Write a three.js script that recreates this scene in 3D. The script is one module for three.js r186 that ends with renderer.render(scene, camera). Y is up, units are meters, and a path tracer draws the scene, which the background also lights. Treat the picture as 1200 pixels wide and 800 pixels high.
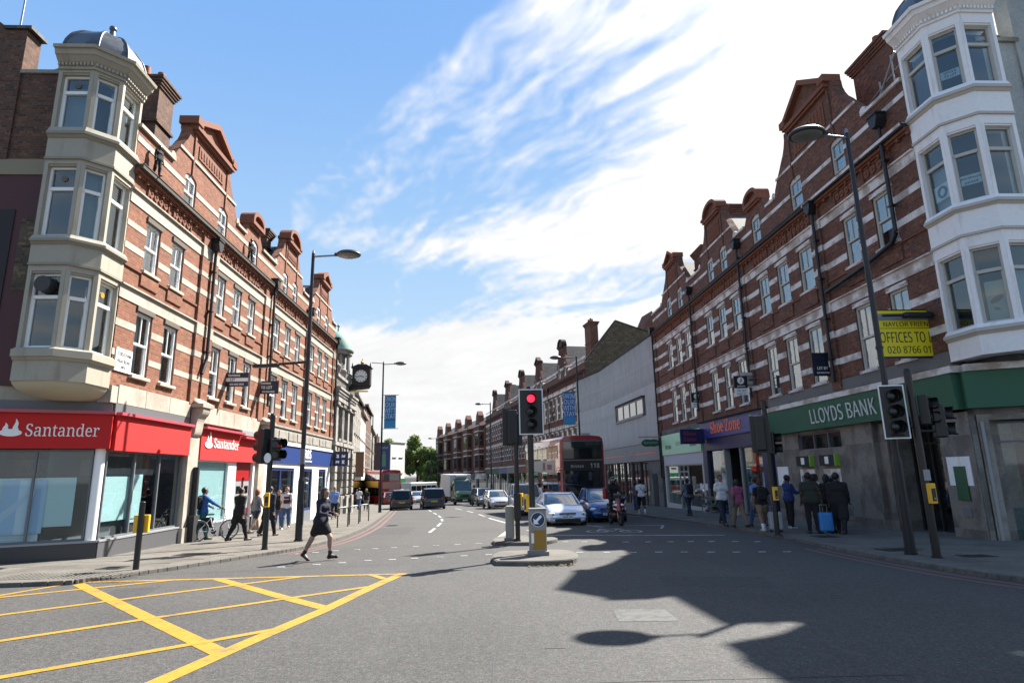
import * as THREE from 'three';
import { mergeGeometries, toCreasedNormals } from 'three/addons/utils/BufferGeometryUtils.js';
import { RoundedBoxGeometry } from 'three/addons/geometries/RoundedBoxGeometry.js';
import { TextGeometry } from 'three/addons/geometries/TextGeometry.js';
import { FontLoader } from 'three/addons/loaders/FontLoader.js';

// ---------- camera, sky, sun, exposure ----------
const scene = new THREE.Scene();
const camera = new THREE.PerspectiveCamera(58.66, 1024 / 682, 0.1, 1500);
camera.position.set(0, 1.62, 0);
camera.up.set(0.009946, 0.976542, 0.215099);
camera.lookAt(0.049884, 1.62 + 0.214357, -0.975481);
scene.add(camera);
const EXPOSURE = 3.1;
const SUN = new THREE.Vector3(0.5, 0.74, -0.45).normalize();
const renderer = new THREE.WebGLRenderer({ antialias: true });
renderer.setSize(1024, 682);
renderer.toneMapping = THREE.LinearToneMapping;
renderer.toneMappingExposure = EXPOSURE;
renderer.shadowMap.enabled = true;
const sun = new THREE.DirectionalLight(new THREE.Color().setRGB(1.0, 0.955, 0.88), 5);
sun.position.copy(SUN).multiplyScalar(120).add(new THREE.Vector3(0, 0, -30));
sun.target.position.set(0, 0, -30);
sun.castShadow = true;
Object.assign(sun.shadow.camera, { left: -90, right: 90, top: 90, bottom: -90, near: 1, far: 400 });
sun.shadow.mapSize.set(4096, 4096);
scene.add(sun, sun.target);

// ---------- random numbers and noise ----------
function rng(seed) { let a = seed >>> 0; return () => { a = (a + 0x6d2b79f5) | 0; let t = Math.imul(a ^ (a >>> 15), 1 | a); t = (t + Math.imul(t ^ (t >>> 7), 61 | t)) ^ t; return ((t ^ (t >>> 14)) >>> 0) / 4294967296; }; }
const R0 = rng(7);
const hash2 = (x, y, s = 0) => { let h = (x * 374761393 + y * 668265263 + s * 144664891) | 0; h = Math.imul(h ^ (h >>> 13), 1274126177); h ^= h >>> 16; return (h >>> 0) / 4294967296; };
const smooth = (a, b, x) => { const t = Math.min(1, Math.max(0, (x - a) / (b - a))); return t * t * (3 - 2 * t); };
const mix = (a, b, t) => a + (b - a) * t;
function vnoise(x, y, per = 0, s = 0) {
  const xi = Math.floor(x), yi = Math.floor(y), fx = x - xi, fy = y - yi, w = (q) => (per ? ((q % per) + per) % per : q);
  const u = fx * fx * (3 - 2 * fx), v = fy * fy * (3 - 2 * fy), x0 = w(xi), x1 = w(xi + 1), y0 = w(yi), y1 = w(yi + 1);
  return mix(mix(hash2(x0, y0, s), hash2(x1, y0, s), u), mix(hash2(x0, y1, s), hash2(x1, y1, s), u), v);
}
function fbm(x, y, oct = 5, per = 0, s = 0) { let a = 0.5, t = 0, n = 0; for (let i = 0; i < oct; i++) { t += a * vnoise(x, y, per, s + i * 17); n += a; a *= 0.52; x *= 2; y *= 2; per *= 2; } return t / n; }

// the sky: clear blue thinning to the horizon, high streaked cloud thickest towards the sun
{
  const W = 2048, H = 1024, data = new Float32Array(W * H * 4), D = Math.PI / 180;
  const edge = [[0, -60], [9, -55], [12, -42], [13.5, -16], [15.5, 3], [18.5, 4], [20, -7], [21.5, -13], [23.5, -6], [26, 0], [29, 1.5], [32, 4], [36, 7.5], [40, 11], [46, 16], [54, 24], [66, 38], [90, 60]];
  const edgeAt = (el) => { for (let i = 1; i < edge.length; i++) if (el <= edge[i][0]) { const [a, b] = edge[i - 1], [c, d] = edge[i]; return mix(b, d, (el - a) / (c - a)); } return 40; };
  for (let j = 0; j < H; j++) {
    const el = ((j + 0.5) / H - 0.5) * 180;
    for (let i = 0; i < W; i++) {
      const phi = ((i + 0.5) / W - 0.5) * 2 * Math.PI;               // direction x = cos(phi), z = sin(phi)
      const cy = Math.cos(el * D), x = Math.cos(phi) * cy, z = Math.sin(phi) * cy, y = Math.sin(el * D), o = (j * W + i) * 4;
      let r, g, b;
      if (y < -0.02) { r = 0.22; g = 0.215; b = 0.21; } else {
        const e = Math.max(0, el);
        const t = smooth(0, 46, e), h = Math.exp(-e / 7);
        const tz = smooth(40, 80, e); r = mix(mix(0.5, 0.2, t), 0.1, tz) + 0.34 * h; g = mix(mix(0.755, 0.44, t), 0.215, tz) + 0.19 * h; b = mix(mix(0.99, 0.9, t), 0.46, tz) + 0.03 * h;
        const az = Math.atan2(x, -z) / D;
        const q = 1 / Math.max(0.07, y + 0.03), px = x * q, pz = z * q;
        const wx = fbm(px * 1.3 + 5, pz * 1.3 + 9, 4, 0, 3) - 0.5, wz = fbm(px * 1.3 + 31, pz * 1.3 + 2, 4, 0, 8) - 0.5;
        const ca = 0.6, sa = 0.8, u = (px * ca + pz * sa) + wx * 0.45, v = (-px * sa + pz * ca) + wz * 0.4;
        const streak = fbm(u * 0.9, v * 4.2, 7, 0, 11), fine = fbm(u * 4, v * 16, 6, 0, 23), rip = fbm(u * 20, v * 34, 4, 0, 57), puff = fbm(px * 2.2 + wx, pz * 2.2 + wz, 6, 0, 41);
        const front = Math.max(0, 1 - Math.max(0, Math.abs(az) - 62) / 40);
        let m = (az - edgeAt(e)) / 9.5 + (streak - 0.5) * 4.4 + (puff - 0.5) * 0.9 + (fine - 0.5) * 2.4 + (rip - 0.5) * 1.6;
        let cover = smooth(-0.9, 1.7, m) * (0.86 + 0.28 * (fine - 0.5) + 0.3 * smooth(0.2, 2.2, m)); cover = Math.max(0, Math.min(1, cover));
        const scatter = smooth(mix(0.44, 0.6, smooth(15, 55, e)), mix(0.62, 0.82, smooth(15, 55, e)), puff * 0.55 + streak * 0.35 + fine * 0.1) * 0.85;
        cover = mix(scatter, cover, front);
        cover = Math.max(cover, 0.75 * Math.exp(-e / 5));
        const cosS = x * SUN.x + y * SUN.y + z * SUN.z, ang = Math.acos(Math.min(1, cosS)) / D;
        const body = 0.95 + 0.12 * (puff - 0.5) + 0.1 * (fine - 0.5) + 0.16 * smooth(50, 10, ang);
        r = mix(r, body, cover); g = mix(g, body * 1.002, cover); b = mix(b, body * 1.01, cover);
        const glow = 0.16 * Math.exp(-ang / 26) + 2.2 * Math.exp(-((ang / 7) ** 2));
        r += glow; g += glow * 0.98; b += glow * 0.94;
      }
      data[o] = r / EXPOSURE; data[o + 1] = g / EXPOSURE; data[o + 2] = b / EXPOSURE; data[o + 3] = 1;
    }
  }
  const sky = new THREE.DataTexture(data, W, H, THREE.RGBAFormat, THREE.FloatType);
  sky.mapping = THREE.EquirectangularReflectionMapping; sky.magFilter = THREE.LinearFilter; sky.needsUpdate = true;
  scene.background = sky; scene.environment = sky;
}

// ---------- geometry helpers ----------
const Y = new THREE.Vector3(0, 1, 0), V = (x, y, z) => new THREE.Vector3(x, y, z);
function flat(g) {                                                    // one format for everything that is merged
  const n = g.index ? g.toNonIndexed() : g;
  if (!n.attributes.normal) n.computeVertexNormals();
  for (const k of Object.keys(n.attributes)) if (!['position', 'normal', 'uv'].includes(k)) n.deleteAttribute(k);
  if (!n.attributes.uv) n.setAttribute('uv', new THREE.BufferAttribute(new Float32Array(n.attributes.position.count * 2), 2));
  n.morphAttributes = {};
  return n;
}
function buv(g) {                                                     // uv in metres, projected along each face's main axis
  const n = flat(g), p = n.attributes.position, uv = n.attributes.uv, a = V(), b = V(), c = V();
  for (let i = 0; i < p.count; i += 3) {
    a.fromBufferAttribute(p, i); b.fromBufferAttribute(p, i + 1); c.fromBufferAttribute(p, i + 2);
    const f = b.clone().sub(a).cross(c.clone().sub(a)), ax = Math.abs(f.x), ay = Math.abs(f.y), az = Math.abs(f.z);
    [a, b, c].forEach((q, k) => { if (ay >= ax && ay >= az) uv.setXY(i + k, q.x, q.z); else if (ax > az) uv.setXY(i + k, q.z, q.y); else uv.setXY(i + k, q.x, q.y); });
  }
  return n;
}
const M = (...list) => mergeGeometries(list.flat(9).filter(Boolean).map(flat));
const bx = (x0, x1, y0, y1, z0, z1) => new THREE.BoxGeometry(Math.abs(x1 - x0), Math.abs(y1 - y0), Math.abs(z1 - z0)).translate((x0 + x1) / 2, (y0 + y1) / 2, (z0 + z1) / 2);
const rbx = (x0, x1, y0, y1, z0, z1, r = 0.02, seg = 2) => new RoundedBoxGeometry(Math.abs(x1 - x0), Math.abs(y1 - y0), Math.abs(z1 - z0), seg, r).translate((x0 + x1) / 2, (y0 + y1) / 2, (z0 + z1) / 2);
const cyl = (r0, r1, h, x = 0, y = 0, z = 0, seg = 16) => new THREE.CylinderGeometry(r1, r0, h, seg).translate(x, y + h / 2, z);   // stands on y
const disc = (r, d, x, y, z, seg = 20) => new THREE.CylinderGeometry(r, r, d, seg).rotateX(Math.PI / 2).translate(x, y, z);          // axis along z
const wheelx = (r, w, x, y, z, seg = 24) => new THREE.CylinderGeometry(r, r, w, seg).rotateZ(Math.PI / 2).translate(x, y, z);
const ball = (r, x, y, z, sx = 1, sy = 1, sz = 1, a = 16, b = 12) => new THREE.SphereGeometry(r, a, b).scale(sx, sy, sz).translate(x, y, z);
const tube = (pts, r, seg = 8, n = 0) => new THREE.TubeGeometry(new THREE.CatmullRomCurve3(pts.map((p) => V(...p)), false, 'catmullrom', 0.2), n || Math.max(2, pts.length * 4), r, seg);
function bar(a, b, r, seg = 8, r2 = r) { const A = V(...a), B = V(...b), d = B.clone().sub(A), l = d.length(); const g = new THREE.CylinderGeometry(r2, r, l, seg).translate(0, l / 2, 0); g.applyQuaternion(new THREE.Quaternion().setFromUnitVectors(Y, d.normalize())); return g.translate(...a); }
function shape(pts) { const s = new THREE.Shape(); pts.forEach(([x, y], i) => (i ? s.lineTo(x, y) : s.moveTo(x, y))); return s; }
const ext = (s, d0, d1, opt = {}) => new THREE.ExtrudeGeometry(s, { depth: d1 - d0, bevelEnabled: false, curveSegments: 10, ...opt }).translate(0, 0, d0);
const rotY = (g, a) => g.rotateY(a), mv = (g, x, y, z) => g.translate(x, y, z);
function frameM(o, xa) { const x = V(...xa).normalize(), z = x.clone().cross(Y); return new THREE.Matrix4().makeBasis(x, Y, z).setPosition(...o); }   // local x along a wall, z out of it
function loft(rings, closeEnds = true) {                              // rings of equal count, joined
  const n = rings[0].length, pos = [], idx = [];
  rings.forEach((r) => r.forEach((p) => pos.push(...p)));
  for (let k = 0; k + 1 < rings.length; k++) for (let i = 0; i < n; i++) { const a = k * n + i, b = k * n + (i + 1) % n, c = a + n, d = b + n; idx.push(a, b, d, a, d, c); }
  const cap = (k, flip) => { const c = [0, 0, 0]; rings[k].forEach((p) => p.forEach((q, j) => (c[j] += q / n))); pos.push(...c); const ci = pos.length / 3 - 1; for (let i = 0; i < n; i++) { const a = k * n + i, b = k * n + (i + 1) % n; flip ? idx.push(ci, b, a) : idx.push(ci, a, b); } };
  if (closeEnds) { cap(0, true); cap(rings.length - 1, false); }
  const g = new THREE.BufferGeometry(); g.setAttribute('position', new THREE.Float32BufferAttribute(pos, 3)); g.setIndex(idx); g.computeVertexNormals(); return g;
}
const GS = 0.02, gy = (z) => GS * z;                                  // the street falls gently away from the camera
function slope(g) { const p = g.attributes.position; for (let i = 0; i < p.count; i++) p.setY(i, p.getY(i) + gy(p.getZ(i))); g.computeVertexNormals(); return g; }

// ---------- scene helpers ----------
const used = {};
function numbered(n) { if (!(n in used)) { used[n] = 0; return n; } return n + '_' + String(++used[n]).padStart(3, '0'); }
function thing(name, label, category, [x, y, z] = [0, 0, 0], turn = 0, group) {
  const o = new THREE.Group(); o.name = numbered(name); o.position.set(x, y, z); o.rotation.y = turn; o.userData = { label, category };
  if (group) o.userData.group = group;
  scene.add(o); return o;
}
function part(parent, name, geo, m, label) {
  const o = new THREE.Mesh(geo, m); o.name = name; o.castShadow = o.receiveShadow = true; if (label) o.userData.label = label;
  parent.add(o); return o;
}
function grp(parent, name, label) { const g = new THREE.Group(); g.name = name; if (label) g.userData.label = label; parent.add(g); return g; }
function struct(name) { const g = new THREE.Group(); g.name = numbered(name); g.userData.kind = 'structure'; scene.add(g); return g; }
function copy(o, label, [x, y, z], turn = 0) { const c = o.clone(); c.name = numbered(o.name.replace(/_\d+$/, '')); c.userData = { ...o.userData, label }; c.position.set(x, y, z); c.rotation.y = turn; scene.add(c); return c; }

// ---------- textures ----------
function tex(w, h, size, fn, srgb = true) {                           // fn(u, v) in 0..1 gives 0..255 values; size = metres the tile covers
  const d = new Uint8Array(w * h * 4);
  for (let j = 0; j < h; j++) for (let i = 0; i < w; i++) { const c = fn(i / w, j / h), o = (j * w + i) * 4; if (typeof c === 'number') { d[o] = d[o + 1] = d[o + 2] = c; } else { d[o] = c[0]; d[o + 1] = c[1]; d[o + 2] = c[2]; } d[o + 3] = 255; }
  const t = new THREE.DataTexture(d, w, h, THREE.RGBAFormat); t.magFilter = THREE.LinearFilter; t.minFilter = THREE.LinearMipmapLinearFilter; t.generateMipmaps = true; t.wrapS = t.wrapT = THREE.RepeatWrapping;
  if (srgb) t.colorSpace = THREE.SRGBColorSpace;
  const [sx, sy] = Array.isArray(size) ? size : [size, size]; t.repeat.set(1 / sx, 1 / sy); t.needsUpdate = true; return t;
}
const clamp8 = (v) => Math.max(0, Math.min(255, v));
const s8 = (l) => 255 * (l <= 0.0031308 ? 12.92 * l : 1.055 * Math.pow(Math.max(0, l), 1 / 2.4) - 0.055);
const ALB = 0.565, dim = (r, g, b, x) => { const k = x.transmission ? 1 : mix(ALB, 1, smooth(0.5, 0.76, Math.max(r, g, b))); return [r * k, g * k, b * k]; };
const lin = (r, g, b) => [s8(r * ALB), s8(g * ALB), s8(b * ALB)], lin1 = (r, g, b) => [s8(r), s8(g), s8(b)];
const mul = (c, k) => [clamp8(c[0] * k), clamp8(c[1] * k), clamp8(c[2] * k)];
const blend = (a, b, t) => [mix(a[0], b[0], t), mix(a[1], b[1], t), mix(a[2], b[2], t)];
function std(r, g, b, roughness = 0.8, extra = {}) { const m = new THREE.MeshStandardMaterial({ roughness, ...extra }); m.color.setRGB(...(extra.map ? [r, g, b] : dim(r, g, b, extra))); return m; }
function phys(r, g, b, roughness = 0.5, extra = {}) { const m = new THREE.MeshPhysicalMaterial({ roughness, ...extra }); m.color.setRGB(...dim(r, g, b, extra)); return m; }
function canvasTex(w, h, draw) { const c = document.createElement('canvas'); c.width = w; c.height = h; draw(c.getContext('2d'), w, h); const t = new THREE.CanvasTexture(c); t.colorSpace = THREE.SRGBColorSpace; t.magFilter = THREE.LinearFilter; return t; }

function brickTex(base, dark, pale, mortar, seed) {                   // 10 bricks by 30 courses on 2.25 m
  return [0, 1].map((bump) => tex(1024, 1024, 2.25, (u, v) => {
    const row = Math.floor(v * 30), off = row % 2 ? 0.5 : 0, bu = u * 10 + off, col = ((Math.floor(bu) % 10) + 10) % 10, fu = bu - Math.floor(bu), fv = v * 30 - row;
    const half = (row % 2 ? fu : fu) , edge = Math.min(Math.min(half, 1 - half) * 3, Math.min(fv, 1 - fv));
    const head = Math.abs(fu - 0.66) * 3, joint = Math.min(edge, row % 2 ? head : 9), mo = smooth(0.1, 0.04, joint);
    const n = fbm(u * 64, v * 64, 3, 64, seed + 5);
    if (bump) return clamp8(200 - 130 * mo + 40 * (n - 0.5));
    const h = hash2(col * 2 + (fu > 0.66 && row % 2 ? 1 : 0), row, seed), t = fbm(u * 6, v * 6, 4, 6, seed + 9);
    let c = h < 0.2 ? blend(base, dark, 0.75) : h > 0.84 ? blend(base, pale, 0.7) : blend(base, dark, (h - 0.2) * 0.45);
    c = mul(c, 0.84 + 0.3 * n); c = blend(c, dark, 0.5 * smooth(0.5, 0.75, t));
    return blend(c, mul(mortar, 0.85 + 0.3 * n), mo);
  }, !bump));
}
function mottle(w, size, base, other, seed, freq = 6, amount = 0.8) {
  return tex(w, w, size, (u, v) => { const t = fbm(u * freq, v * freq, 6, freq, seed), n = fbm(u * 90, v * 90, 2, 90, seed + 3); return mul(blend(base, other, amount * smooth(0.42, 0.74, t)), 0.93 + 0.14 * n); });
}
const bumpNoise = (w, size, f, seed) => tex(w, w, size, (u, v) => clamp8(255 * fbm(u * f, v * f, 5, f, seed)), false);
// ---------- materials ----------
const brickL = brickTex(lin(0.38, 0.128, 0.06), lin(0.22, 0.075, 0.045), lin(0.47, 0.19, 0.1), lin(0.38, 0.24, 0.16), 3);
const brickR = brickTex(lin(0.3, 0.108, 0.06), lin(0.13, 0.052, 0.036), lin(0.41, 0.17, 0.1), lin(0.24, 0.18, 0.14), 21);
const brickY = brickTex(lin(0.2, 0.15, 0.085), lin(0.06, 0.048, 0.035), lin(0.34, 0.25, 0.12), lin(0.16, 0.13, 0.1), 37);
const brickB = brickTex(lin(0.21, 0.1, 0.06), lin(0.1, 0.05, 0.035), lin(0.29, 0.14, 0.08), lin(0.17, 0.135, 0.1), 51);
const bm = ([map, bumpMap]) => std(1, 1, 1, 0.9, { map, bumpMap, bumpScale: 0.006 });
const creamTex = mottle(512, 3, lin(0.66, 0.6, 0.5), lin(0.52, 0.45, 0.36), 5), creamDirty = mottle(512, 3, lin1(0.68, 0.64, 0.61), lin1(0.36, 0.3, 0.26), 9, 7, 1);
const stain = (base, dirt, seed) => tex(512, 512, 4, (u, v) => { const s = fbm(u * 30, v * 2, 5, 60, seed), w = fbm(u * 3, v * 3, 5, 3, seed + 4), n = fbm(u * 70, v * 70, 2, 70, seed + 8); return mul(blend(base, dirt, 0.55 * smooth(0.55, 0.8, 0.6 * s + 0.4 * w)), 0.98 + 0.04 * n); });
const stuccoL = stain(lin(0.58, 0.53, 0.42), lin(0.36, 0.31, 0.23), 13), stuccoR = stain(lin1(0.8, 0.785, 0.78), lin1(0.52, 0.49, 0.46), 17);
const stoneTex = mottle(512, 3, lin(0.46, 0.43, 0.37), lin(0.26, 0.23, 0.19), 23, 5, 1), concTex = mottle(512, 2.5, lin(0.26, 0.25, 0.235), lin(0.15, 0.145, 0.14), 27, 5, 1);
const bankStone = tex(512, 512, [2.4, 2.4], (u, v) => { const st = fbm(u * 6, v * 4, 6, 12, 61), n = fbm(u * 60, v * 60, 2, 60, 4); return mul(blend(lin(0.32, 0.29, 0.25), lin(0.17, 0.152, 0.14), smooth(0.42, 0.75, st)), 0.9 + 0.2 * n); });
const fineBump = bumpNoise(512, 1.2, 48, 71), coarseBump = bumpNoise(512, 3, 20, 73);
const leadTex = mottle(256, 2, lin(0.2, 0.225, 0.26), lin(0.11, 0.125, 0.15), 81, 6, 1);
const slateTex = tex(512, 512, [2.4, 2.4], (u, v) => { const row = Math.floor(v * 12), bu = u * 8 + (row % 2) * 0.5, fu = bu - Math.floor(bu), fv = v * 12 - row; const j = smooth(0.08, 0.02, Math.min(fu, 1 - fu)) + smooth(0.16, 0.04, fv); return mul(lin(0.09, 0.085, 0.085), (0.75 + 0.5 * hash2(((Math.floor(bu) % 8) + 8) % 8, row, 3)) * (1 - 0.45 * Math.min(1, j))); });
const claddingTex = tex(1024, 512, [8, 8], (u, v) => { const st = fbm(u * 40, v * 3, 5, 120, 91), rust = fbm(u * 26, v * 7, 5, 182, 95); let c = blend(lin1(0.56, 0.55, 0.54), lin1(0.36, 0.35, 0.34), smooth(0.38, 0.72, st)); return blend(c, lin1(0.2, 0.14, 0.12), 0.6 * smooth(0.6, 0.78, rust)); });
const MAT = {
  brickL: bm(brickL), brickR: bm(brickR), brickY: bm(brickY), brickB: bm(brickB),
  cream: std(1, 1, 1, 0.75, { map: creamTex, bumpMap: coarseBump, bumpScale: 0.003 }), creamR: std(1, 1, 1, 0.8, { map: creamDirty, bumpMap: coarseBump, bumpScale: 0.004 }),
  stuccoL: std(1, 1, 1, 0.65, { map: stuccoL }), stuccoR: std(1, 1, 1, 0.6, { map: stuccoR }),
  stone: std(1, 1, 1, 0.85, { map: stoneTex, bumpMap: coarseBump, bumpScale: 0.01 }), conc: std(1, 1, 1, 0.9, { map: concTex, bumpMap: coarseBump, bumpScale: 0.006 }),
  bankStone: std(1, 1, 1, 0.6, { map: bankStone, bumpMap: coarseBump, bumpScale: 0.003 }),
  lead: std(1, 1, 1, 0.42, { map: leadTex, metalness: 0.35, bumpMap: coarseBump, bumpScale: 0.004 }), slate: std(1, 1, 1, 0.7, { map: slateTex }),
  cladding: std(1, 1, 1, 0.55, { map: claddingTex }),
  white: std(0.78, 0.78, 0.76, 0.45), whiteOld: std(0.62, 0.6, 0.54, 0.6), grey: std(0.22, 0.23, 0.25, 0.5), palegrey: std(0.45, 0.46, 0.47, 0.5),
  black: std(0.012, 0.012, 0.013, 0.4), ironBlue: std(0.02, 0.022, 0.03, 0.38, { metalness: 0.2 }), darkpipe: std(0.018, 0.018, 0.02, 0.5), rubber: std(0.02, 0.02, 0.02, 0.85),
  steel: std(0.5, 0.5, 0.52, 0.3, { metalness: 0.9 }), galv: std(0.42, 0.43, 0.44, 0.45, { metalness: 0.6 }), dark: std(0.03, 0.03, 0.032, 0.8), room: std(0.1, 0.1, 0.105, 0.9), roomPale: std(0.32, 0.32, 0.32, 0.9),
  pot: std(0.42, 0.13, 0.07, 0.8), copper: std(0.33, 0.56, 0.46, 0.7, { bumpMap: coarseBump, bumpScale: 0.01 }), terra: std(0.16, 0.05, 0.034, 0.85), terraL: std(0.3, 0.105, 0.055, 0.85),
  plinth: std(0.06, 0.062, 0.07, 0.35), red: std(0.62, 0.01, 0.01, 0.75), redTop: std(0.6, 0.1, 0.13, 0.4), redPanel: std(0.5, 0.012, 0.015, 0.4), rbs: std(0.03, 0.075, 0.3, 0.4), rbsDark: std(0.012, 0.02, 0.1, 0.4), rbsFrame: std(0.03, 0.055, 0.22, 0.4),
  lloyds: std(0.055, 0.19, 0.105, 0.7), shoe: std(0.075, 0.085, 0.36, 0.45), shoeDark: std(0.028, 0.035, 0.13, 0.45), shoeText: std(0.85, 0.16, 0.07, 0.5), spec: std(0.5, 0.8, 0.52, 0.5), specDark: std(0.02, 0.14, 0.07, 0.4), lime: std(0.3, 0.6, 0.06, 0.5),
  frosted: phys(0.62, 0.76, 0.72, 0.55, {}), posterBlue: std(0.5, 0.64, 0.8, 0.5), orange: std(0.75, 0.16, 0.03, 0.5), yellowSign: std(0.75, 0.62, 0.01, 0.55), yellowBox: std(0.75, 0.42, 0.02, 0.45), navy: std(0.022, 0.03, 0.06, 0.5),
  banner: std(0.03, 0.23, 0.55, 0.65), signBlue: std(0.015, 0.07, 0.3, 0.4), amberOff: std(0.06, 0.03, 0.008, 0.2), lensOff: std(0.015, 0.018, 0.016, 0.2), curtain: std(0.72, 0.72, 0.7, 0.95), curtainR: std(0.3, 0.34, 0.38, 0.95), gold: std(0.7, 0.45, 0.1, 0.35, { metalness: 0.7 }),
  maroon: std(0.1, 0.014, 0.016, 0.6), buff: std(0.42, 0.36, 0.24, 0.8), maroonDark: std(0.03, 0.02, 0.024, 0.7), bowl: std(0.6, 0.54, 0.4, 0.75, { bumpMap: coarseBump, bumpScale: 0.004 }),
};
const glass = (tint = 1, ior = 1.9) => phys(0.86 * tint, 0.93 * tint, 0.95 * tint, 0.02, { transmission: 1, thickness: 0, ior });
MAT.glass = glass(1, 2.3); MAT.glassR = glass(1, 2.4); MAT.glassT = glass(0.9, 1.65); MAT.shopGlass = glass(0.95, 1.55);
MAT.tint = phys(0.012, 0.016, 0.02, 0.03, { clearcoat: 1, clearcoatRoughness: 0.02, ior: 1.9 });
const fonts = {};
for (const [k, f] of [['sans', 'droid_sans_regular'], ['bold', 'droid_sans_bold'], ['serif', 'droid_serif_regular'], ['serifB', 'droid_serif_bold']]) fonts[k] = await new FontLoader().loadAsync('fonts/droid/' + f + '.typeface.json');
function letters(str, cap, depth = 0.02, font = 'bold', squeeze = 1, align = 'center') {   // faces +z, its baseline at y = 0
  const g = new TextGeometry(str, { font: fonts[font], size: cap, depth, curveSegments: 4, bevelEnabled: false }); g.computeBoundingBox(); const b = g.boundingBox;
  g.translate(align === 'center' ? -(b.min.x + b.max.x) / 2 : align === 'right' ? -b.max.x : -b.min.x, 0, 0); g.scale(squeeze, 1, 1); return flat(g);
}

// ---------- ground ----------
const KH = 0.08;
{
  const g = new THREE.PlaneGeometry(1600, 1600, 8, 64).rotateX(-Math.PI / 2); const p = g.attributes.position; for (let i = 0; i < p.count; i++) { const z = p.getZ(i); p.setY(i, -0.12 + gy(Math.max(-420, Math.min(40, z)))); } g.computeVertexNormals();
  const ground = struct('ground'); part(ground, 'earth', buv(g), std(0.11, 0.11, 0.105, 0.95));
}
const asphaltTex = tex(2048, 2048, 9, (u, v) => {
  const big = fbm(u * 4, v * 4, 6, 4, 101), n = hash2(Math.floor(u * 1024), Math.floor(v * 1024), 7), n2 = fbm(u * 300, v * 300, 2, 300, 5), st = fbm(u * 30, v * 4, 4, 60, 31);
  let k = 0.09 * (0.74 + 0.5 * big) * (0.6 + 0.8 * n2) * (n > 0.93 ? 1.9 : n < 0.2 ? 0.5 : 1) * (0.95 + 0.1 * st); return lin(k * 1.05, k, k * 0.94);
});
const asphaltBump = tex(1024, 1024, 2, (u, v) => clamp8(255 * (0.5 * vnoise(u * 190, v * 190, 190, 3) + 0.5 * vnoise(u * 380, v * 380, 380, 9))), false);
MAT.asphalt = std(1, 1, 1, 0.88, { map: asphaltTex, bumpMap: asphaltBump, bumpScale: 0.004 });
const paveTex = mottle(1024, 5, lin(0.215, 0.195, 0.165), lin(0.155, 0.14, 0.12), 111, 6, 0.9), paveTexR = paveTex;
MAT.pave = std(1, 1, 1, 0.9, { map: paveTex, bumpMap: fineBump, bumpScale: 0.003 }); MAT.paveR = MAT.pave;
MAT.slabs = [0.92, 1, 1.07].map((k) => std(k, k, k * 0.99, 0.9, { map: paveTex, bumpMap: fineBump, bumpScale: 0.003 })); MAT.slabsR = MAT.slabs;
MAT.kerb = std(1, 1, 1, 0.85, { map: mottle(256, 1.5, lin(0.21, 0.195, 0.17), lin(0.15, 0.138, 0.12), 117, 8, 1) });
const wornTex = (c, seed, wear = 0.85) => tex(512, 512, 2.5, (u, v) => { const n = fbm(u * 60, v * 60, 3, 60, seed), w = fbm(u * 7, v * 7, 5, 7, seed + 2); return blend(mul(c, 0.9 + 0.2 * n), lin(0.15, 0.145, 0.14), wear * smooth(0.56, 0.7, 0.5 * n + 0.5 * w)); });
MAT.yellowPaint = std(1, 1, 1, 0.7, { map: wornTex(lin(0.6, 0.33, 0.02), 121, 0.6) }); MAT.whitePaint = std(1, 1, 1, 0.7, { map: wornTex(lin(0.62, 0.62, 0.6), 127) }); MAT.redPaint = std(1, 1, 1, 0.8, { map: wornTex(lin(0.27, 0.135, 0.12), 131, 1) });
MAT.redPaintD = MAT.redPaint;

const road = struct('road');
{ const g = new THREE.PlaneGeometry(160, 330, 1, 1).rotateX(-Math.PI / 2).translate(0, 0, -140); part(road, 'asphalt', slope(buv(g)), MAT.asphalt); }
function ribbon(pts, w, y = 0.004) {                                  // a painted strip along a line on the ground
  const pos = [], idx = []; const n = pts.length;
  for (let i = 0; i < n; i++) { const [ax, az] = pts[Math.max(0, i - 1)], [cx, cz] = pts[Math.min(n - 1, i + 1)], l = Math.hypot(cx - ax, cz - az), nx = -(cz - az) / l, nz = (cx - ax) / l, [x, z] = pts[i]; const h = (Array.isArray(w) ? w[i] : w) / 2; pos.push(x + nx * h, y, z + nz * h, x - nx * h, y, z - nz * h); }
  for (let i = 0; i + 1 < n; i++) { const a = i * 2; idx.push(a, a + 2, a + 1, a + 1, a + 2, a + 3); }
  const g = new THREE.BufferGeometry(); g.setAttribute('position', new THREE.Float32BufferAttribute(pos, 3)); g.setIndex(idx); g.computeVertexNormals(); if (g.attributes.normal.getY(0) < 0) { const ix = g.index.array; for (let i = 0; i < ix.length; i += 3) { const t = ix[i]; ix[i] = ix[i + 1]; ix[i + 1] = t; } g.computeVertexNormals(); }
  return slope(buv(g));
}
const curve = (pts, n, t = 0.5) => new THREE.CatmullRomCurve3(pts.map(([x, z]) => V(x, 0, z)), false, 'catmullrom', t).getPoints(n).map((p) => [p.x, p.z]);
function poly(pts, y, t = 0) { const s = shape(pts.map(([x, z]) => [x, -z])); const g = t ? new THREE.ExtrudeGeometry(s, { depth: t, bevelEnabled: false }).rotateX(-Math.PI / 2).translate(0, y - t, 0) : new THREE.ShapeGeometry(s).rotateX(-Math.PI / 2).translate(0, y, 0); return slope(buv(g)); }

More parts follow.
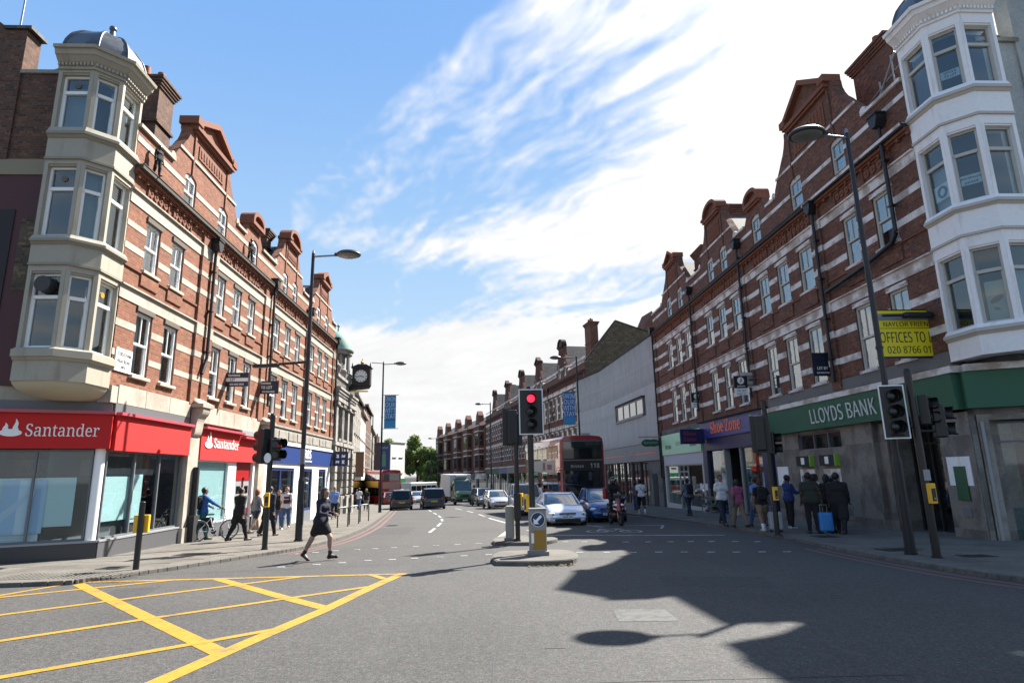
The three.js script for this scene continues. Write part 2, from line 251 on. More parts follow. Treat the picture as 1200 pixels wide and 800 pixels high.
// yellow box junction: a border and crossing bars
const mk = (name, pts, w, m, y) => part(road, name, ribbon(pts, w, y), m);
mk('yellow_border', [[-8.4, -11.35], [-7.95, -12.97], [-5.2, -12.93], [-1.75, -12.86]], 0.15, MAT.yellowPaint, 0.005);
mk('yellow_border', [[-1.62, -12.93], [-1.95, -11.2], [-2.27, -9.2], [-2.62, -7.6], [-2.95, -5.9], [-3.3, -4.2], [-3.7, -2]], 0.21, MAT.yellowPaint, 0.0045);
mk('yellow_border', [[-8.4, -11.3], [-9.8, -9.6], [-11.5, -7]], 0.15, MAT.yellowPaint, 0.0045);
mk('yellow_bar', [[-7.95, -12.95], [-4.6, -9.13], [-2.72, -7.0]], 0.21, MAT.yellowPaint, 0.004);
mk('yellow_bar', [[-5.22, -12.9], [-3.19, -10.47], [-2.3, -9.45]], 0.21, MAT.yellowPaint, 0.004);
mk('yellow_bar', [[-8.2, -11.32], [-6.1, -12.9]], 0.14, MAT.yellowPaint, 0.0062);
mk('yellow_bar', [[-8.4, -8.2], [-6.93, -9.67], [-5.5, -11.07], [-3.6, -12.85]], 0.14, MAT.yellowPaint, 0.0062);
mk('yellow_bar', [[-8.4, -5.4], [-5.67, -7.97], [-4.5, -9.08], [-3.14, -10.3], [-2.0, -11.3]], 0.14, MAT.yellowPaint, 0.0062);
mk('yellow_bar', [[-7, -4.1], [-4.51, -6.42], [-3.24, -7.5], [-2.5, -8.15]], 0.14, MAT.yellowPaint, 0.0062);
mk('yellow_bar', [[-2.25, -12.87], [-1.86, -12.2]], 0.14, MAT.yellowPaint, 0.0062);
// studs of the crossing, stop line, centre dashes, cycle box
const stud = (x, z, w = 0.17, d = 0.1, a = -0.08) => part(road, 'crossing_stud', slope(buv(bx(-w / 2, w / 2, 0.0, 0.009, -d / 2, d / 2).rotateY(a).translate(x, 0, z))), MAT.whitePaint);
for (const [x, z] of [[-4.55, -14.6], [-3.83, -14.85], [-3.3, -15.08], [-2.76, -15.38], [-2.2, -15.46], [-1.69, -15.63], [-1.08, -15.74], [-0.49, -15.86], [0.12, -15.98], [2.41, -15.95], [3.06, -15.78], [3.69, -15.61], [4.3, -15.52], [4.89, -15.36], [5.49, -15.2], [6.06, -15.05], [6.64, -14.96], [7.2, -14.85]]) stud(x, z);
for (const [x, z] of [[-5.1, -17.5], [-4.62, -17.75], [-4.16, -18.12], [-3.6, -18.3], [-3.12, -18.43], [-2.6, -18.58], [-1.99, -18.76], [-1.41, -18.95], [-0.78, -19.05], [-0.16, -19.17], [2.45, -19.0], [3.0, -18.83], [3.54, -18.66], [4.15, -18.45], [4.78, -18.28], [5.4, -18.16], [5.96, -18.05], [6.51, -17.92], [7.13, -17.72], [7.66, -17.5]]) stud(x, z);
mk('stop_line', [[2.2, -21.7], [7.7, -19.95]], 0.2, MAT.whitePaint, 0.004);
mk('stop_line', [[1.9, -26.9], [7.3, -25.4]], 0.16, MAT.whitePaint, 0.004);
mk('lane_line', [[3.9, -29.4], [4.75, -25.0]], 0.1, MAT.whitePaint, 0.0048);
mk('lane_line', [[7.3, -25.4], [6.7, -23.6]], 0.1, MAT.whitePaint, 0.0048);
{ // bicycle painted in the waiting box
  const c = (x, z, r) => { const p = []; for (let i = 0; i <= 24; i++) p.push([x + r * Math.cos(i / 12 * Math.PI), z + r * 1.55 * Math.sin(i / 12 * Math.PI)]); return p; };
  const g = M(ribbon(c(4.15, -23.0, 0.36), 0.1), ribbon(c(5.3, -22.6, 0.36), 0.1), ribbon([[4.15, -23.0], [4.5, -24.2], [5.1, -24.0], [5.3, -22.6]], 0.1, 0.0044), ribbon([[4.5, -24.2], [4.75, -22.9], [5.1, -24.0]], 0.1, 0.0048), ribbon([[4.15, -23.0], [4.75, -22.9]], 0.1, 0.0052), ribbon([[5.05, -24.5], [5.35, -24.4]], 0.1, 0.0056));
  part(road, 'bicycle_marking', g, MAT.whitePaint);
}
for (const [a, b] of [[[-2.09, -24.6], [-2.08, -27.2]], [[-2.07, -28.6], [-2.1, -31.4]], [[-2.14, -33], [-2.35, -35.6]], [[-2.5, -37.2], [-2.85, -40.2]], [[-3.1, -42], [-3.55, -45]], [[-3.9, -47.5], [-4.4, -51]], [[-4.8, -53], [-5.5, -57]]]) mk('centre_dash', [a, b], 0.12, MAT.whitePaint);
mk('splitter_line', [[0.55, -21.4], [0.95, -24.4]], 0.2, MAT.whitePaint); mk('splitter_line', [[0.98, -25.4], [1.2, -28.2]], 0.2, MAT.whitePaint); mk('splitter_line', [[1.2, -29], [0.85, -31.4], [0.3, -35]], 0.16, MAT.whitePaint);
mk('splitter_line', [[2.2, -21.6], [1.7, -24.6]], 0.14, MAT.whitePaint, 0.0052);
mk('lane_dash', [[0.1, -37], [-0.3, -40.5]], 0.12, MAT.whitePaint); mk('lane_dash', [[-0.7, -43.5], [-1.2, -47]], 0.12, MAT.whitePaint); mk('lane_dash', [[-1.7, -50], [-2.4, -54]], 0.12, MAT.whitePaint);
// joints, a pale repair, ironwork in the carriageway
const tar = std(0.075, 0.075, 0.075, 0.8);
mk('road_seam', curve([[0.95, -13.2], [0.72, -10.5], [0.35, -8.4], [0.1, -6.6], [0.05, -4]], 30), 0.014, tar, 0.003); mk('road_seam', curve([[-3.0, -5.2], [-1.2, -5.35], [0.4, -5.6], [3.6, -5.5]], 24), 0.02, tar, 0.003); mk('road_seam', curve([[-9, -13.6], [-4, -14.2], [0.2, -14.6], [6, -13.9], [8.3, -13.0]], 30), 0.02, tar, 0.003);
mk('road_seam', [[0.62, -6.78], [0.83, -6.76]], 0.02, tar, 0.0034);
part(road, 'repair_patch', poly([[1.72, -8.66], [2.4, -8.58], [2.37, -7.84], [1.64, -7.92]], 0.003), std(1, 1, 1, 0.9, { map: mottle(256, 1, lin(0.16, 0.157, 0.15), lin(0.11, 0.107, 0.1), 141, 12, 1) }));
[[[[3.2, -11.6], [4.9, -11.1], [4.6, -9.9], [2.95, -10.4]], 0.085], [[[-4.4, -24], [-2.9, -24.1], [-3.0, -28.5], [-4.5, -28.3]], 0.08], [[[-1.6, -14.3], [0.15, -14.6], [0.2, -13.3], [-1.5, -13.1]], 0.092], [[[-6.6, -11.9], [-5.9, -12.1], [-5.6, -10.6], [-6.3, -10.4]], 0.075]].forEach(([p, k], i) => part(road, 'repair_patch', poly(p, 0.0012 + i * 0.0001), std(1, 1, 1, 0.9, { map: mottle(256, 1.3, lin(k * 1.02, k, k * 0.98), lin(k * 0.72, k * 0.71, k * 0.7), 150 + i, 20, 0.9), bumpMap: asphaltBump, bumpScale: 0.004 })));
const ironwork = (parent, x, z, w, d, k, round) => { const g = round ? cyl(w / 2, w / 2, 0.01, 0, 0, 0, 24) : bx(-w / 2, w / 2, 0, 0.01, -d / 2, d / 2), ribs = []; for (let i = -2; i <= 2; i++) ribs.push(bx(-w * 0.32, w * 0.32, 0.01, 0.016, i * d * 0.14 - 0.012, i * d * 0.14 + 0.012)); part(parent, 'manhole_cover', slope(buv(mv(M(g, ribs), x, k, z))), std(0.055, 0.052, 0.05, 0.6, { metalness: 0.4 })); };
ironwork(road, -4.3, -30, 0.62, 0.62, 0.002, true);

// pavements with kerbs
const kerbPtsL = curve([[-40, -12.1], [-20, -12.3], [-9.12, -12.62], [-7.8, -13.1], [-6.95, -14.6], [-6.0, -17.1], [-5.42, -18.8], [-5.08, -22.4], [-5.3, -28], [-5.98, -35.35], [-7.2, -47], [-8.6, -58], [-12.3, -80], [-20, -106], [-34, -140], [-60, -190]], 130);
const kerbPtsR = curve([[60, -6], [20, -6.2], [11, -7.2], [9, -8.6], [8.5, -9.9], [8.35, -11.5], [8.43, -14.2], [8.8, -17.3], [9.1, -21], [8.85, -27.6], [8.27, -34], [7.9, -39], [6.9, -48], [5.0, -60], [2.3, -74], [-3, -92], [-12, -120], [-25, -150], [-50, -200]], 130);
function pavement(name, kerb, farX, mat) {
  const p = struct(name); const last = kerb[kerb.length - 1], first = kerb[0];
  part(p, 'paving', poly([...kerb, [farX, last[1]], [farX, first[1]]], KH - 0.002, 0.2), mat);
  let acc = 0, n = 0; const pts = kerb; const stones = [];
  for (let i = 0; i + 1 < pts.length; i++) { const [ax, az] = pts[i], [cx, cz] = pts[i + 1], l = Math.hypot(cx - ax, cz - az), k = Math.max(1, Math.round(l / 0.92)); if (az < -70 || Math.abs(ax) > 15) continue;
    for (let j = 0; j < k; j++) { const f = (j + 0.5) / k, x = mix(ax, cx, f), z = mix(az, cz, f), g = rbx(-l / k / 2 + 0.003, l / k / 2 - 0.003, -0.05, KH + 0.006, -0.09, 0.09, 0.012, 1).rotateY(-Math.atan2(cz - az, cx - ax)).translate(x, 0, z); if (z < -45) { stones.push(g); continue; } part(p, 'kerbstone', slope(buv(g)), MAT.kerb); n++; } }
  const far = part(p, 'kerb_run', slope(buv(M(stones))), MAT.kerb); far.userData.kind = 'stuff';
  return p;
}
const paveL = pavement('pavement', kerbPtsL, -60, MAT.pave), paveR = pavement('pavement', kerbPtsR, 60, MAT.paveR);
function insidePoly(x, z, pts) { let c = false; for (let i = 0, j = pts.length - 1; i < pts.length; j = i++) { const [ax, az] = pts[i], [bx_, bz] = pts[j]; if ((az > z) !== (bz > z) && x < ((bx_ - ax) * (z - az)) / (bz - az) + ax) c = !c; } return c; }
function slabs(parent, kerb, sideX, x0, x1, z0, z1, mats, seed) {
  const r = rng(seed), area = [...kerb, [sideX, kerb[kerb.length - 1][1]], [sideX, kerb[0][1]]]; let row = 0;
  for (let z = z0; z > z1; z -= 0.75, row++) for (let x = x0 + (row % 2) * 0.45; x < x1; x += 0.9) {
    if (![[-0.65, -0.6], [0.65, -0.6], [-0.65, 0.6], [0.65, 0.6]].every(([a, b]) => insidePoly(x + a, z + b, area))) continue;
    part(parent, 'paving_slab', slope(buv(mv(bx(-0.443, 0.443, KH - 0.02, KH + 0.0025 + r() * 0.003, -0.368, 0.368).rotateX((r() - 0.5) * 0.004), x, 0, z))), mats[Math.floor(r() * mats.length)]);
  }
}
slabs(paveL, kerbPtsL, -60, -14.5, -5, -13.4, -31, MAT.slabs, 5); slabs(paveR, kerbPtsR, 60, 8.6, 14.5, -8.2, -30, MAT.slabsR, 6);
{ // blister paving at the crossing corner
  const g = []; for (let i = 0; i < 26; i++) for (let j = 0; j < 9; j++) { const x = -9.6 + i * 0.1, z = -13.15 - j * 0.1 + (i * 0.012); g.push(cyl(0.028, 0.018, 0.006, x, KH + 0.0055, z, 6)); }
  const t = part(paveL, 'tactile_blisters', slope(buv(M(g))), MAT.slabs[1]); t.userData.kind = 'stuff';
  ironwork(paveL, -7.6, -17.3, 1.0, 0.7, KH + 0.003); ironwork(paveL, -8.2, -14.6, 0.5, 0.5, KH + 0.003); ironwork(paveR, 9.3, -13.9, 0.8, 0.5, KH + 0.003); ironwork(paveR, 9.9, -12.4, 0.6, 0.4, KH + 0.003); ironwork(paveR, 9.7, -17.6, 0.6, 0.6, KH + 0.003);
}
// red no-stopping lines by the kerbs
const shift = (pts, d) => pts.map(([x, z], i) => { const [ax, az] = pts[Math.max(0, i - 1)], [cx, cz] = pts[Math.min(pts.length - 1, i + 1)], l = Math.hypot(cx - ax, cz - az); return [x - (cz - az) / l * d, z + (cx - ax) / l * d]; });
{ const L = kerbPtsL.filter(([x, z]) => z < -17.6 && z > -75 && x > -12), Rr = kerbPtsR.filter(([x, z]) => z < -8.4 && z > -15.6 && x < 12), R2 = kerbPtsR.filter(([x, z]) => z < -19 && z > -60 && x < 12);
  for (const d of [0.32, 0.62]) { mk('red_line', shift(L, d), 0.13, MAT.redPaint, 0.004); mk('red_line', shift(Rr, -d), 0.13, MAT.redPaintD, 0.004); }
  mk('red_line', shift(R2, -0.32), 0.13, MAT.redPaintD, 0.004); }
// ---------- the two brick terraces ----------
const winCache = {};
function sash(parent, x, y0, w, h, o = {}) {                          // a sash window standing in a wall opening whose face is z = 0
  const { glassM = MAT.glass, frameM: fm = MAT.white, sill = true, lintel = null, arch = false, curtain = 1, curtainM = MAT.curtain, set = 0.05, bars = true, open = 0 } = o;
  const key = [w.toFixed(2), h.toFixed(2), set, bars, arch, open].join();
  const c = winCache[key] ??= (() => {
    const z0 = -set - 0.08, z1 = -set, f = 0.072, mid = h * 0.5;
    const fr = [bx(-w / 2, -w / 2 + f, 0, h, z0, z1), bx(w / 2 - f, w / 2, 0, h, z0, z1), bx(-w / 2 + f, w / 2 - f, h - f * 1.1, h, z0, z1), bx(-w / 2 + f, w / 2 - f, 0, 0.075, z0, z1), bx(-w / 2 + f, w / 2 - f, mid - 0.03, mid + 0.03, z0 + 0.01, z1 + 0.006)];
    const g = 0.035; fr.push(bx(-w / 2 + f, -w / 2 + f + g, 0.075, mid - 0.03, z0 + 0.01, z1 - 0.03), bx(w / 2 - f - g, w / 2 - f, 0.075, mid - 0.03, z0 + 0.01, z1 - 0.03));
    if (bars) fr.push(bx(-0.012, 0.012, mid + 0.03, h - f * 1.1, z0 + 0.03, z1 - 0.02));
    if (arch) { const s = shape([[-w / 2, h], [w / 2, h]]); s.absarc(0, h - 0.001 - w * 0.7, Math.hypot(w / 2, w * 0.7), Math.atan2(w * 0.7, w / 2), Math.PI - Math.atan2(w * 0.7, w / 2), false); fr.push(ext(s, z0, z1)); }
    return { frame: M(fr), up: bx(-w / 2 + f, w / 2 - f, mid + 0.03, h - f, -set - 0.045, -set - 0.04), lo: bx(-w / 2 + f, w / 2 - f, 0.075 + open, mid - 0.03, -set - 0.065, -set - 0.06), sill: rbx(-w / 2 - 0.07, w / 2 + 0.07, -0.09, 0.01, -0.2, 0.1, 0.012, 1), lintel: bx(-w / 2 - 0.05, w / 2 + 0.05, 0.0, 0.15, -0.2, 0.05), cur: bx(-w / 2, w / 2, -0.05, h, -0.4, -0.385), curH: bx(-w / 2, w / 2, h * 0.45, h, -0.4, -0.385), curS: M(bx(-w / 2, -w * 0.14, -0.05, h, -0.4, -0.38), bx(w * 0.2, w / 2, -0.05, h, -0.4, -0.38)) };
  })();
  const g = grp(parent, 'window'); g.position.set(x, y0, 0);
  part(g, 'frame', c.frame, fm); part(g, 'pane', c.up, glassM); part(g, 'pane', c.lo, glassM);
  if (sill) part(g, 'sill', c.sill, o.sillM ?? MAT.cream);
  if (lintel) { const l = part(g, 'lintel', c.lintel, lintel); l.position.y = h; }
  if (curtain) part(g, curtain === 3 ? 'curtain' : 'blind', [null, c.cur, c.curH, c.curS][curtain], curtainM);
  return g;
}
function gablePts(c, hw, y0, nw, capY, apex, kind, peakW = nw) {
  const prof = [[0, 1], [0.08, 0.985], [0.16, 0.93], [0.26, 0.8], [0.36, 0.66], [0.46, 0.5], [0.56, 0.36], [0.66, 0.2], [0.76, 0.1], [0.88, 0.02], [1, 0]];
  const L = [...prof.map(([t, k]) => [-mix(nw, hw, k), mix(y0, capY - 0.03, t)]), [-peakW, capY]];
  const mid = [];
  if (kind === 'seg') for (let i = 0; i <= 10; i++) { const a = Math.PI * (1 - i / 10); mid.push([peakW * Math.cos(a), capY + (apex - capY) * Math.sin(a) ** 0.8]); } else mid.push([-peakW, capY + 0.18], [0, apex], [peakW, capY + 0.18]);
  return [...L, ...mid, ...L.slice(0, -1).reverse().map(([x, y]) => [-x, y])].map(([x, y]) => [c + x, y]);
}
function terrace(cfg) {
  const { root, S, s0, s1, lev: l, brick, cream, wins1, wins2, attic, gables, pil, terra, glassM, curtainM } = cfg;
  const iv = (a, b) => { const p = S(a), q = S(b); return [Math.min(p, q), Math.max(p, q)]; };
  const W1 = wins1.map(([a, b]) => iv(a, b)), W2 = wins2.map(([a, b]) => iv(a, b)), WA = attic.map(([a, b]) => iv(a, b));
  const gs = gables.map((g) => ({ ...g, c: S(g.u) })).sort((a, b) => a.c - b.c);
  const out = [[s0, l.base], [s1, l.base], [s1, l.cope]];
  for (const g of [...gs].reverse()) out.push(...gablePts(g.c, g.hw, l.cope, g.nw, g.cap, g.apex, g.kind, g.pw ?? g.nw).reverse());
  out.push([s0, l.cope]);
  const wall = shape(out), hole = (a, b, c, d, arch) => { const p = new THREE.Path(); p.moveTo(a, c); p.lineTo(b, c); p.lineTo(b, d); if (arch) { const w = b - a; p.absarc((a + b) / 2, d - w * 0.7, Math.hypot(w / 2, w * 0.7), Math.atan2(w * 0.7, w / 2), Math.PI - Math.atan2(w * 0.7, w / 2), false); } p.lineTo(a, d); p.closePath(); wall.holes.push(p); };
  W1.forEach(([a, b]) => hole(a, b, l.sill1, l.head1)); W2.forEach(([a, b]) => hole(a, b, l.sill2, l.head2)); WA.forEach(([a, b]) => hole(a, b, l.sillA, l.headA, true));
  part(root, 'wall', buv(ext(wall, -0.36, 0)), brick);
  // windows
  const r = rng(cfg.seed), wo = { glassM, curtainM, sillM: cream, frameM: cfg.frame };
  const cur = () => (r() < 0.6 ? 1 : r() < 0.5 ? 2 : 3);
  W1.forEach(([a, b]) => sash(root, (a + b) / 2, l.sill1, b - a, l.head1 - l.sill1, { ...wo, lintel: cfg.lintel, curtain: cur() }));
  W2.forEach(([a, b], i) => sash(root, (a + b) / 2, l.sill2, b - a, l.head2 - l.sill2, { ...wo, lintel: cfg.lintel, curtain: cur(), open: i === cfg.openAt ? 0.45 : 0 }));
  WA.forEach(([a, b]) => sash(root, (a + b) / 2, l.sillA, b - a, l.headA - l.sillA, { ...wo, arch: true, sill: false, curtain: cur() }));
  // cream bands between the openings
  const spans = (list, a, b, pad) => { const res = []; let p = a; for (const [x, y] of [...list].sort((m, n) => m[0] - n[0])) { if (x - pad > p) res.push([p, x - pad]); p = Math.max(p, y + pad); } if (b > p) res.push([p, b]); return res; };
  const band = (list, y0, y1, d, m = cream, a = s0, b = s1, name = 'stone_band') => { for (const [p, q] of spans(list, a, b, 0.003)) part(root, name, buv(bx(p, q, y0, y1, -0.05, d)), m); };
  for (const [y0, y1] of l.thin1) band(W1, y0, y1, 0.014); for (const [y0, y1] of l.thin2) band(W2, y0, y1, 0.014);
  const [ba0, ba1] = l.bandA; band(WA, ba0, ba1, 0.02, cream, s0, s1);
  for (const [y0, y1] of [l.B2, l.B3]) { part(root, 'stone_band', buv(bx(s0, s1, y0, y1, -0.02, 0.028)), cream); part(root, 'drip_moulding', buv(bx(s0, s1, y1, y1 + 0.045, -0.02, 0.1)), cream); }
  band([], l.string, l.string + 0.06, 0.05, terra, s0, s1, 'string_course');
  // brick piers at the party lines
  for (const u of pil) { const c = S(u), [a, b] = [Math.max(s0, c - 0.27), Math.min(s1, c + 0.27)]; part(root, 'pier', buv(bx(a, b, l.base, l.gut - 0.22, 0, 0.085)), brick); for (const [y0, y1] of [...l.thin1, ...l.thin2, l.B2, l.B3]) part(root, 'pier_band', buv(bx(a - 0.003, b + 0.003, y0, y1, 0, 0.1)), cream); }
  // aprons under the second floor windows, terracotta panels over them
  W2.forEach(([a, b]) => {
    const tp = [], tr = [];
    const c = (a + b) / 2; part(root, 'apron_panel', buv(bx(a - 0.08, b + 0.08, l.B2[1] + 0.24, l.string - 0.003, 0, 0.05)), brick);
    const p0 = a - 0.22, p1 = b + 0.22, y0 = l.B3[1] + 0.12, y1 = l.gut - 0.3; tr.push(bx(p0, p1, y1 - 0.05, y1, 0, 0.06), bx(p0, p0 + 0.05, y0, y1 - 0.05, 0, 0.06), bx(p1 - 0.05, p1, y0, y1 - 0.05, 0, 0.06));
    for (let i = 0; i < 4; i++) { const w = (p1 - p0 - 0.12) / 4, x = p0 + 0.06 + w * (i + 0.5), s = new THREE.Shape(); s.moveTo(x - w * 0.42, y1 - 0.07); s.lineTo(x + w * 0.42, y1 - 0.07); s.lineTo(x + w * 0.42, (y0 + y1) / 2); s.absarc(x, (y0 + y1) / 2, w * 0.42, 0, -Math.PI, true); s.closePath(); tp.push(ext(s, 0, 0.045), ball(w * 0.16, x, (y0 + y1) / 2 + 0.02, 0.05, 1, 1, 0.6, 8, 6)); }
    const tg = grp(root, 'terracotta_panel'); part(tg, 'scallops', buv(M(tp)), terra); part(tg, 'panel_frame', buv(M(tr)), terra);
  });
  // eaves cornice and gutter
  const brk = []; for (let s = s0 + 0.1; s < s1; s += 0.45) brk.push(bx(s, s + 0.09, l.gut - 0.34, l.gut - 0.2, 0, 0.12));
  part(root, 'cornice', buv(M(bx(s0, s1, l.gut - 0.2, l.gut - 0.1, 0, 0.17), bx(s0, s1, l.gut - 0.26, l.gut - 0.2, 0, 0.1), brk)), terra);
  part(root, 'gutter', M(bx(s0, s1, l.gut - 0.1, l.gut + 0.02, 0, 0.27), bx(s0, s1, l.gut + 0.02, l.gut + 0.045, 0.24, 0.29)), cfg.gutter);
  if (l.gutBand) part(root, 'stone_band', buv(bx(cfg.gb[0], cfg.gb[1], l.gutBand[0], l.gutBand[1], 0, 0.295)), cream);
  // parapet coping between the gables
  const free = spans(gs.map((g) => [g.c - g.hw, g.c + g.hw]), s0, s1, 0); for (const [a, b] of free) part(root, 'coping', buv(bx(a, b, l.cope - 0.02, l.cope + 0.09, -0.42, 0.09)), cfg.cope ?? cream);
  // gables
  for (const g of gs) {
    const k = grp(root, 'gable'), big = g.hw > 1.8; const pw = g.pw ?? g.nw;
    const trim = [bx(g.c - pw - 0.14, g.c + pw + 0.14, g.cap - 0.1, g.cap + 0.06, -0.42, 0.2), bx(g.c - pw - 0.06, g.c + pw + 0.06, g.cap - 0.2, g.cap - 0.1, 0, 0.12)];
    if (g.kind === 'seg') { const s = new THREE.Shape(), rr = pw + 0.14; for (let i = 0; i <= 14; i++) { const a = Math.PI * (1 - i / 14), x = g.c + rr * Math.cos(a), y = g.cap + 0.06 + (g.apex - g.cap + 0.08) * Math.sin(a) ** 0.8; i ? s.lineTo(x, y) : s.moveTo(x, y); } for (let i = 14; i >= 0; i--) { const a = Math.PI * (1 - i / 14), x = g.c + (rr - 0.17) * Math.cos(a), y = g.cap + 0.06 + (g.apex - g.cap - 0.1) * Math.sin(a) ** 0.8; s.lineTo(x, y); } trim.push(ext(s, -0.42, 0.2)); }
    else for (const sg of [-1, 1]) { const w = pw + 0.14, h = g.apex - g.cap - 0.12, s = shape([[g.c + sg * w, g.cap + 0.06], [g.c, g.cap + 0.06 + h], [g.c, g.cap + 0.28 + h], [g.c + sg * w, g.cap + 0.27]]); trim.push(ext(s, -0.42, 0.22)); }
    if (big) for (const sg of [-1, 1]) trim.push(bx(g.c + sg * (pw + 0.06) - 0.2, g.c + sg * (pw + 0.06) + 0.2, g.cap + 0.06, g.cap + (g.kind === 'ped' && g.ears ? 0.34 : 0.2), -0.44, 0.24));
    part(k, 'gable_cornice', buv(M(trim)), cfg.gtrim);
    if (big) { part(k, 'gable_panel', buv(bx(g.c - g.nw * 0.62, g.c + g.nw * 0.62, l.cope + 0.95, g.cap - 0.45, 0, 0.035)), terra); [-1, 1].forEach((q) => part(k, 'gable_strip', buv(bx(g.c + q * g.nw * 0.82 - 0.05, g.c + q * g.nw * 0.82 + 0.05, l.cope + 0.1, g.cap - 0.2, 0, 0.05)), brick));
      const st = []; for (let i = -4; i <= 4; i++) for (let j = 0; j < 6; j++) { const px = g.c + i * g.nw * 0.13, py = mix(l.cope + 1.1, g.cap - 0.6, j / 5); st.push(ball(0.08, px, py, 0.035, 1, 1, 0.4, 6, 4)); } part(k, 'panel_relief', buv(M(st)), terra);
      part(k, 'gable_band', buv(bx(g.c - g.hw + 0.28, g.c + g.hw - 0.28, l.cope + 0.68, l.cope + 0.78, 0, 0.045)), cream);
      for (const q of [-1, 1]) part(k, 'scroll', buv(ext((() => { const s = new THREE.Shape(); s.absarc(g.c + q * (g.hw + 0.06), l.cope + 0.16, 0.15, 0, Math.PI * 2); return s; })(), -0.38, 0.03)), cream); }
    // the roof behind the gable
    const top = g.apex - 0.7, ha = g.hw * 0.95; const rg = ext(shape([[g.c - ha, l.cope - 0.6], [g.c + ha, l.cope - 0.6], [g.c, top]]), big ? -4.2 : -2, -0.37); part(k, 'gable_roof', buv(rg), MAT.slate);
  }
  // roof, party chimneys, and the solid back of the building
  const roofTop = l.cope + 2.2, rs = shape([[0.45, l.gut - 0.3], [4.6, roofTop], [9, l.gut - 0.3]]);
  part(root, 'roof', buv(ext(rs, s0 + 0.02, s1 - 0.02).applyMatrix4(new THREE.Matrix4().makeBasis(V(0, 0, -1), Y, V(1, 0, 0)))), MAT.slate);
  part(root, 'rear_wall', buv(M(bx(s0, s1, -1, l.gut - 0.3, -9.3, -9), bx(s0 + 0.02, s0 + 0.3, l.base - 0.3, l.gut - 0.3, -9, -0.37), bx(s1 - 0.3, s1 - 0.02, -1, l.gut - 0.3, -9, -0.37), bx(s0 + 0.3, s1 - 0.3, l.base - 0.55, l.base - 0.3, -9, -0.4), bx(s0 + 0.3, s1 - 0.3, l.head1 + 0.2, l.head1 + 0.4, -2, -0.37), bx(s0 + 0.3, s1 - 0.3, l.head2 + 0.2, l.head2 + 0.4, -2, -0.37))), brick);
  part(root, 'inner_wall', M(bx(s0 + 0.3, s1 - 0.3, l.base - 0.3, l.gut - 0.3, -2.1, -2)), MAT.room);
  for (const [u, y0, y1, w, d0, pots] of cfg.chimneys) {
    const c = S(u), k = grp(root, 'chimney'); k.position.set(c, y0, d0);
    const st = [bx(-w / 2, w / 2, 0, y1 - y0, -0.5, 0.5)]; [0, 1, 2, 3].forEach((i) => st.push(bx(-w / 2 - 0.05 - i * 0.045, w / 2 + 0.05 + i * 0.045, y1 - y0 - 0.45 + i * 0.1, y1 - y0 - 0.35 + i * 0.1, -0.55 - i * 0.045, 0.55 + i * 0.045)), st.push(bx(-w / 2 - 0.07, w / 2 + 0.07, (y1 - y0) * 0.5, (y1 - y0) * 0.5 + 0.09, -0.57, 0.57)));
    part(k, 'stack', buv(M(st)), cfg.chimneyM ?? brick);
    for (let i = 0; i < pots; i++) part(k, 'chimney_pot', cyl(0.15, 0.12, 0.5, (i - (pots - 1) / 2) * 0.36, y1 - y0 - 0.05, i % 2 ? 0.22 : -0.1, 10), MAT.pot);
  }
  // rainwater pipes with hopper heads
  for (const [u, yTop, yBot, kick] of cfg.pipes) {
    const c = S(u), pts = kick ? [[c, yTop, 0.2], [c, yBot + 0.6, 0.2], [c + kick * 0.1, yBot + 0.3, 0.19], [c + kick * 0.25, yBot, 0.19]] : [[c, yTop, 0.2], [c, (yTop + yBot) / 2, 0.2], [c, yBot, 0.2]];
    const k = grp(root, 'rainwater_pipe'); part(k, 'pipe', tube(pts, 0.06, 8, 14), cfg.pipeM ?? MAT.darkpipe);
    part(k, 'hopper', M(ext(shape([[-0.2, 0.42], [0.2, 0.42], [0.2, 0.25], [0.09, 0], [-0.09, 0], [-0.2, 0.25]]), 0.06, 0.38).translate(c, yTop - 0.1, 0), bx(c - 0.23, c + 0.23, yTop + 0.3, yTop + 0.36, 0.05, 0.41)), cfg.pipeM ?? MAT.darkpipe);
    for (let y = yBot + 0.8; y < yTop - 0.3; y += 1.5) part(k, 'clip', bx(c - 0.1, c + 0.1, y, y + 0.05, 0.08, 0.27), cfg.pipeM ?? MAT.darkpipe);
  }
}

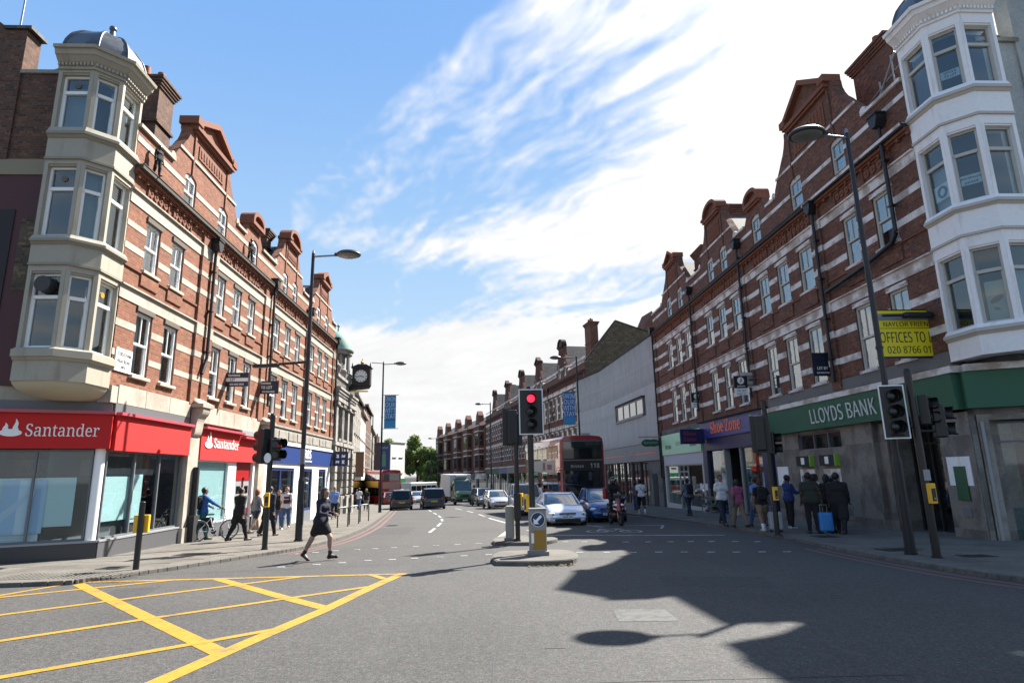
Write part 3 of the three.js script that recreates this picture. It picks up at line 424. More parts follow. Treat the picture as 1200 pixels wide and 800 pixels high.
// left-hand terrace: bays run away from the camera
const XL = -10, XR = 12.7, SR = 43.2;
const leftBlock = thing('brick_terrace', 'sunlit red brick terrace with cream bands and corner bay tower left of the street', 'building', [XL, 0, -16], Math.PI / 2);
const SL = (u) => u - 16;
terrace({
  root: leftBlock, S: SL, s0: 0.56, s1: 25.05, seed: 11, brick: MAT.brickL, cream: MAT.cream, terra: MAT.terraL, gtrim: std(0.33, 0.12, 0.065, 0.85), lintel: std(0.2, 0.17, 0.14, 0.9), glassM: MAT.glass, curtainM: MAT.curtain, frame: MAT.white, gutter: std(0.09, 0.07, 0.055, 0.8),
  lev: { base: 4.2, sill1: 4.62, head1: 6.5, B2: [6.66, 7.03], string: 7.6, sill2: 7.74, head2: 9.27, B3: [9.5, 9.88], gut: 10.62, sillA: 10.76, headA: 11.86, bandA: [11.4, 11.58], cope: 11.86, thin1: [[5.03, 5.21], [5.86, 6.06]], thin2: [[8.11, 8.3], [8.79, 8.96]] },
  wins1: [[17.55, 18.39], [19.1, 19.93], [22.48, 23.27], [24.06, 24.89], [25.64, 26.43], [28.95, 29.79], [30.6, 31.49], [32.28, 33.17], [35.15, 36.02], [36.85, 37.77], [38.5, 39.42]],
  wins2: [[17.55, 18.35], [19.08, 19.87], [22.48, 23.27], [24.06, 24.87], [25.64, 26.41], [28.95, 29.77], [30.6, 31.47], [32.28, 33.15], [35.15, 36.02], [36.85, 37.77], [38.5, 39.42]],
  attic: [[19.45, 20.25], [22.12, 22.93], [25.42, 26.25], [29.82, 30.57], [31.44, 32.21], [36.3, 37.09], [38.15, 38.99]],
  gables: [{ u: 21.2, hw: 2.6, nw: 1.65, pw: 1.45, cap: 13.75, apex: 14.6, kind: 'ped', ears: true }, { u: 25.75, hw: 1.0, nw: 0.62, pw: 0.55, cap: 12.6, apex: 13.05, kind: 'seg' }, { u: 30.95, hw: 2.3, nw: 1.15, pw: 0.8, cap: 13.7, apex: 14.4, kind: 'seg' }, { u: 37.65, hw: 2.35, nw: 1.15, pw: 0.85, cap: 13.75, apex: 14.4, kind: 'ped', ears: true }],
  pil: [21.3, 22.05, 27.7, 28.4, 34.4, 40.75], pipes: [[21.75, 10.0, 5.3, -1], [28.2, 10.6, 4.9, 0], [34.4, 10.9, 4.9, 0], [40.85, 10.6, 4.9, 0]],
  chimneyM: MAT.brickB, chimneys: [[20.3, 12.2, 15.85, 1.0, -1.9, 3], [30.0, 12.2, 14.2, 0.6, -1.4, 0]],
});
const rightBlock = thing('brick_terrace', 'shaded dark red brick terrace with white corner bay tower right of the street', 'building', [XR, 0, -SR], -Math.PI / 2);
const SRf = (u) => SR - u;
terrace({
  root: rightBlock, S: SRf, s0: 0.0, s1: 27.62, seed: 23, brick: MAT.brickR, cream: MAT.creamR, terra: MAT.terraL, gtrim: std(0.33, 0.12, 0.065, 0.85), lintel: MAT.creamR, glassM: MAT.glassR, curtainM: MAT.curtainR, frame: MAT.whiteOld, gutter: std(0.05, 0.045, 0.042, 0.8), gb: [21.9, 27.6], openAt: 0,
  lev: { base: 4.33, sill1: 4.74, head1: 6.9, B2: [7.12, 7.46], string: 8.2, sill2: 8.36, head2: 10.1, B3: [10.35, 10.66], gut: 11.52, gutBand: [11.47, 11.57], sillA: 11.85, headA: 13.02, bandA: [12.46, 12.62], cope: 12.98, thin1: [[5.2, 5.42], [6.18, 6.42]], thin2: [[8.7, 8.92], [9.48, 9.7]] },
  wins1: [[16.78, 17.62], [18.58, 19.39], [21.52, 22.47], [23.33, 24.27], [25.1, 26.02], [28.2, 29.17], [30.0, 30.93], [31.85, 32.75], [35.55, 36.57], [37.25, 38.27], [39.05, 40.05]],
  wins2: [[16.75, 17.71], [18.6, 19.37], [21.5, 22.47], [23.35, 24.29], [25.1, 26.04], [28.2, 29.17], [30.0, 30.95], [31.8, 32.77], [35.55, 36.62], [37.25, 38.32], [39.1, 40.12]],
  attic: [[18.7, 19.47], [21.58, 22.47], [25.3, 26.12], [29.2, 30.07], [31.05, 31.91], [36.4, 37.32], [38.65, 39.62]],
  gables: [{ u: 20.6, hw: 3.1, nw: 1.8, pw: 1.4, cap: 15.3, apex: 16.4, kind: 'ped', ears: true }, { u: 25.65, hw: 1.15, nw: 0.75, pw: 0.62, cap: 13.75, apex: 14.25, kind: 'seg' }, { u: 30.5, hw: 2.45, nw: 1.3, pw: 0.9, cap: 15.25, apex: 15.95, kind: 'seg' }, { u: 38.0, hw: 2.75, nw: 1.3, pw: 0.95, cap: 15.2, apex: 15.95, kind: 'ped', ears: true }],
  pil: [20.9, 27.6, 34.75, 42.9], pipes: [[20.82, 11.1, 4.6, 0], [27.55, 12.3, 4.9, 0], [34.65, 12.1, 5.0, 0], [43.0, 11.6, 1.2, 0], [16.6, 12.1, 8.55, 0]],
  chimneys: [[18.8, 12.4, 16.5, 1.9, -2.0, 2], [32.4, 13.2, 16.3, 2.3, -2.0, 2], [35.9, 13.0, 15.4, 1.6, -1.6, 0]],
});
part(rightBlock, 'waste_pipe', tube([[SRf(16.6), 8.5, 0.2], [SRf(16.75), 8.3, 0.19], [SRf(18.3), 8.05, 0.19], [SRf(20.6), 7.85, 0.19]], 0.07, 8, 12), MAT.darkpipe);

// ---------- the bay towers on the corners ----------
function off(pts, d) {                                                // grow an open plan polyline outwards (front is on the left hand of the walk)
  const n = pts.length; return pts.map((p, i) => { const q = [];
    for (const [a, b] of [[i - 1, i], [i, i + 1]]) if (a >= 0 && b < n) { const dx = pts[b][0] - pts[a][0], dz = pts[b][1] - pts[a][1], l = Math.hypot(dx, dz); q.push([-dz / l, dx / l]); }
    if (q.length === 1) return [p[0] + q[0][0] * d, p[1] + q[0][1] * d];
    const mx = q[0][0] + q[1][0], mz = q[0][1] + q[1][1], l2 = mx * mx + mz * mz; return [p[0] + (mx * 2 * d) / l2, p[1] + (mz * 2 * d) / l2]; });
}
function tower(root, plan, back, Lv, m, dirSign, ledgeM) {            // plan: four points of the three facets in the building's own frame
  const ring = (d, y) => [...off(plan, d), ...back].map(([x, z]) => [x, y, z]);
  const solid = (y0, y1, d0, d1 = d0) => loft(dirSign > 0 ? [ring(d0, y0), ring(d1, y1)] : [ring(d0, y0).reverse(), ring(d1, y1).reverse()]);
  const ns = (g) => { const n = g.toNonIndexed(); n.computeVertexNormals(); return buv(n); };
  Lv.solids.forEach(([y0, y1, d0, d1, name]) => part(root, name ?? 'tower_panel', ns(solid(y0, y1, d0, d1)), name ? ledgeM : m));
  part(root, 'tower_core', ns(solid(Lv.core[0], Lv.core[1], -0.5)), MAT.room);
  Lv.storeys.forEach(([y0, y1], k) => {
    for (let f = 0; f < 3; f++) {
      const [a, b] = [plan[f], plan[f + 1]], w = Math.hypot(b[0] - a[0], b[1] - a[1]);
      const xa = dirSign > 0 ? [(b[0] - a[0]) / w, 0, (b[1] - a[1]) / w] : [(a[0] - b[0]) / w, 0, (a[1] - b[1]) / w], o = dirSign > 0 ? a : b, fm = frameM([o[0], y0, o[1]], xa), h = y1 - y0, p = 0.105;
      part(root, 'mullion', buv(M(bx(0.004, p, 0, h, -0.22, 0.0), bx(w - p, w - 0.004, 0, h, -0.22, 0.0), bx(p, w - p, h - 0.05, h, -0.2, -0.03)).applyMatrix4(fm)), m);
      const g = grp(root, 'bay_window'); g.applyMatrix4(fm); const x0 = p, x1 = w - p, t = 0.055, z0 = -0.2, z1 = -0.12, H = h - 0.05, tr = H * 0.66;
      part(g, 'frame', M(bx(x0, x0 + t, 0, H, z0, z1), bx(x1 - t, x1, 0, H, z0, z1), bx(x0 + t, x1 - t, 0, t * 1.2, z0, z1), bx(x0 + t, x1 - t, H - t, H, z0, z1), bx(x0 + t, x1 - t, tr, tr + 0.09, z0, z1 + 0.02), bx(x0 + t, x0 + t + 0.03, t * 1.2, tr, z0 + 0.02, z1 - 0.01), bx(x1 - t - 0.03, x1 - t, t * 1.2, tr, z0 + 0.02, z1 - 0.01)), Lv.frame);
      part(g, 'pane', bx(x0 + t, x1 - t, tr + 0.09, H - t, -0.165, -0.16), Lv.glass); part(g, 'pane', bx(x0 + t, x1 - t, t * 1.2, tr, -0.165, -0.16), Lv.glass);
      const bl = Lv.blinds?.[k]?.[f]; if (bl) part(g, 'blind', bx(x0, x1, 0, H * bl, -0.36, -0.345), Lv.blindM);
      Lv.extra?.(g, k, f, { x0: x0 + t, x1: x1 - t, tr, H });
    }
  });
  // modillions under the top cornice
  const dn = []; const dp = off(plan, Lv.dent[2]); for (let f = 0; f < 3; f++) { const [a, b] = [dp[f], dp[f + 1]], w = Math.hypot(b[0] - a[0], b[1] - a[1]), xa = dirSign > 0 ? [(b[0] - a[0]) / w, 0, (b[1] - a[1]) / w] : [(a[0] - b[0]) / w, 0, (a[1] - b[1]) / w], o = dirSign > 0 ? a : b, n = Math.round(w / 0.1); for (let i = 0; i < n; i++) dn.push(bx((i + 0.2) * w / n, (i + 0.75) * w / n, 0, Lv.dent[1] - Lv.dent[0], -0.05, 0.05).applyMatrix4(frameM([o[0], Lv.dent[0], o[1]], xa))); }
  const den = part(root, 'dentils', buv(M(dn)), m);
  // lead dome
  const all = [...plan, ...back], cx = (Math.min(...all.map((p) => p[0])) + Math.max(...all.map((p) => p[0]))) / 2, cz = (Math.min(...all.map((p) => p[1])) + Math.max(...all.map((p) => p[1]))) / 2;
  const base = [...off(plan, 0.02), ...back], dy = Lv.domeY, prof = [[1, 0], [0.99, 0.22], [0.95, 0.5], [0.84, 0.82], [0.64, 1.08], [0.36, 1.25], [0.1, 1.32]];
  const rr = prof.map(([k, y]) => base.map(([x, z]) => [cx + (x - cx) * k, dy + y * Lv.domeH, cz + (z - cz) * k])); const dome = grp(root, 'dome');
  part(dome, 'dome_skin', toCreasedNormals(buv(loft(dirSign > 0 ? rr : rr.map((r) => [...r].reverse()))), 0.45), MAT.lead);
  base.slice(0, 4).forEach((_, i) => part(dome, 'rib', tube(rr.map((r) => r[i]), 0.035, 6, 16), MAT.lead));
  part(dome, 'finial', M(cyl(0.09, 0.07, 0.3, cx, dy + 1.3 * Lv.domeH, cz, 10), ball(0.1, cx, dy + 1.3 * Lv.domeH + 0.34, cz)), MAT.lead);
}
{ // left tower; world (x, z) to the terrace's own frame is s = -z - 16, d = x + 10
  const q = ([x, z]) => [-z - 16, x - XL], plan = [[-11.44, -15.14], [-10.5, -15.14], [-10.0, -15.64], [-10.0, -16.62]].map(q), back = [[-10.35, -16.8], [-11.44, -16.8]].map(q);
  tower(leftBlock, plan, back, {
    core: [4.2, 12.6], storeys: [[4.92, 6.9], [7.86, 9.86], [10.92, 12.58]], frame: MAT.white, glass: MAT.glassT, blindM: std(0.5, 0.52, 0.5, 0.9), blinds: [[0, 0, 0.9], [0, 1, 0.95], [0.85, 0, 0.9]],
    solids: [[4.1, 4.6, 0.02, 0.02], [4.6, 4.68, 0.05, 0.1], [4.68, 4.86, 0.14, 0.14], [4.86, 4.92, 0.1, 0.02], [6.9, 7.05, 0, 0], [7.05, 7.11, 0.05, 0.05, 'tower_ledge'], [7.11, 7.6, 0.02, 0.02], [7.6, 7.67, 0.04, 0.09, 'tower_ledge'], [7.67, 7.74, 0.12, 0.12, 'tower_ledge'], [7.74, 7.86, 0.1, 0.02], [9.86, 9.98, 0, 0], [9.98, 10.04, 0.05, 0.05, 'tower_ledge'], [10.04, 10.6, 0.02, 0.02], [10.6, 10.68, 0.04, 0.09, 'tower_ledge'], [10.68, 10.76, 0.12, 0.12, 'tower_ledge'], [10.76, 10.92, 0.1, 0.02], [12.58, 12.66, 0, 0], [12.66, 12.74, 0.05, 0.05], [12.84, 12.98, 0.1, 0.22], [12.98, 13.12, 0.24, 0.28], [13.12, 13.2, 0.34, 0.36], [13.2, 13.24, 0.3, 0.2, 'tower_ledge'], [12.74, 12.84, 0.04, 0.08]],
    dent: [12.74, 12.83, 0.06], domeY: 13.22, domeH: 0.82,
    extra: (g, k, f, w) => {
      const cx = (w.x0 + w.x1) / 2, cy = (w.tr + 0.09 + w.H - 0.055) / 2;
      if (k === 0 && f === 0) part(g, 'fan_cowl', M(disc(0.2, 0.3, cx, cy, -0.05, 24), disc(0.22, 0.04, cx, cy, -0.12, 24)), std(0.05, 0.045, 0.045, 0.5));
      else if (f === 0) part(g, 'ventilator', M(disc(0.085, 0.02, cx, cy, -0.15, 18), disc(0.05, 0.03, cx, cy, -0.15, 12)), std(0.2, 0.17, 0.13, 0.6));
      else if (k === 0 && f === 2) part(g, 'ventilator', disc(0.08, 0.02, cx, cy, -0.15, 18), MAT.gold);
    },
  }, MAT.stuccoL, 1, std(0.44, 0.4, 0.31, 0.8));
  const sk = (d, y) => [...off(plan, d), ...back].map(([x, z]) => [x, y, z]); const cx = (plan[0][0] + plan[3][0]) / 2, cz = -0.9;
  const rg = [[1, 4.1], [0.98, 4.02], [0.91, 3.92], [0.78, 3.83], [0.6, 3.77], [0.4, 3.745]].map(([k, y]) => sk(-0.02, y).map(([x, , z]) => [back[0][0] + (x - back[0][0]) * k, y, back[1][1] * 0 + cz + (z - cz) * k])).reverse();
  part(leftBlock, 'tower_corbel', toCreasedNormals(buv(loft(rg)), 0.9), MAT.bowl);
}
{ // right tower; s = z + 43.2, d = 12.7 - x
  const q = ([x, z]) => [z + SR, XR - x], plan = [[12.7, -15.58], [12.7, -14.52], [13.3, -13.92], [14.3, -13.92]].map(q), back = [[14.3, -15.6], [13.1, -15.6]].map(q);
  tower(rightBlock, plan, back, {
    core: [4.2, 13.8], storeys: [[5.14, 7.2], [8.46, 10.5], [11.76, 13.6]], frame: MAT.whiteOld, glass: MAT.glassT, blindM: std(0.45, 0.55, 0.6, 0.9), blinds: [[0, 0, 0.7], [0.66, 0, 0], [0, 0, 0]],
    solids: [[4.35, 4.86, 0.03, 0.03], [4.86, 4.94, 0.05, 0.1, 'tower_ledge'], [4.94, 5.03, 0.13, 0.13, 'tower_ledge'], [5.03, 5.14, 0.1, 0.02], [7.2, 7.5, 0, 0], [7.5, 7.57, 0.05, 0.05, 'tower_ledge'], [7.57, 8.18, 0.02, 0.02], [8.18, 8.25, 0.04, 0.09, 'tower_ledge'], [8.25, 8.33, 0.12, 0.12, 'tower_ledge'], [8.33, 8.46, 0.1, 0.02], [10.5, 10.76, 0, 0], [10.76, 10.83, 0.05, 0.05, 'tower_ledge'], [10.83, 11.44, 0.02, 0.02], [11.44, 11.52, 0.04, 0.09, 'tower_ledge'], [11.52, 11.61, 0.12, 0.12, 'tower_ledge'], [11.61, 11.76, 0.1, 0.02], [13.6, 13.9, 0, 0], [13.9, 13.98, 0.05, 0.05], [13.98, 14.08, 0.04, 0.08], [14.08, 14.22, 0.1, 0.24], [14.22, 14.36, 0.26, 0.3], [14.36, 14.46, 0.36, 0.38], [14.46, 14.52, 0.3, 0.2, 'tower_ledge']],
    dent: [13.98, 14.07, 0.06], domeY: 14.5, domeH: 0.9,
    extra: (g, k, f, w) => {
      const cx = (w.x0 + w.x1) / 2;
      if (f === 1 && k > 0) { part(g, 'window_notice', bx(w.x0 + 0.04, w.x1 - 0.04, k === 2 ? 0.42 : 0.5, k === 2 ? 0.66 : 0.78, -0.22, -0.21), std(0.7, 0.73, 0.74, 0.8)); part(g, 'notice_print', M(letters(k === 2 ? 'OFFICE' : 'warehouse', 0.07, 0.004, 'bold', 0.9).translate(cx, (k === 2 ? 0.56 : 0.66), -0.209), letters(k === 2 ? 'TO LET' : 'packed', 0.07, 0.004, 'bold', 0.9).translate(cx, (k === 2 ? 0.46 : 0.54), -0.209)), MAT.black); }
      if (f === 0 && k === 1) { part(g, 'window_notice', bx(w.x0 + 0.04, w.x1 - 0.1, 0.4, 0.85, -0.22, -0.21), std(0.7, 0.78, 0.8, 0.8)); part(g, 'notice_print', new THREE.TorusGeometry(0.14, 0.035, 8, 24).translate(cx - 0.03, 0.62, -0.2), MAT.navy); }
      if (f === 1 && k === 0) { part(g, 'window_poster', bx(w.x0 + 0.1, w.x1 - 0.04, 0.1, w.tr - 0.22, -0.24, -0.23), new THREE.MeshStandardMaterial({ roughness: 0.8, map: canvasTex(64, 96, (c, W, H) => { c.fillStyle = '#8fa29a'; c.fillRect(0, 0, W, H); c.fillStyle = '#b9b8a4'; c.fillRect(0, 0, W, 36); c.fillStyle = '#6b4a30'; c.beginPath(); c.ellipse(34, 46, 24, 7, -0.3, 0, 7); c.fill(); c.fillStyle = '#3b4a48'; c.beginPath(); c.ellipse(30, 70, 12, 4, 0.2, 0, 7); c.fill(); }) })); }
    },
  }, MAT.stuccoR, 1, std(0.62, 0.58, 0.52, 0.8));
}
// ---------- shopfronts ----------
const fitW = (g, w) => { g.computeBoundingBox(); const b = g.boundingBox; return g.scale(w / (b.max.x - b.min.x), 1, 1); };
const at = (g, m) => g.applyMatrix4(m);
function sp(parent, name, geo, m, mat4, label) { return part(parent, name, buv(mat4 ? geo.applyMatrix4(mat4) : geo), m, label); }
const flameLogo = (k) => {                                            // an ellipse with three licks of flame
  const e = new THREE.Shape(); e.absellipse(0, 0, 0.5 * k, 0.2 * k, 0, Math.PI * 2);
  const lick = (x, h) => { const s = new THREE.Shape(); s.moveTo(x - 0.08 * k, 0.1 * k); s.bezierCurveTo(x - 0.2 * k, 0.3 * k, x + 0.06 * k, h * 0.6 * k, x - 0.02 * k, h * k); s.bezierCurveTo(x + 0.16 * k, h * 0.75 * k, x + 0.14 * k, h * 0.5 * k, x + 0.1 * k, 0.35 * k); s.bezierCurveTo(x + 0.12 * k, 0.25 * k, x + 0.2 * k, 0.15 * k, x + 0.14 * k, 0.06 * k); s.closePath(); return ext(s, 0, 0.025); };
  return M(ext(e, 0, 0.024), lick(-0.12, 0.55), lick(0.08, 0.78));
};
function console_(root, s, w, y0, y1, m) {                            // pilaster shaft with a scrolled console and cap
  const k = grp(root, 'pilaster'); const c = s;
  part(k, 'shaft', buv(M(bx(c - w / 2, c + w / 2, -1, y1 - 1.0, -0.3, 0.1), bx(c - w / 2 - 0.05, c + w / 2 + 0.05, -1, y0 + 0.45, -0.3, 0.15))), m);
  const pr = new THREE.Shape(); pr.moveTo(0, y1 - 1.0); pr.bezierCurveTo(0.3, y1 - 1.0, 0.12, y1 - 0.55, 0.3, y1 - 0.3); pr.bezierCurveTo(0.42, y1 - 0.2, 0.42, y1, 0.4, y1); pr.lineTo(0, y1); pr.closePath();
  const cs = ext(pr, -w * 0.36, w * 0.36).applyMatrix4(new THREE.Matrix4().makeBasis(V(0, 0, 1), Y, V(-1, 0, 0))).translate(c, 0, 0.02);
  part(k, 'console', buv(cs), m);
  part(k, 'cap', buv(M(bx(c - w / 2 - 0.06, c + w / 2 + 0.06, y1, y1 + 0.12, -0.3, 0.48), loft([[[-0.06, 0, 0.48], [w + 0.06, 0, 0.48], [w + 0.06, 0, 0], [-0.06, 0, 0]], [[w * 0.2, 0.22, 0.1], [w * 0.8, 0.22, 0.1], [w * 0.8, 0.22, 0], [w * 0.2, 0.22, 0]]].map((r) => r.map(([x, y, z]) => [c - w / 2 + x, y1 + 0.12 + y, z]))))), m);
}
function glazing(parent, x0, x1, y0, y1, n, fm, m4, o = {}) {         // mullioned shop window: frame bars and one pane per light
  const w = (x1 - x0) / n, t = o.t ?? 0.05, d = o.d ?? -0.06, fr = [bx(x0, x1, y0, y0 + t, d - 0.05, d + 0.05), bx(x0, x1, y1 - t, y1, d - 0.05, d + 0.05)];
  for (let i = 0; i <= n; i++) fr.push(bx(Math.max(x0, x0 + i * w - t / 2), Math.min(x1, x0 + i * w + t / 2), y0 + t, y1 - t, d - 0.05, d + 0.05));
  if (o.transom) fr.push(bx(x0 + t / 2, x1 - t / 2, o.transom - t / 2, o.transom + t / 2, d - 0.045, d + 0.045));
  sp(parent, 'window_frame', M(fr), fm, m4);
  for (let i = 0; i < n; i++) sp(parent, 'pane', bx(x0 + i * w + t / 2, x0 + (i + 1) * w - t / 2, y0 + t, y1 - t, d - 0.005, d + 0.001), o.glass ?? MAT.shopGlass, m4);
}
{ // --- left: red bank on the chamfered corner and the first bay ---
  const gL = (u) => gy(-u) + 0.12;
  const k = grp(leftBlock, 'shopfront', 'red corner bank shopfront under the bay tower');
  const Lc = 2.75, P = [0.93, 0, 0], xa = V(0.41, 0, 0.91).normalize(), Q = [P[0] - xa.x * Lc, 0, P[2] - xa.z * Lc], F = frameM(Q, [xa.x, 0, xa.z]);
  const y0 = -0.3;
  sp(k, 'stall_riser', bx(0, Lc, y0, 0.14, -0.25, 0.03), MAT.plinth, F.clone()); sp(k, 'stall_riser', bx(0.95, 5.22, y0 - 0.2, 0.14, -0.25, 0.03), std(0.15, 0.15, 0.16, 0.5));
  sp(k, 'riser_cap', bx(0, Lc, 0.14, 0.19, -0.25, 0.05), MAT.palegrey, F); sp(k, 'riser_cap', bx(0.95, 5.22, 0.14, 0.19, -0.25, 0.05), MAT.palegrey);
  glazing(k, 0, Lc - 0.3, 0.19, 2.5, 2, MAT.grey, F, { d: -0.1 }); glazing(k, 1.05, 5.15, 0.19, 2.5, 3, MAT.grey, null, { d: -0.1 });
  sp(k, 'corner_column', cyl(0.13, 0.13, 2.4, Lc - 0.17, 0.15, -0.14, 20), MAT.white, F);
  sp(k, 'fascia', rbx(-0.3, Lc + 0.05, 2.52, 3.42, -0.1, 0.14, 0.01, 1), MAT.red, F); sp(k, 'fascia', bx(0.98, 5.22, 2.48, 3.42, -0.1, 0.145), MAT.red);
  sp(k, 'fascia_tray', bx(-0.3, Lc + 0.1, 3.42, 3.5, -0.1, 0.24), MAT.redTop, F); sp(k, 'fascia_tray', bx(0.98, 5.25, 3.42, 3.5, -0.1, 0.25), MAT.redTop);
  sp(k, 'roller_housing', bx(-0.3, Lc, 3.5, 3.74, -0.2, 0.06), MAT.grey, F); sp(k, 'roller_housing', bx(0.95, 5.2, 3.5, 3.74, -0.2, 0.066), std(0.2, 0.21, 0.22, 0.5));
  sp(k, 'frieze', bx(-0.3, Lc + 0.02, 3.74, 4.14, -0.4, 0.02), MAT.stuccoL, F); for (let i = 0; i < 3; i++) sp(k, 'stone_panel', rbx(1.0 + i * 1.4, 2.39 + i * 1.4, 3.745, 4.26, -0.2, 0.07, 0.012, 1), MAT.cream);
  sp(k, 'stone_panel', bx(0.7, 1.0, 3.745, 4.2, -0.3, 0.05), MAT.cream);
  sp(k, 'lettering', fitW(letters('Santander', 0.31, 0.02, 'serif', 1, 'left'), 1.56).translate(Lc - 1.78, 2.83, 0.141), MAT.white, F); sp(k, 'flame_emblem', flameLogo(0.46).translate(Lc - 2.08, 2.91, 0.141), MAT.white, F);
  // behind the glass: frosted screens, a hanging poster, back wall
  sp(k, 'frosted_screen', bx(0.05, Lc - 0.62, 0.57, 1.79, -0.17, -0.165), MAT.frosted, F); sp(k, 'window_poster', bx(0.62, 1.52, 0.42, 1.74, -0.15, -0.14), new THREE.MeshStandardMaterial({ roughness: 0.6, map: canvasTex(96, 128, (c, W, H) => { c.fillStyle = '#b9cfe4'; c.fillRect(0, 0, W, H); c.fillStyle = '#dfe8ee'; c.fillRect(36, 0, 22, H); c.fillStyle = '#a2bddb'; c.fillRect(60, 20, 26, H); c.fillStyle = '#cddbe8'; c.beginPath(); c.moveTo(0, 80); c.lineTo(70, 18); c.lineTo(70, 34); c.lineTo(0, 104); c.fill(); }) }), F);
  k.children[k.children.length - 1].geometry = (() => { const g = new THREE.PlaneGeometry(0.9, 1.32).translate(1.07, 1.08, -0.14); return g.applyMatrix4(F); })();
  sp(k, 'window_panel', bx(0.2, 1.45, 0.2, 0.56, -0.2, -0.19), std(0.62, 0.72, 0.74, 0.6), F);
  sp(k, 'frosted_screen', bx(1.1, 3.1, 0.62, 1.8, -0.17, -0.165), MAT.frosted); sp(k, 'inner_strip', bx(1.1, 3.9, 1.84, 2.02, -0.3, -0.29), MAT.palegrey); sp(k, 'window_panel', bx(2.5, 3.15, 0.5, 1.86, -0.2, -0.19), std(0.72, 0.8, 0.82, 0.5));
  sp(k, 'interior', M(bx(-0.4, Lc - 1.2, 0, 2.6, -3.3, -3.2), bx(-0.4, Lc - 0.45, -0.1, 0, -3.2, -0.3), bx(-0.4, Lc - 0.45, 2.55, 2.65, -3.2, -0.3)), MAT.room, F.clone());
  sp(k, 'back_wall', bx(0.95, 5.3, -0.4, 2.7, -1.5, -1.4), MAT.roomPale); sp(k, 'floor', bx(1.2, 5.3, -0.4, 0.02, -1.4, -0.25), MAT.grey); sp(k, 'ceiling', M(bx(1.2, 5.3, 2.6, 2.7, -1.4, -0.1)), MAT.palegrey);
  sp(k, 'counter', M(bx(0.4, 1.9, 0, 1.0, -2.4, -1.9), bx(1.5, 2.4, 0, 1.35, -3.0, -2.6)), MAT.grey, F); sp(k, 'inner_board', bx(0.1, 2.2, 1.85, 2.3, -1.7, -1.66), MAT.palegrey, F); sp(k, 'board_lettering', letters('nilkom', 0.2, 0.01, 'bold', 1.2).translate(1.15, 1.95, -1.655), std(0.08, 0.22, 0.4, 0.6), F);
  console_(leftBlock, 5.62, 0.74, gL(21.6), 4.1, MAT.cream); console_(leftBlock, 12.25, 0.74, gL(28.2), 4.05, MAT.cream);
  sp(leftBlock, 'drain_pipe', M(cyl(0.12, 0.1, 2.6, 5.75, -0.5, 0.2, 10), bx(5.55, 5.95, -0.6, 0.5, 0.1, 0.34)), MAT.dark);
  // --- left: second red bank bay with cash machines ---
  const b = grp(leftBlock, 'shopfront', 'red bank shopfront with two cash machines');
  sp(b, 'stall_riser', bx(6.05, 11.8, -0.7, 0.12, -0.2, 0.02), std(0.17, 0.17, 0.18, 0.6)); sp(b, 'fascia', bx(6.08, 11.82, 2.36, 3.44, -0.1, 0.12), MAT.red); sp(b, 'fascia_tray', bx(6.08, 9.6, 3.44, 3.52, -0.1, 0.3), MAT.redTop); sp(b, 'fascia_tray', bx(9.6, 11.85, 3.3, 3.38, 0.12, 0.34), MAT.redTop); sp(b, 'roller_housing', bx(9.6, 11.8, 3.45, 3.64, -0.1, 0.16), MAT.palegrey);
  for (let i = 0; i < 4; i++) sp(b, 'stone_panel', rbx(6.1 + i * 1.43, 7.52 + i * 1.43, 3.65, 4.26, -0.2, 0.06, 0.012, 1), MAT.cream);
  sp(b, 'lettering', fitW(letters('Santander', 0.34, 0.02, 'serif', 1, 'left'), 2.3).translate(7.1, 2.82, 0.121), MAT.white); sp(b, 'flame_emblem', flameLogo(0.6).translate(6.66, 2.9, 0.121), MAT.white);
  glazing(b, 6.1, 8.9, 0.12, 2.36, 1, MAT.white, null, { d: -0.05 }); sp(b, 'frosted_screen', bx(6.15, 8.85, 0.15, 2.34, -0.13, -0.12), MAT.frosted); sp(b, 'white_panel', bx(8.9, 9.65, 0.12, 2.36, -0.3, 0.0), MAT.white);
  sp(b, 'red_panel', bx(9.65, 11.45, 0.12, 2.36, -0.3, -0.1), MAT.redPanel); sp(b, 'white_panel', bx(11.45, 11.62, -0.5, 2.36, -0.3, 0.02), MAT.white);
  for (const s of [10.1, 10.95]) { const a = grp(b, 'cash_machine'); part(a, 'surround', bx(s - 0.3, s + 0.3, 0.5, 1.62, -0.12, -0.05), MAT.palegrey); part(a, 'screen', bx(s - 0.2, s + 0.2, 1.1, 1.4, -0.06, -0.04), MAT.tint); part(a, 'keypad', bx(s - 0.2, s + 0.2, 0.85, 1.0, -0.06, 0.02), MAT.grey); part(a, 'header', bx(s - 0.3, s + 0.3, 1.62, 1.75, -0.1, -0.03), MAT.redPanel); }
  sp(b, 'back_wall', bx(6, 11.9, -0.7, 3.9, -0.6, -0.5), MAT.roomPale);
  // --- left: blue bank ---
  const c = grp(leftBlock, 'shopfront', 'blue and white bank shopfront at the far end');
  sp(c, 'stone_parapet', bx(12.7, 24.95, 3.42, 4.12, -0.2, 0.08), MAT.stone); for (let i = 0; i < 8; i++) sp(c, 'parapet_panel', rbx(12.85 + i * 1.5, 14.2 + i * 1.5, 3.56, 3.98, 0.06, 0.12, 0.02, 1), MAT.stone); sp(c, 'parapet_coping', bx(12.65, 24.98, 4.12, 4.22, -0.3, 0.14), MAT.stone);
  sp(c, 'fascia', bx(12.72, 24.9, 2.42, 3.3, -0.1, 0.12), MAT.rbs); sp(c, 'fascia_trim', M(bx(12.7, 24.95, 3.3, 3.42, -0.1, 0.18), bx(18.1, 18.16, 2.42, 3.3, 0.12, 0.13)), MAT.white);
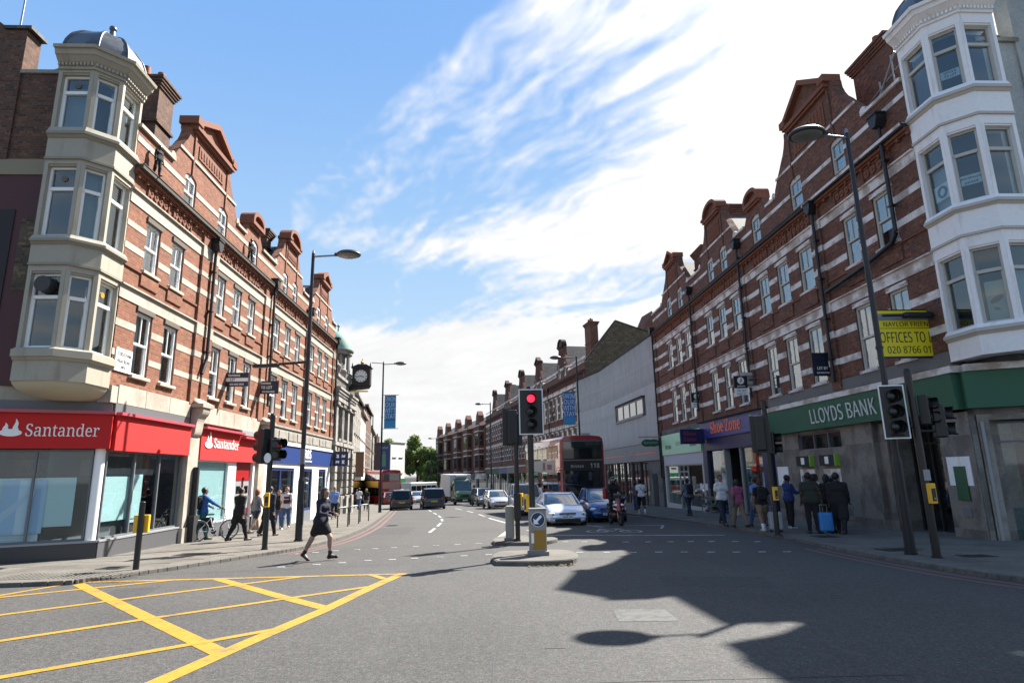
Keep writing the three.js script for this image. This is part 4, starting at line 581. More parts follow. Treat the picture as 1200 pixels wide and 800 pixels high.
  sp(c, 'lettering', M(letters('RBS', 0.5, 0.02, 'bold', 1.1).translate(19.4, 2.74, 0.121), letters('The Royal Bank of Scotland', 0.09, 0.02, 'bold', 1).translate(19.4, 2.56, 0.121)), MAT.white);
  const wn = [[13.2, 17.3], [19.1, 20.8], [22.2, 23.9]]; let p = 12.7; for (const [a, z] of [...wn, [24.9, 25]]) { sp(c, 'white_pier', bx(p, a, -0.9, 2.42, -0.3, 0.04), MAT.white); p = z; }
  for (const [a, z] of wn) { glazing(c, a, z, -0.1, 2.2, z - a > 3 ? 2 : 1, MAT.rbsFrame, null, { t: 0.14 }); sp(c, 'white_head', bx(a, z, 2.2, 2.42, -0.3, 0.04), MAT.white); sp(c, 'stall_riser', bx(a, z, -1, -0.1, -0.3, 0.03), std(0.25, 0.27, 0.3, 0.6)); }
  sp(c, 'window_poster', M(bx(13.6, 14.5, 0.2, 1.7, -0.3, -0.28), bx(19.4, 20.0, 1.2, 1.8, -0.3, -0.28)), std(0.06, 0.25, 0.6, 0.6)); sp(c, 'back_wall', M(bx(12.6, 25, -1, 2.6, -2.6, -2.5), bx(12.6, 25, -1, -0.6, -2.5, -0.3)), std(0.16, 0.17, 0.15, 0.9));
  const hs = grp(leftBlock, 'projecting_sign', 'navy square bank sign projecting at the far end'); part(hs, 'panel', bx(25.0, 25.12, 2.42, 3.3, 0.2, 1.15), MAT.rbsDark);
  { const e = []; for (let i = 0; i < 4; i++) { const s = shape([[0.06, 0.1], [0.3, 0.1], [0.3, 0.3], [0.2, 0.22], [0.1, 0.3]]); const g = ext(s, 0, 0.012).rotateZ(i * Math.PI / 2); e.push(g.clone().rotateY(-Math.PI / 2).translate(24.998, 2.86, 0.675)); } part(hs, 'emblem', M(e), MAT.white); part(hs, 'bracket', bx(25.02, 25.1, 3.3, 3.36, 0, 1.1), MAT.black); }
  // street name plate by the first floor window
  const np = grp(leftBlock, 'street_name_plate', 'white street name plate beside the first floor window'); part(np, 'plate', bx(0.72, 1.48, 4.62, 5.26, 0, 0.045), std(0.75, 0.75, 0.74, 0.5)); part(np, 'plate_lettering', M(letters('STREATHAM', 0.1, 0.006, 'sans', 0.85).translate(1.1, 5.05, 0.046), letters('HIGH ROAD', 0.1, 0.006, 'sans', 0.85).translate(1.1, 4.86, 0.046), letters('SW16', 0.07, 0.006, 'sans', 0.9).translate(1.1, 4.71, 0.046)), std(0.12, 0.11, 0.11, 0.6));
  // side elevation along the side street, beyond the tower
  const sw = grp(leftBlock, 'side_elevation', 'maroon and brown side wall beyond the bay tower'); const W4 = new THREE.Matrix4().makeRotationY(-Math.PI / 2).setPosition(-0.12, 0, 0);   // local x = world x + 10
  sp(sw, 'brown_wall', bx(-3.0, -1.4, 10.38, 13.05, -0.4, 0), MAT.brickB, W4); sp(sw, 'buff_band', bx(-12, -1.3, 9.92, 10.38, -0.4, 0.03), MAT.buff, W4); sp(sw, 'maroon_wall', bx(-12, -1.2, 4.1, 9.92, -0.4, 0), MAT.maroon, W4);
  sp(sw, 'dark_wall', bx(-12, -2.55, 3.6, 8.9, -0.2, 0.02), MAT.maroonDark, W4); sp(sw, 'buff_patch', bx(-2.35, -1.46, 6.6, 8.65, -0.2, 0.012), bm(brickY), W4); sp(sw, 'coping', bx(-3.02, -1.3, 13.05, 13.16, -0.45, 0.06), MAT.stone, W4);
  sp(sw, 'gable_end', ext(shape([[-12, 10.38], [-3.0, 10.38], [-3.0, 14.45], [-3.55, 14.5], [-12, 21]]), -0.5, 0.05), MAT.brickB, W4); sp(sw, 'gable_coping', bx(-3.62, -2.86, 14.45, 14.55, -0.55, 0.12), MAT.slate, W4);
  sp(sw, 'hip_roof', loft([[[-3.0, 13.0, -0.1], [-1.3, 13.0, -0.1], [-1.3, 13, -2.5], [-3.0, 13, -2.5]], [[-3.0, 14.2, -1.3], [-2.7, 14.2, -1.3], [-2.7, 14.2, -2.0], [-3.0, 14.2, -2.0]]]), std(0.03, 0.033, 0.038, 0.7), W4); sp(sw, 'aerial', bar([-3.45, 14.5, -0.2], [-3.42, 17.5, -0.2], 0.025), MAT.galv, W4);
  sp(sw, 'ground_floor', bx(-12, -2.2, -0.5, 4.0, -0.6, -0.3), MAT.plinth, W4);
}
{ // --- right: green-fronted bank ---
  const s = SRf, k = grp(rightBlock, 'shopfront', 'stone bank front under a green fascia'); const b0 = s(26.35), P = s(15.35);
  const Lc = 3.6, F = frameM([P, 0, 0], [0.41, 0, -0.91]);
  sp(k, 'fascia', ext(shape([[0, 3.06], [0.24, 3.06], [0.32, 4.02], [0, 4.02]]), -P, -b0).applyMatrix4(new THREE.Matrix4().makeBasis(V(0, 0, 1), Y, V(-1, 0, 0))), MAT.lloyds); sp(k, 'fascia', bx(-0.05, Lc, 3.06, 4.02, -0.1, 0.27), MAT.lloyds, F);
  sp(k, 'fascia_ledge', bx(b0 - 0.02, P + 0.1, 4.02, 4.2, -0.2, 0.36), MAT.creamR); sp(k, 'fascia_ledge', bx(0, Lc, 4.02, 4.2, -0.2, 0.34), MAT.creamR, F); sp(k, 'concrete_band', bx(b0, s(15.6), 4.2, 4.66, -0.3, 0.032), MAT.conc);
  sp(k, 'lettering', fitW(letters('LLOYDS BANK', 0.52, 0.02, 'sans', 1), 3.9).applyMatrix4(new THREE.Matrix4().makeRotationX(0.083)).translate(s(20.55), 3.27, 0.272), std(0.6, 0.66, 0.63, 0.5));
  const wall = shape([[b0, -0.6], [s(20.5), -0.6], [s(20.5), 3.1], [b0, 3.1]]); const hole = (a, b, c, d) => { const p = new THREE.Path(); p.moveTo(a, c); p.lineTo(b, c); p.lineTo(b, d); p.lineTo(a, d); p.closePath(); wall.holes.push(p); };
  hole(s(24.2), s(21.2), 2.32, 2.95); hole(s(24.25), s(23.2), 0.9, 1.35); hole(s(22.55), s(21.5), 0.9, 1.4);
  sp(k, 'stone_wall', ext(wall, -0.3, 0), MAT.bankStone);
  for (let r = 0; r < 6; r++) for (let i = 0; i < 6; i++) { const y = -0.15 + r * 0.52, a = b0 + 0.02 + i * 0.97 + (r % 2) * 0.4; if (a + 0.9 > s(20.55) || (y < 1.45 && y > 0.3 && a > s(24.9)) || (y > 1.8 && a + 0.95 > s(24.3) ) ) continue; sp(k, 'ashlar_block', rbx(a, a + 0.955, y, y + 0.505, -0.05, 0.012, 0.008, 1), MAT.bankStone); }
  glazing(k, s(24.2), s(21.2), 2.32, 2.95, 3, MAT.grey, null, { d: -0.15 }); sp(k, 'dark_back', bx(b0 + 0.1, s(20.6), -0.5, 3.0, -0.9, -0.8), MAT.room);
  for (const [a, b] of [[24.25, 23.2], [22.55, 21.5]]) { const m = grp(k, 'cash_machine'), c = (s(a) + s(b)) / 2; part(m, 'header', bx(c - 0.5, c + 0.5, 1.72, 2.1, 0, 0.16), MAT.dark); part(m, 'header_side', bx(c + 0.5, c + 0.56, 1.7, 2.12, 0, 0.17), MAT.lime); part(m, 'header_sign', bx(c - 0.12, c + 0.12, 1.78, 2.04, 0.16, 0.17), MAT.white); part(m, 'fascia_panel', buv(bx(c - 0.55, c + 0.55, 0.55, 1.6, 0.0, 0.02)), MAT.creamR); part(m, 'machine', bx(c - 0.42, c + 0.42, 0.7, 1.36, -0.2, 0.04), MAT.grey); part(m, 'screen', bx(c - 0.22, c + 0.1, 1.02, 1.28, 0.03, 0.05), MAT.tint); part(m, 'keypad', bx(c - 0.2, c + 0.1, 0.8, 0.92, 0.04, 0.09), MAT.black); }
  { const c = s(25.65), m = grp(k, 'cash_machine'); part(m, 'panel', bx(c - 0.52, c + 0.42, 0.95, 1.72, 0, 0.03), MAT.stuccoR); part(m, 'machine', bx(c - 0.05, c + 0.4, 0.35, 1.15, 0, 0.06), MAT.grey); part(m, 'screen', bx(c + 0.02, c + 0.33, 0.8, 1.05, 0.05, 0.07), MAT.tint); }
  sp(k, 'stone_pillar', rbx(s(20.5), s(19.35), -0.6, 3.08, -1.2, 0.06, 0.02, 1), MAT.bankStone); sp(k, 'stone_pillar', rbx(s(19.35), s(18.95), -0.6, 3.08, -1.2, -0.12, 0.02, 1), MAT.bankStone);
  // recessed glazed lobby
  const lb = s(18.95), le = s(16.45); glazing(k, lb, le, -0.32, 3.0, 3, MAT.dark, null, { d: -0.95, transom: 2.3 }); sp(k, 'lobby_back', M(bx(lb - 1, le + 1, -0.6, 3.1, -4, -3.9), bx(lb - 1, le + 1, -0.5, -0.33, -3.9, 0)), MAT.room); sp(k, 'lobby_soffit', bx(lb - 1.5, P, 3.0, 3.08, -3.9, 0.05), MAT.dark);
  sp(k, 'lobby_sign', M(bx(lb + 1.35, le - 0.2, 0.55, 0.64, -0.88, -0.86), bx(le - 0.3, le - 0.2, 0.64, 2.2, -0.88, -0.86), bx(lb + 1.35, lb + 1.42, 0.64, 2.2, -0.88, -0.86)), MAT.lime); sp(k, 'lobby_poster', bx(lb + 1.5, le - 0.45, 0.9, 1.9, -1.6, -1.55), std(0.5, 0.52, 0.5, 0.8)); sp(k, 'door_notice', M(bx(lb + 0.35, lb + 0.55, 0.95, 1.2, -0.9, -0.88), bx(le - 0.7, le - 0.52, 1.1, 1.4, -0.9, -0.88)), MAT.white);
  sp(k, 'stone_pier', rbx(s(16.45), P, -0.6, 3.08, -1.1, 0.05, 0.02, 1), MAT.bankStone); sp(k, 'plaque', bx(s(16.3), s(15.5), 1.1, 1.85, 0.05, 0.07), MAT.stuccoR); sp(k, 'green_plaque', bx(s(16.08), s(15.68), 0.72, 1.6, 0.07, 0.09), MAT.specDark); sp(k, 'letterbox', bx(s(16.0), s(15.72), 0.3, 0.55, 0.05, 0.075), MAT.grey);
  // corner doorway
  sp(k, 'door_pier', bx(0, 0.12, -0.6, 3.08, -0.3, 0.02), MAT.bankStone, F); sp(k, 'door_surround', M(bx(0.15, 0.4, -0.4, 2.75, -0.25, 0.06), bx(0.15, Lc, 2.75, 2.9, -0.25, 0.06)), MAT.stone, F); sp(k, 'door_edge', bx(0.2, 0.27, -0.4, 2.72, 0.06, 0.09), MAT.palegrey, F);
  glazing(k, 0.45, 2.6, -0.3, 2.72, 2, MAT.grey, F, { d: -0.3, transom: 2.2 }); sp(k, 'corner_head', bx(0, Lc, 2.9, 3.1, -0.4, 0.02), MAT.bankStone, F); sp(k, 'far_jamb', bx(2.6, Lc, -0.6, 2.9, -0.4, 0.02), MAT.bankStone, F);
  sp(k, 'lobby_wall', M(bx(0.3, 3.4, -0.5, 3, -2.6, -2.5), bx(0.2, 3.4, -0.5, -0.3, -2.5, -0.2)), MAT.room, F); sp(k, 'red_display', M(bx(0.6, 2.5, 1.35, 1.95, -1.5, -1.4), bx(0.6, 2.5, 0.55, 0.95, -1.5, -1.4)), MAT.redPanel, F); sp(k, 'display_card', M(bx(0.8, 1.1, 1.0, 1.3, -1.4, -1.38), bx(1.7, 2.1, 1.0, 1.3, -1.4, -1.38)), MAT.palegrey, F);
  const hs = grp(rightBlock, 'projecting_sign', 'white bank sign edged in green beside the traffic signal'); part(hs, 'panel', bx(b0 - 0.05, b0 + 0.1, 3.25, 3.95, 0.15, 0.85), MAT.white); part(hs, 'edge', M(bx(b0 - 0.06, b0 + 0.11, 3.2, 3.99, 0.85, 0.93)), MAT.lime); part(hs, 'emblem', M(ball(0.13, b0 + 0.1, 3.62, 0.5, 0.15, 0.7, 1, 10, 8), bar([b0 + 0.1, 3.7, 0.42], [b0 + 0.1, 3.85, 0.36], 0.05), bar([b0 + 0.1, 3.58, 0.42], [b0 + 0.1, 3.36, 0.35], 0.03), bar([b0 + 0.1, 3.58, 0.56], [b0 + 0.1, 3.36, 0.62], 0.03)), MAT.black);
  // --- right: blue shoe shop ---
  const z = grp(rightBlock, 'shopfront', 'blue shoe shop with orange lettering'), z0 = s(34.9), z1 = s(26.5);
  sp(z, 'fascia', bx(z0, z1, 3.38, 4.3, -0.1, 0.14), MAT.shoe); sp(z, 'fascia_top', bx(z0 - 0.05, z1 + 0.02, 4.3, 4.36, -0.1, 0.3), MAT.dark); sp(z, 'under_fascia', bx(z0, z1, 2.72, 3.38, -0.2, 0.04), MAT.shoeDark); sp(z, 'shop_pier', bx(z0, z0 + 0.55, -0.9, 2.72, -0.3, 0.05), MAT.shoeDark); sp(z, 'shop_pier', bx(z1 - 0.7, z1, -0.7, 4.36, -0.3, 0.16), MAT.shoeDark);
  sp(z, 'lettering', letters('Shoe Zone', 0.6, 0.03, 'serifB', 0.92, 'left').translate(z0 + 1.75, 3.6, 0.141), MAT.shoeText);
  glazing(z, z0 + 0.55, z0 + 2.9, -0.45, 2.72, 1, MAT.dark, null, { d: -0.12 }); glazing(z, z0 + 5.0, z1 - 0.7, -0.45, 2.72, 1, MAT.grey, null, { d: -0.12 }); sp(z, 'door_frame', M(bx(z0 + 2.9, z0 + 3.0, -0.8, 2.72, -0.3, 0), bx(z0 + 4.9, z0 + 5.0, -0.8, 2.72, -0.3, 0)), MAT.palegrey); sp(z, 'stall_riser', M(bx(z0 + 0.55, z0 + 2.9, -0.9, -0.45, -0.3, 0.03), bx(z0 + 5.0, z1 - 0.7, -0.9, -0.45, -0.3, 0.03)), MAT.shoeDark);
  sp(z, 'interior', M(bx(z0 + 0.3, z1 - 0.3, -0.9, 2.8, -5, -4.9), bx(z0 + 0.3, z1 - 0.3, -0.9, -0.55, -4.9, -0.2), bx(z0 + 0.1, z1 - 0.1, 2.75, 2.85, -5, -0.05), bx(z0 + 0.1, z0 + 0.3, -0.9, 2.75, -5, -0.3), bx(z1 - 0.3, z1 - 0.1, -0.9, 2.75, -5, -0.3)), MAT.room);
  for (const [a, b] of [[2.2, 0.9], [7.0, 0.8]]) { const c = z0 + a, q = grp(z, 'sale_poster'); part(q, 'sheet', bx(c - b / 2, c + b / 2, 0.1, 2.2, -0.2, -0.18), MAT.redPanel); part(q, 'print', M(letters('SALE', 0.2, 0.005, 'bold', 0.9).translate(c, 1.75, -0.179), letters('50%', 0.22, 0.005, 'bold', 1).translate(c, 0.25, -0.179)), MAT.white); part(q, 'photo', bx(c - 0.2, c + 0.2, 0.7, 1.5, -0.18, -0.175), MAT.posterBlue); part(q, 'green_strip', bx(c - b / 2, c + b / 2, 2.2, 2.5, -0.2, -0.18), MAT.specDark); }
  const rk = grp(z, 'display_rack'), rr = rng(77); part(rk, 'rack_frame', M([0, 1, 2].map((i) => bx(z0 + 0.7, z0 + 2.2, -0.6 + i * 0.35, -0.56 + i * 0.35, 0.15, 0.65)), [[0.72, 0.17], [2.18, 0.17], [0.72, 0.63], [2.18, 0.63]].map(([a, b]) => bx(z0 + a - 0.02, z0 + a + 0.02, -0.75, 0.7, b - 0.02, b + 0.02))), MAT.galv);
  for (let i = 0; i < 3; i++) for (let j = 0; j < 5; j++) part(rk, 'shoe', ball(0.12, z0 + 0.9 + j * 0.27, -0.5 + i * 0.35, 0.4, 0.8, 0.6, 1.2, 8, 6), std(0.05 + 0.5 * rr(), 0.05 + 0.45 * rr(), 0.05 + 0.45 * rr(), 0.6)); part(rk, 'price_card', M(bx(z0 + 0.8, z0 + 1.15, 0.6, 0.95, 0.66, 0.67), bx(z0 + 1.6, z0 + 1.95, 0.6, 0.95, 0.66, 0.67)), MAT.white);
  const ps = grp(rightBlock, 'projecting_sign', 'dark blue projecting shoe shop sign'); part(ps, 'panel', bx(z0 + 0.5, z0 + 0.62, 3.12, 3.95, 0.1, 1.5), std(0.012, 0.016, 0.12, 0.5)); part(ps, 'lettering', M(letters('Shoe', 0.22, 0.01, 'serifB').rotateY(Math.PI / 2).translate(z0 + 0.621, 3.6, 0.95), letters('Zone', 0.22, 0.01, 'serifB').rotateY(Math.PI / 2).translate(z0 + 0.621, 3.28, 0.95)), std(0.4, 0.07, 0.08, 0.5));
  // --- right: pale green optician ---
  const o = grp(rightBlock, 'shopfront', 'pale green opticians shopfront'), o0 = s(42.7), o1 = s(35.0);
  sp(o, 'concrete_band', bx(o0, o1, 4.08, 4.42, -0.3, 0.06), MAT.conc); sp(o, 'fascia', bx(o0, o1, 2.72, 4.06, -0.1, 0.12), MAT.spec); sp(o, 'white_strip', bx(o0, o1, 2.1, 2.72, -0.1, 0.05), std(0.6, 0.6, 0.66, 0.6)); sp(o, 'head_rail', bx(o0, o1, 2.0, 2.1, -0.1, 0.07), MAT.whiteOld);
  const ov = () => { const e = new THREE.Shape(); e.absellipse(-0.45, 0, 0.72, 0.6, 0, 6.2832); const f = new THREE.Shape(); f.absellipse(0.45, 0, 0.72, 0.6, 0, 6.2832); return M(ext(e, 0, 0.02), ext(f, 0.002, 0.022)); };
  sp(o, 'twin_oval', ov().translate(o0 + 3.9, 3.4, 0.12), MAT.specDark); sp(o, 'lettering', letters('Specsavers', 0.26, 0.01, 'bold', 0.8).translate(o0 + 3.9, 3.3, 0.145), std(0.5, 0.7, 0.55, 0.5)); sp(o, 'small_lettering', M(letters('OPTICIANS', 0.24, 0.01, 'sans', 0.85).translate(o0 + 1.4, 3.1, 0.121), letters('HEARING', 0.24, 0.01, 'sans', 0.85).translate(o0 + 6.4, 3.1, 0.121)), MAT.specDark);
  sp(o, 'door_pier', bx(o0, o0 + 0.3, -1.1, 2.0, -0.3, 0.05), MAT.whiteOld); sp(o, 'door_pier', bx(o1 - 0.25, o1, -1.1, 2.0, -0.3, 0.05), MAT.whiteOld);
  glazing(o, o0 + 0.3, o0 + 3.0, -0.5, 2.0, 1, MAT.whiteOld, null, {}); glazing(o, o0 + 3.0, o0 + 4.7, -0.75, 2.0, 2, MAT.whiteOld, null, { transom: 1.6 }); glazing(o, o0 + 4.7, o1 - 0.25, -0.5, 2.0, 1, MAT.whiteOld, null, {}); sp(o, 'stall_riser', M(bx(o0 + 0.3, o0 + 3, -1.1, -0.5, -0.3, 0.02), bx(o0 + 4.7, o1 - 0.25, -1.1, -0.5, -0.3, 0.02)), MAT.whiteOld);
  sp(o, 'green_display', bx(o0 + 0.4, o0 + 2.6, -0.45, 1.9, -0.3, -0.28), std(0.01, 0.17, 0.09, 0.5)); sp(o, 'display_lettering', letters('Specsavers', 0.26, 0.01, 'bold', 0.8).rotateZ(Math.PI / 2).translate(o0 + 1.6, 0.7, -0.27), std(0.4, 0.65, 0.45, 0.5)); sp(o, 'interior', M(bx(o0 + 0.1, o1, -1.1, 2.1, -4, -3.9), bx(o0, o1, -1.1, -0.8, -3.9, -0.2), bx(o0, o1, 2.1, 2.2, -4, -0.3), bx(o0, o0 + 0.1, -0.8, 2.1, -3.9, -0.3), bx(o1 - 0.1, o1, -0.8, 2.1, -3.9, -0.3)), MAT.room);
  const po = grp(rightBlock, 'projecting_sign', 'dark green oval opticians sign on a bracket'); part(po, 'oval', M(ball(0.42, s(42.9), 3.62, 0.62, 0.16, 0.62, 1, 20, 14), ball(0.42, s(42.9) + 0.01, 3.62, 1.1, 0.16, 0.62, 1, 20, 14)), MAT.specDark); part(po, 'bracket', bx(s(42.93), s(42.87), 4.0, 4.07, 0, 1.7), MAT.palegrey); part(po, 'lettering', letters('Specsavers', 0.17, 0.01, 'bold', 0.8).rotateY(Math.PI / 2).translate(s(42.9) + 0.072, 3.56, 0.86), std(0.3, 0.5, 0.4, 0.5));
}
// pale side elevation right of the right-hand tower
{ const k = grp(rightBlock, 'side_elevation', 'pale rendered side wall right of the white tower'), W = new THREE.Matrix4().makeRotationY(Math.PI / 2).setPosition(28.75, 0, 0);   // local x = world x - 12.7, local z = world z + 14.45
  const pale = std(1, 1, 1, 0.8, { map: mottle(256, 4, lin(0.6, 0.63, 0.6), lin(0.48, 0.5, 0.48), 171, 5, 0.8) });
  sp(k, 'rendered_wall', bx(1.5, 2.6, 4.2, 13.4, -0.4, 0), pale, W); sp(k, 'wall_coping', bx(1.4, 2.7, 13.4, 13.52, -0.5, 0.08), MAT.stone, W); sp(k, 'rendered_wall', bx(2.6, 13, 4.2, 17.5, -0.4, 0.06), pale, W);
  sp(k, 'roof_edge', loft([[[1.5, 13.5, -0.1], [2.6, 13.5, -0.1], [2.6, 13.5, -2.5], [1.5, 13.5, -2.5]], [[1.9, 15.2, -1.2], [2.6, 15.2, -1.2], [2.6, 15.2, -2.0], [1.9, 15.2, -2.0]]]), std(0.03, 0.033, 0.038, 0.7), W);
  sp(k, 'ground_floor', bx(2.8, 13, -0.6, 4.2, -0.6, -0.1), MAT.conc, W); sp(k, 'roof_slab', bx(1.5, 13, 13.0, 13.3, -8.5, -0.4), MAT.slate, W); sp(k, 'far_wall', bx(12.6, 13, -0.6, 17.4, -8.9, -0.4), MAT.brickR, W);
}
{ // scaffold-like rails on the parapet beside the right tower
  const k = grp(rightBlock, 'roof_railing'); part(k, 'rails', M(bar([SRf(18.0), 13, -0.6], [SRf(16.4), 14.6, -0.6], 0.03), bar([SRf(16.6), 13, -0.6], [SRf(16.6), 14.6, -0.6], 0.03), bar([SRf(17.4), 13, -0.7], [SRf(17.4), 14.2, -0.7], 0.03), bar([SRf(18.2), 13.7, -0.65], [SRf(15.8), 14.2, -0.65], 0.03)), MAT.galv); part(k, 'satellite_dish', ball(0.3, SRf(18.2), 13.3, -0.3, 1, 1, 0.4), MAT.palegrey);
}

// ---------- buildings down the street ----------
function onWall(name, label, cat, a, b) {                             // local x from a to b along the wall, z out of it
  const dx = b[0] - a[0], dz = b[1] - a[1]; const t = thing(name, label, cat, [a[0], 0, a[1]], Math.atan2(-dz, dx)); t.userData.len = undefined; delete t.userData.len; return [t, Math.hypot(dx, dz)];
}
function plainWin(parent, x, y, w, h, fm, gm, o = {}) { const g = grp(parent, 'window'); g.position.set(x, y, 0); const z = o.z ?? 0.02, t = o.t ?? 0.09; part(g, 'frame', M(bx(-w / 2, -w / 2 + t, 0, h, -0.1, z), bx(w / 2 - t, w / 2, 0, h, -0.1, z), bx(-w / 2 + t, w / 2 - t, h - t, h, -0.1, z), bx(-w / 2 + t, w / 2 - t, 0, t, -0.1, z), bx(-w / 2 + t, w / 2 - t, h * 0.5 - t * 0.4, h * 0.5 + t * 0.4, -0.1, z - 0.01)), fm); part(g, 'pane', bx(-w / 2 + t, w / 2 - t, t, h - t, -0.06, z - 0.05), gm); if (o.sill) part(g, 'sill', bx(-w / 2 - 0.1, w / 2 + 0.1, -0.12, 0, -0.1, 0.14), o.sill); return g; }

{ // grey clad supermarket in two straight facets
  for (const [k, a, b] of [[0, [11.8, -59.5], [12.66, -43.3]], [1, [10.4, -66.2], [11.8, -59.5]]]) {
    if (k === 1) continue;
    const [t, len] = onWall('supermarket_building', 'grey metal clad building with a ribbon window, right of the bus', 'building', a, b), top = 11.5, w0 = 5.6, w1 = 13.0, y0 = 6.0, y1 = 7.3;
    const rib = (w) => { const pts = [[0, 0.02]]; for (let i = 0; i < 4; i++) { const x = (i * w) / 4; pts.push([x + w * 0.03, 0.02], [x + w * 0.06, 0.1], [x + w * 0.12, 0.1], [x + w * 0.15, 0.02]); } pts.push([w, 0.02], [w, -0.03], [0, -0.03]); return shape(pts); };
    const n = Math.round(len / 0.82), pw = len / n; const sh = rib(pw - 0.012);
    const panel = (tt, x, ya, yb) => part(tt, 'cladding_panel', buv(new THREE.ExtrudeGeometry(sh, { depth: yb - ya, bevelEnabled: false }).rotateX(Math.PI / 2).translate(x, yb, 0)), MAT.claddingD);
    MAT.claddingD ??= std(1, 1, 1, 0.55, { map: claddingTex, side: THREE.DoubleSide });
    for (let i = 0; i < n; i++) { const x = i * pw; if (x + pw > w0 && x < w1) { panel(t, x, 3.75, y0 - 0.15); panel(t, x, y1 + 0.1, top); } else panel(t, x, 3.75, top); }
    part(t, 'structure_wall', buv(M(bx(0, len, 3.7, top - 0.05, -0.5, -0.06), bx(0, len, -2.5, top - 0.05, -18, -17.5), bx(0, len, top - 0.3, top - 0.05, -17.5, -0.5))), MAT.conc); part(t, 'roof_trim', bx(0, len, top, top + 0.14, -0.4, 0.12), MAT.dark);
    glazing(t, w0, w1, y0, y1, 4, MAT.palegrey, null, { d: 0.02, glass: MAT.tint, t: 0.1 }); part(t, 'window_ledge', bx(w0 - 0.2, w1 + 0.2, y0 - 0.16, y0 - 0.01, -0.05, 0.18), MAT.grey); part(t, 'window_hood', bx(w0 - 0.2, w1 + 0.2, y1 + 0.01, y1 + 0.12, -0.05, 0.2), MAT.dark);
    part(t, 'fascia', buv(bx(0, len, 2.45, 3.7, -0.1, 0.14)), std(0.36, 0.35, 0.36, 0.6)); part(t, 'fascia_line', bx(0, len - 0.6, 2.95, 3.03, 0.14, 0.15), MAT.orange); part(t, 'lettering', letters('Iceland', 0.7, 0.02, 'bold', 1.2).translate(len * 0.52, 2.75, 0.142), std(0.46, 0.45, 0.47, 0.6));
    const r = rng(31); for (let i = 0; i < 6; i++) { const x0 = 0.2 + i * 2.2; glazing(t, x0, x0 + 2.1, -0.9, 2.4, 2, std(0.16, 0.02, 0.02, 0.5), null, { d: -0.1 }); part(t, 'pier', bx(x0 + 2.1, x0 + 2.2, -2, 2.45, -0.3, 0.05), MAT.conc); for (let j = 0; j < 3; j++) part(t, 'window_poster', bx(x0 + 0.15 + j * 0.65, x0 + 0.65 + j * 0.65, r() * 0.8, 1 + r() * 1.2, -0.24, -0.22), std(r() < 0.5 ? 0.5 : 0.7, r() * 0.4, r() * 0.25, 0.7)); part(t, 'window_strip', bx(x0 + 0.1, x0 + 2.0, 1.75, 2.25, -0.22, -0.2), MAT.whiteOld); }
    part(t, 'stall_riser', buv(bx(0, 13.4, -2.4, -0.9, -0.3, 0.02)), MAT.conc); part(t, 'end_wall', buv(bx(13.4, len, -2.4, 2.45, -0.4, 0.03)), MAT.conc); part(t, 'door', bx(14.2, 15.2, -1.2, 1.5, 0.02, 0.06), MAT.dark); part(t, 'inner_wall', bx(0, 13.4, -2.4, 2.4, -3, -2.9), MAT.room);
    // second facet, same building, turned further down the curve
    const L2 = Math.hypot(1.4, 6.7), ang = Math.atan2(6.7, 1.4) - Math.atan2(16.2, 0.86), f = grp(t, 'angled_wing'); f.rotation.y = -ang * -1; f.rotation.y = 0; 
    const dir = V(10.4 - 11.8, 0, -66.2 + 59.5).applyAxisAngle(Y, -t.rotation.y); f.rotation.y = Math.atan2(dir.z, -dir.x); const w = grp(f, 'wing_panels');
    part(f, 'wing_wall', buv(M(bx(-L2, 0, 3.7, top - 0.05, -0.5, -0.06))), MAT.conc); for (let i = 0; i < 8; i++) part(f, 'cladding_panel', buv(new THREE.ExtrudeGeometry(rib(L2 / 8 - 0.012), { depth: top - 3.75, bevelEnabled: false }).rotateX(Math.PI / 2).translate(-L2 + (i * L2) / 8, top, 0)), MAT.claddingD);
    f.remove(w); part(f, 'roof_trim', bx(-L2, 0, top, top + 0.14, -0.4, 0.12), MAT.dark); part(f, 'fascia', bx(-L2, 0, 2.45, 3.7, -0.1, 0.13), std(0.36, 0.35, 0.36, 0.6)); part(f, 'fascia_line', bx(-L2, 0, 2.95, 3.03, 0.13, 0.14), MAT.orange); part(f, 'shop_wall', buv(bx(-L2, 0, -2.6, 2.45, -0.4, 0)), MAT.conc);
  }
}
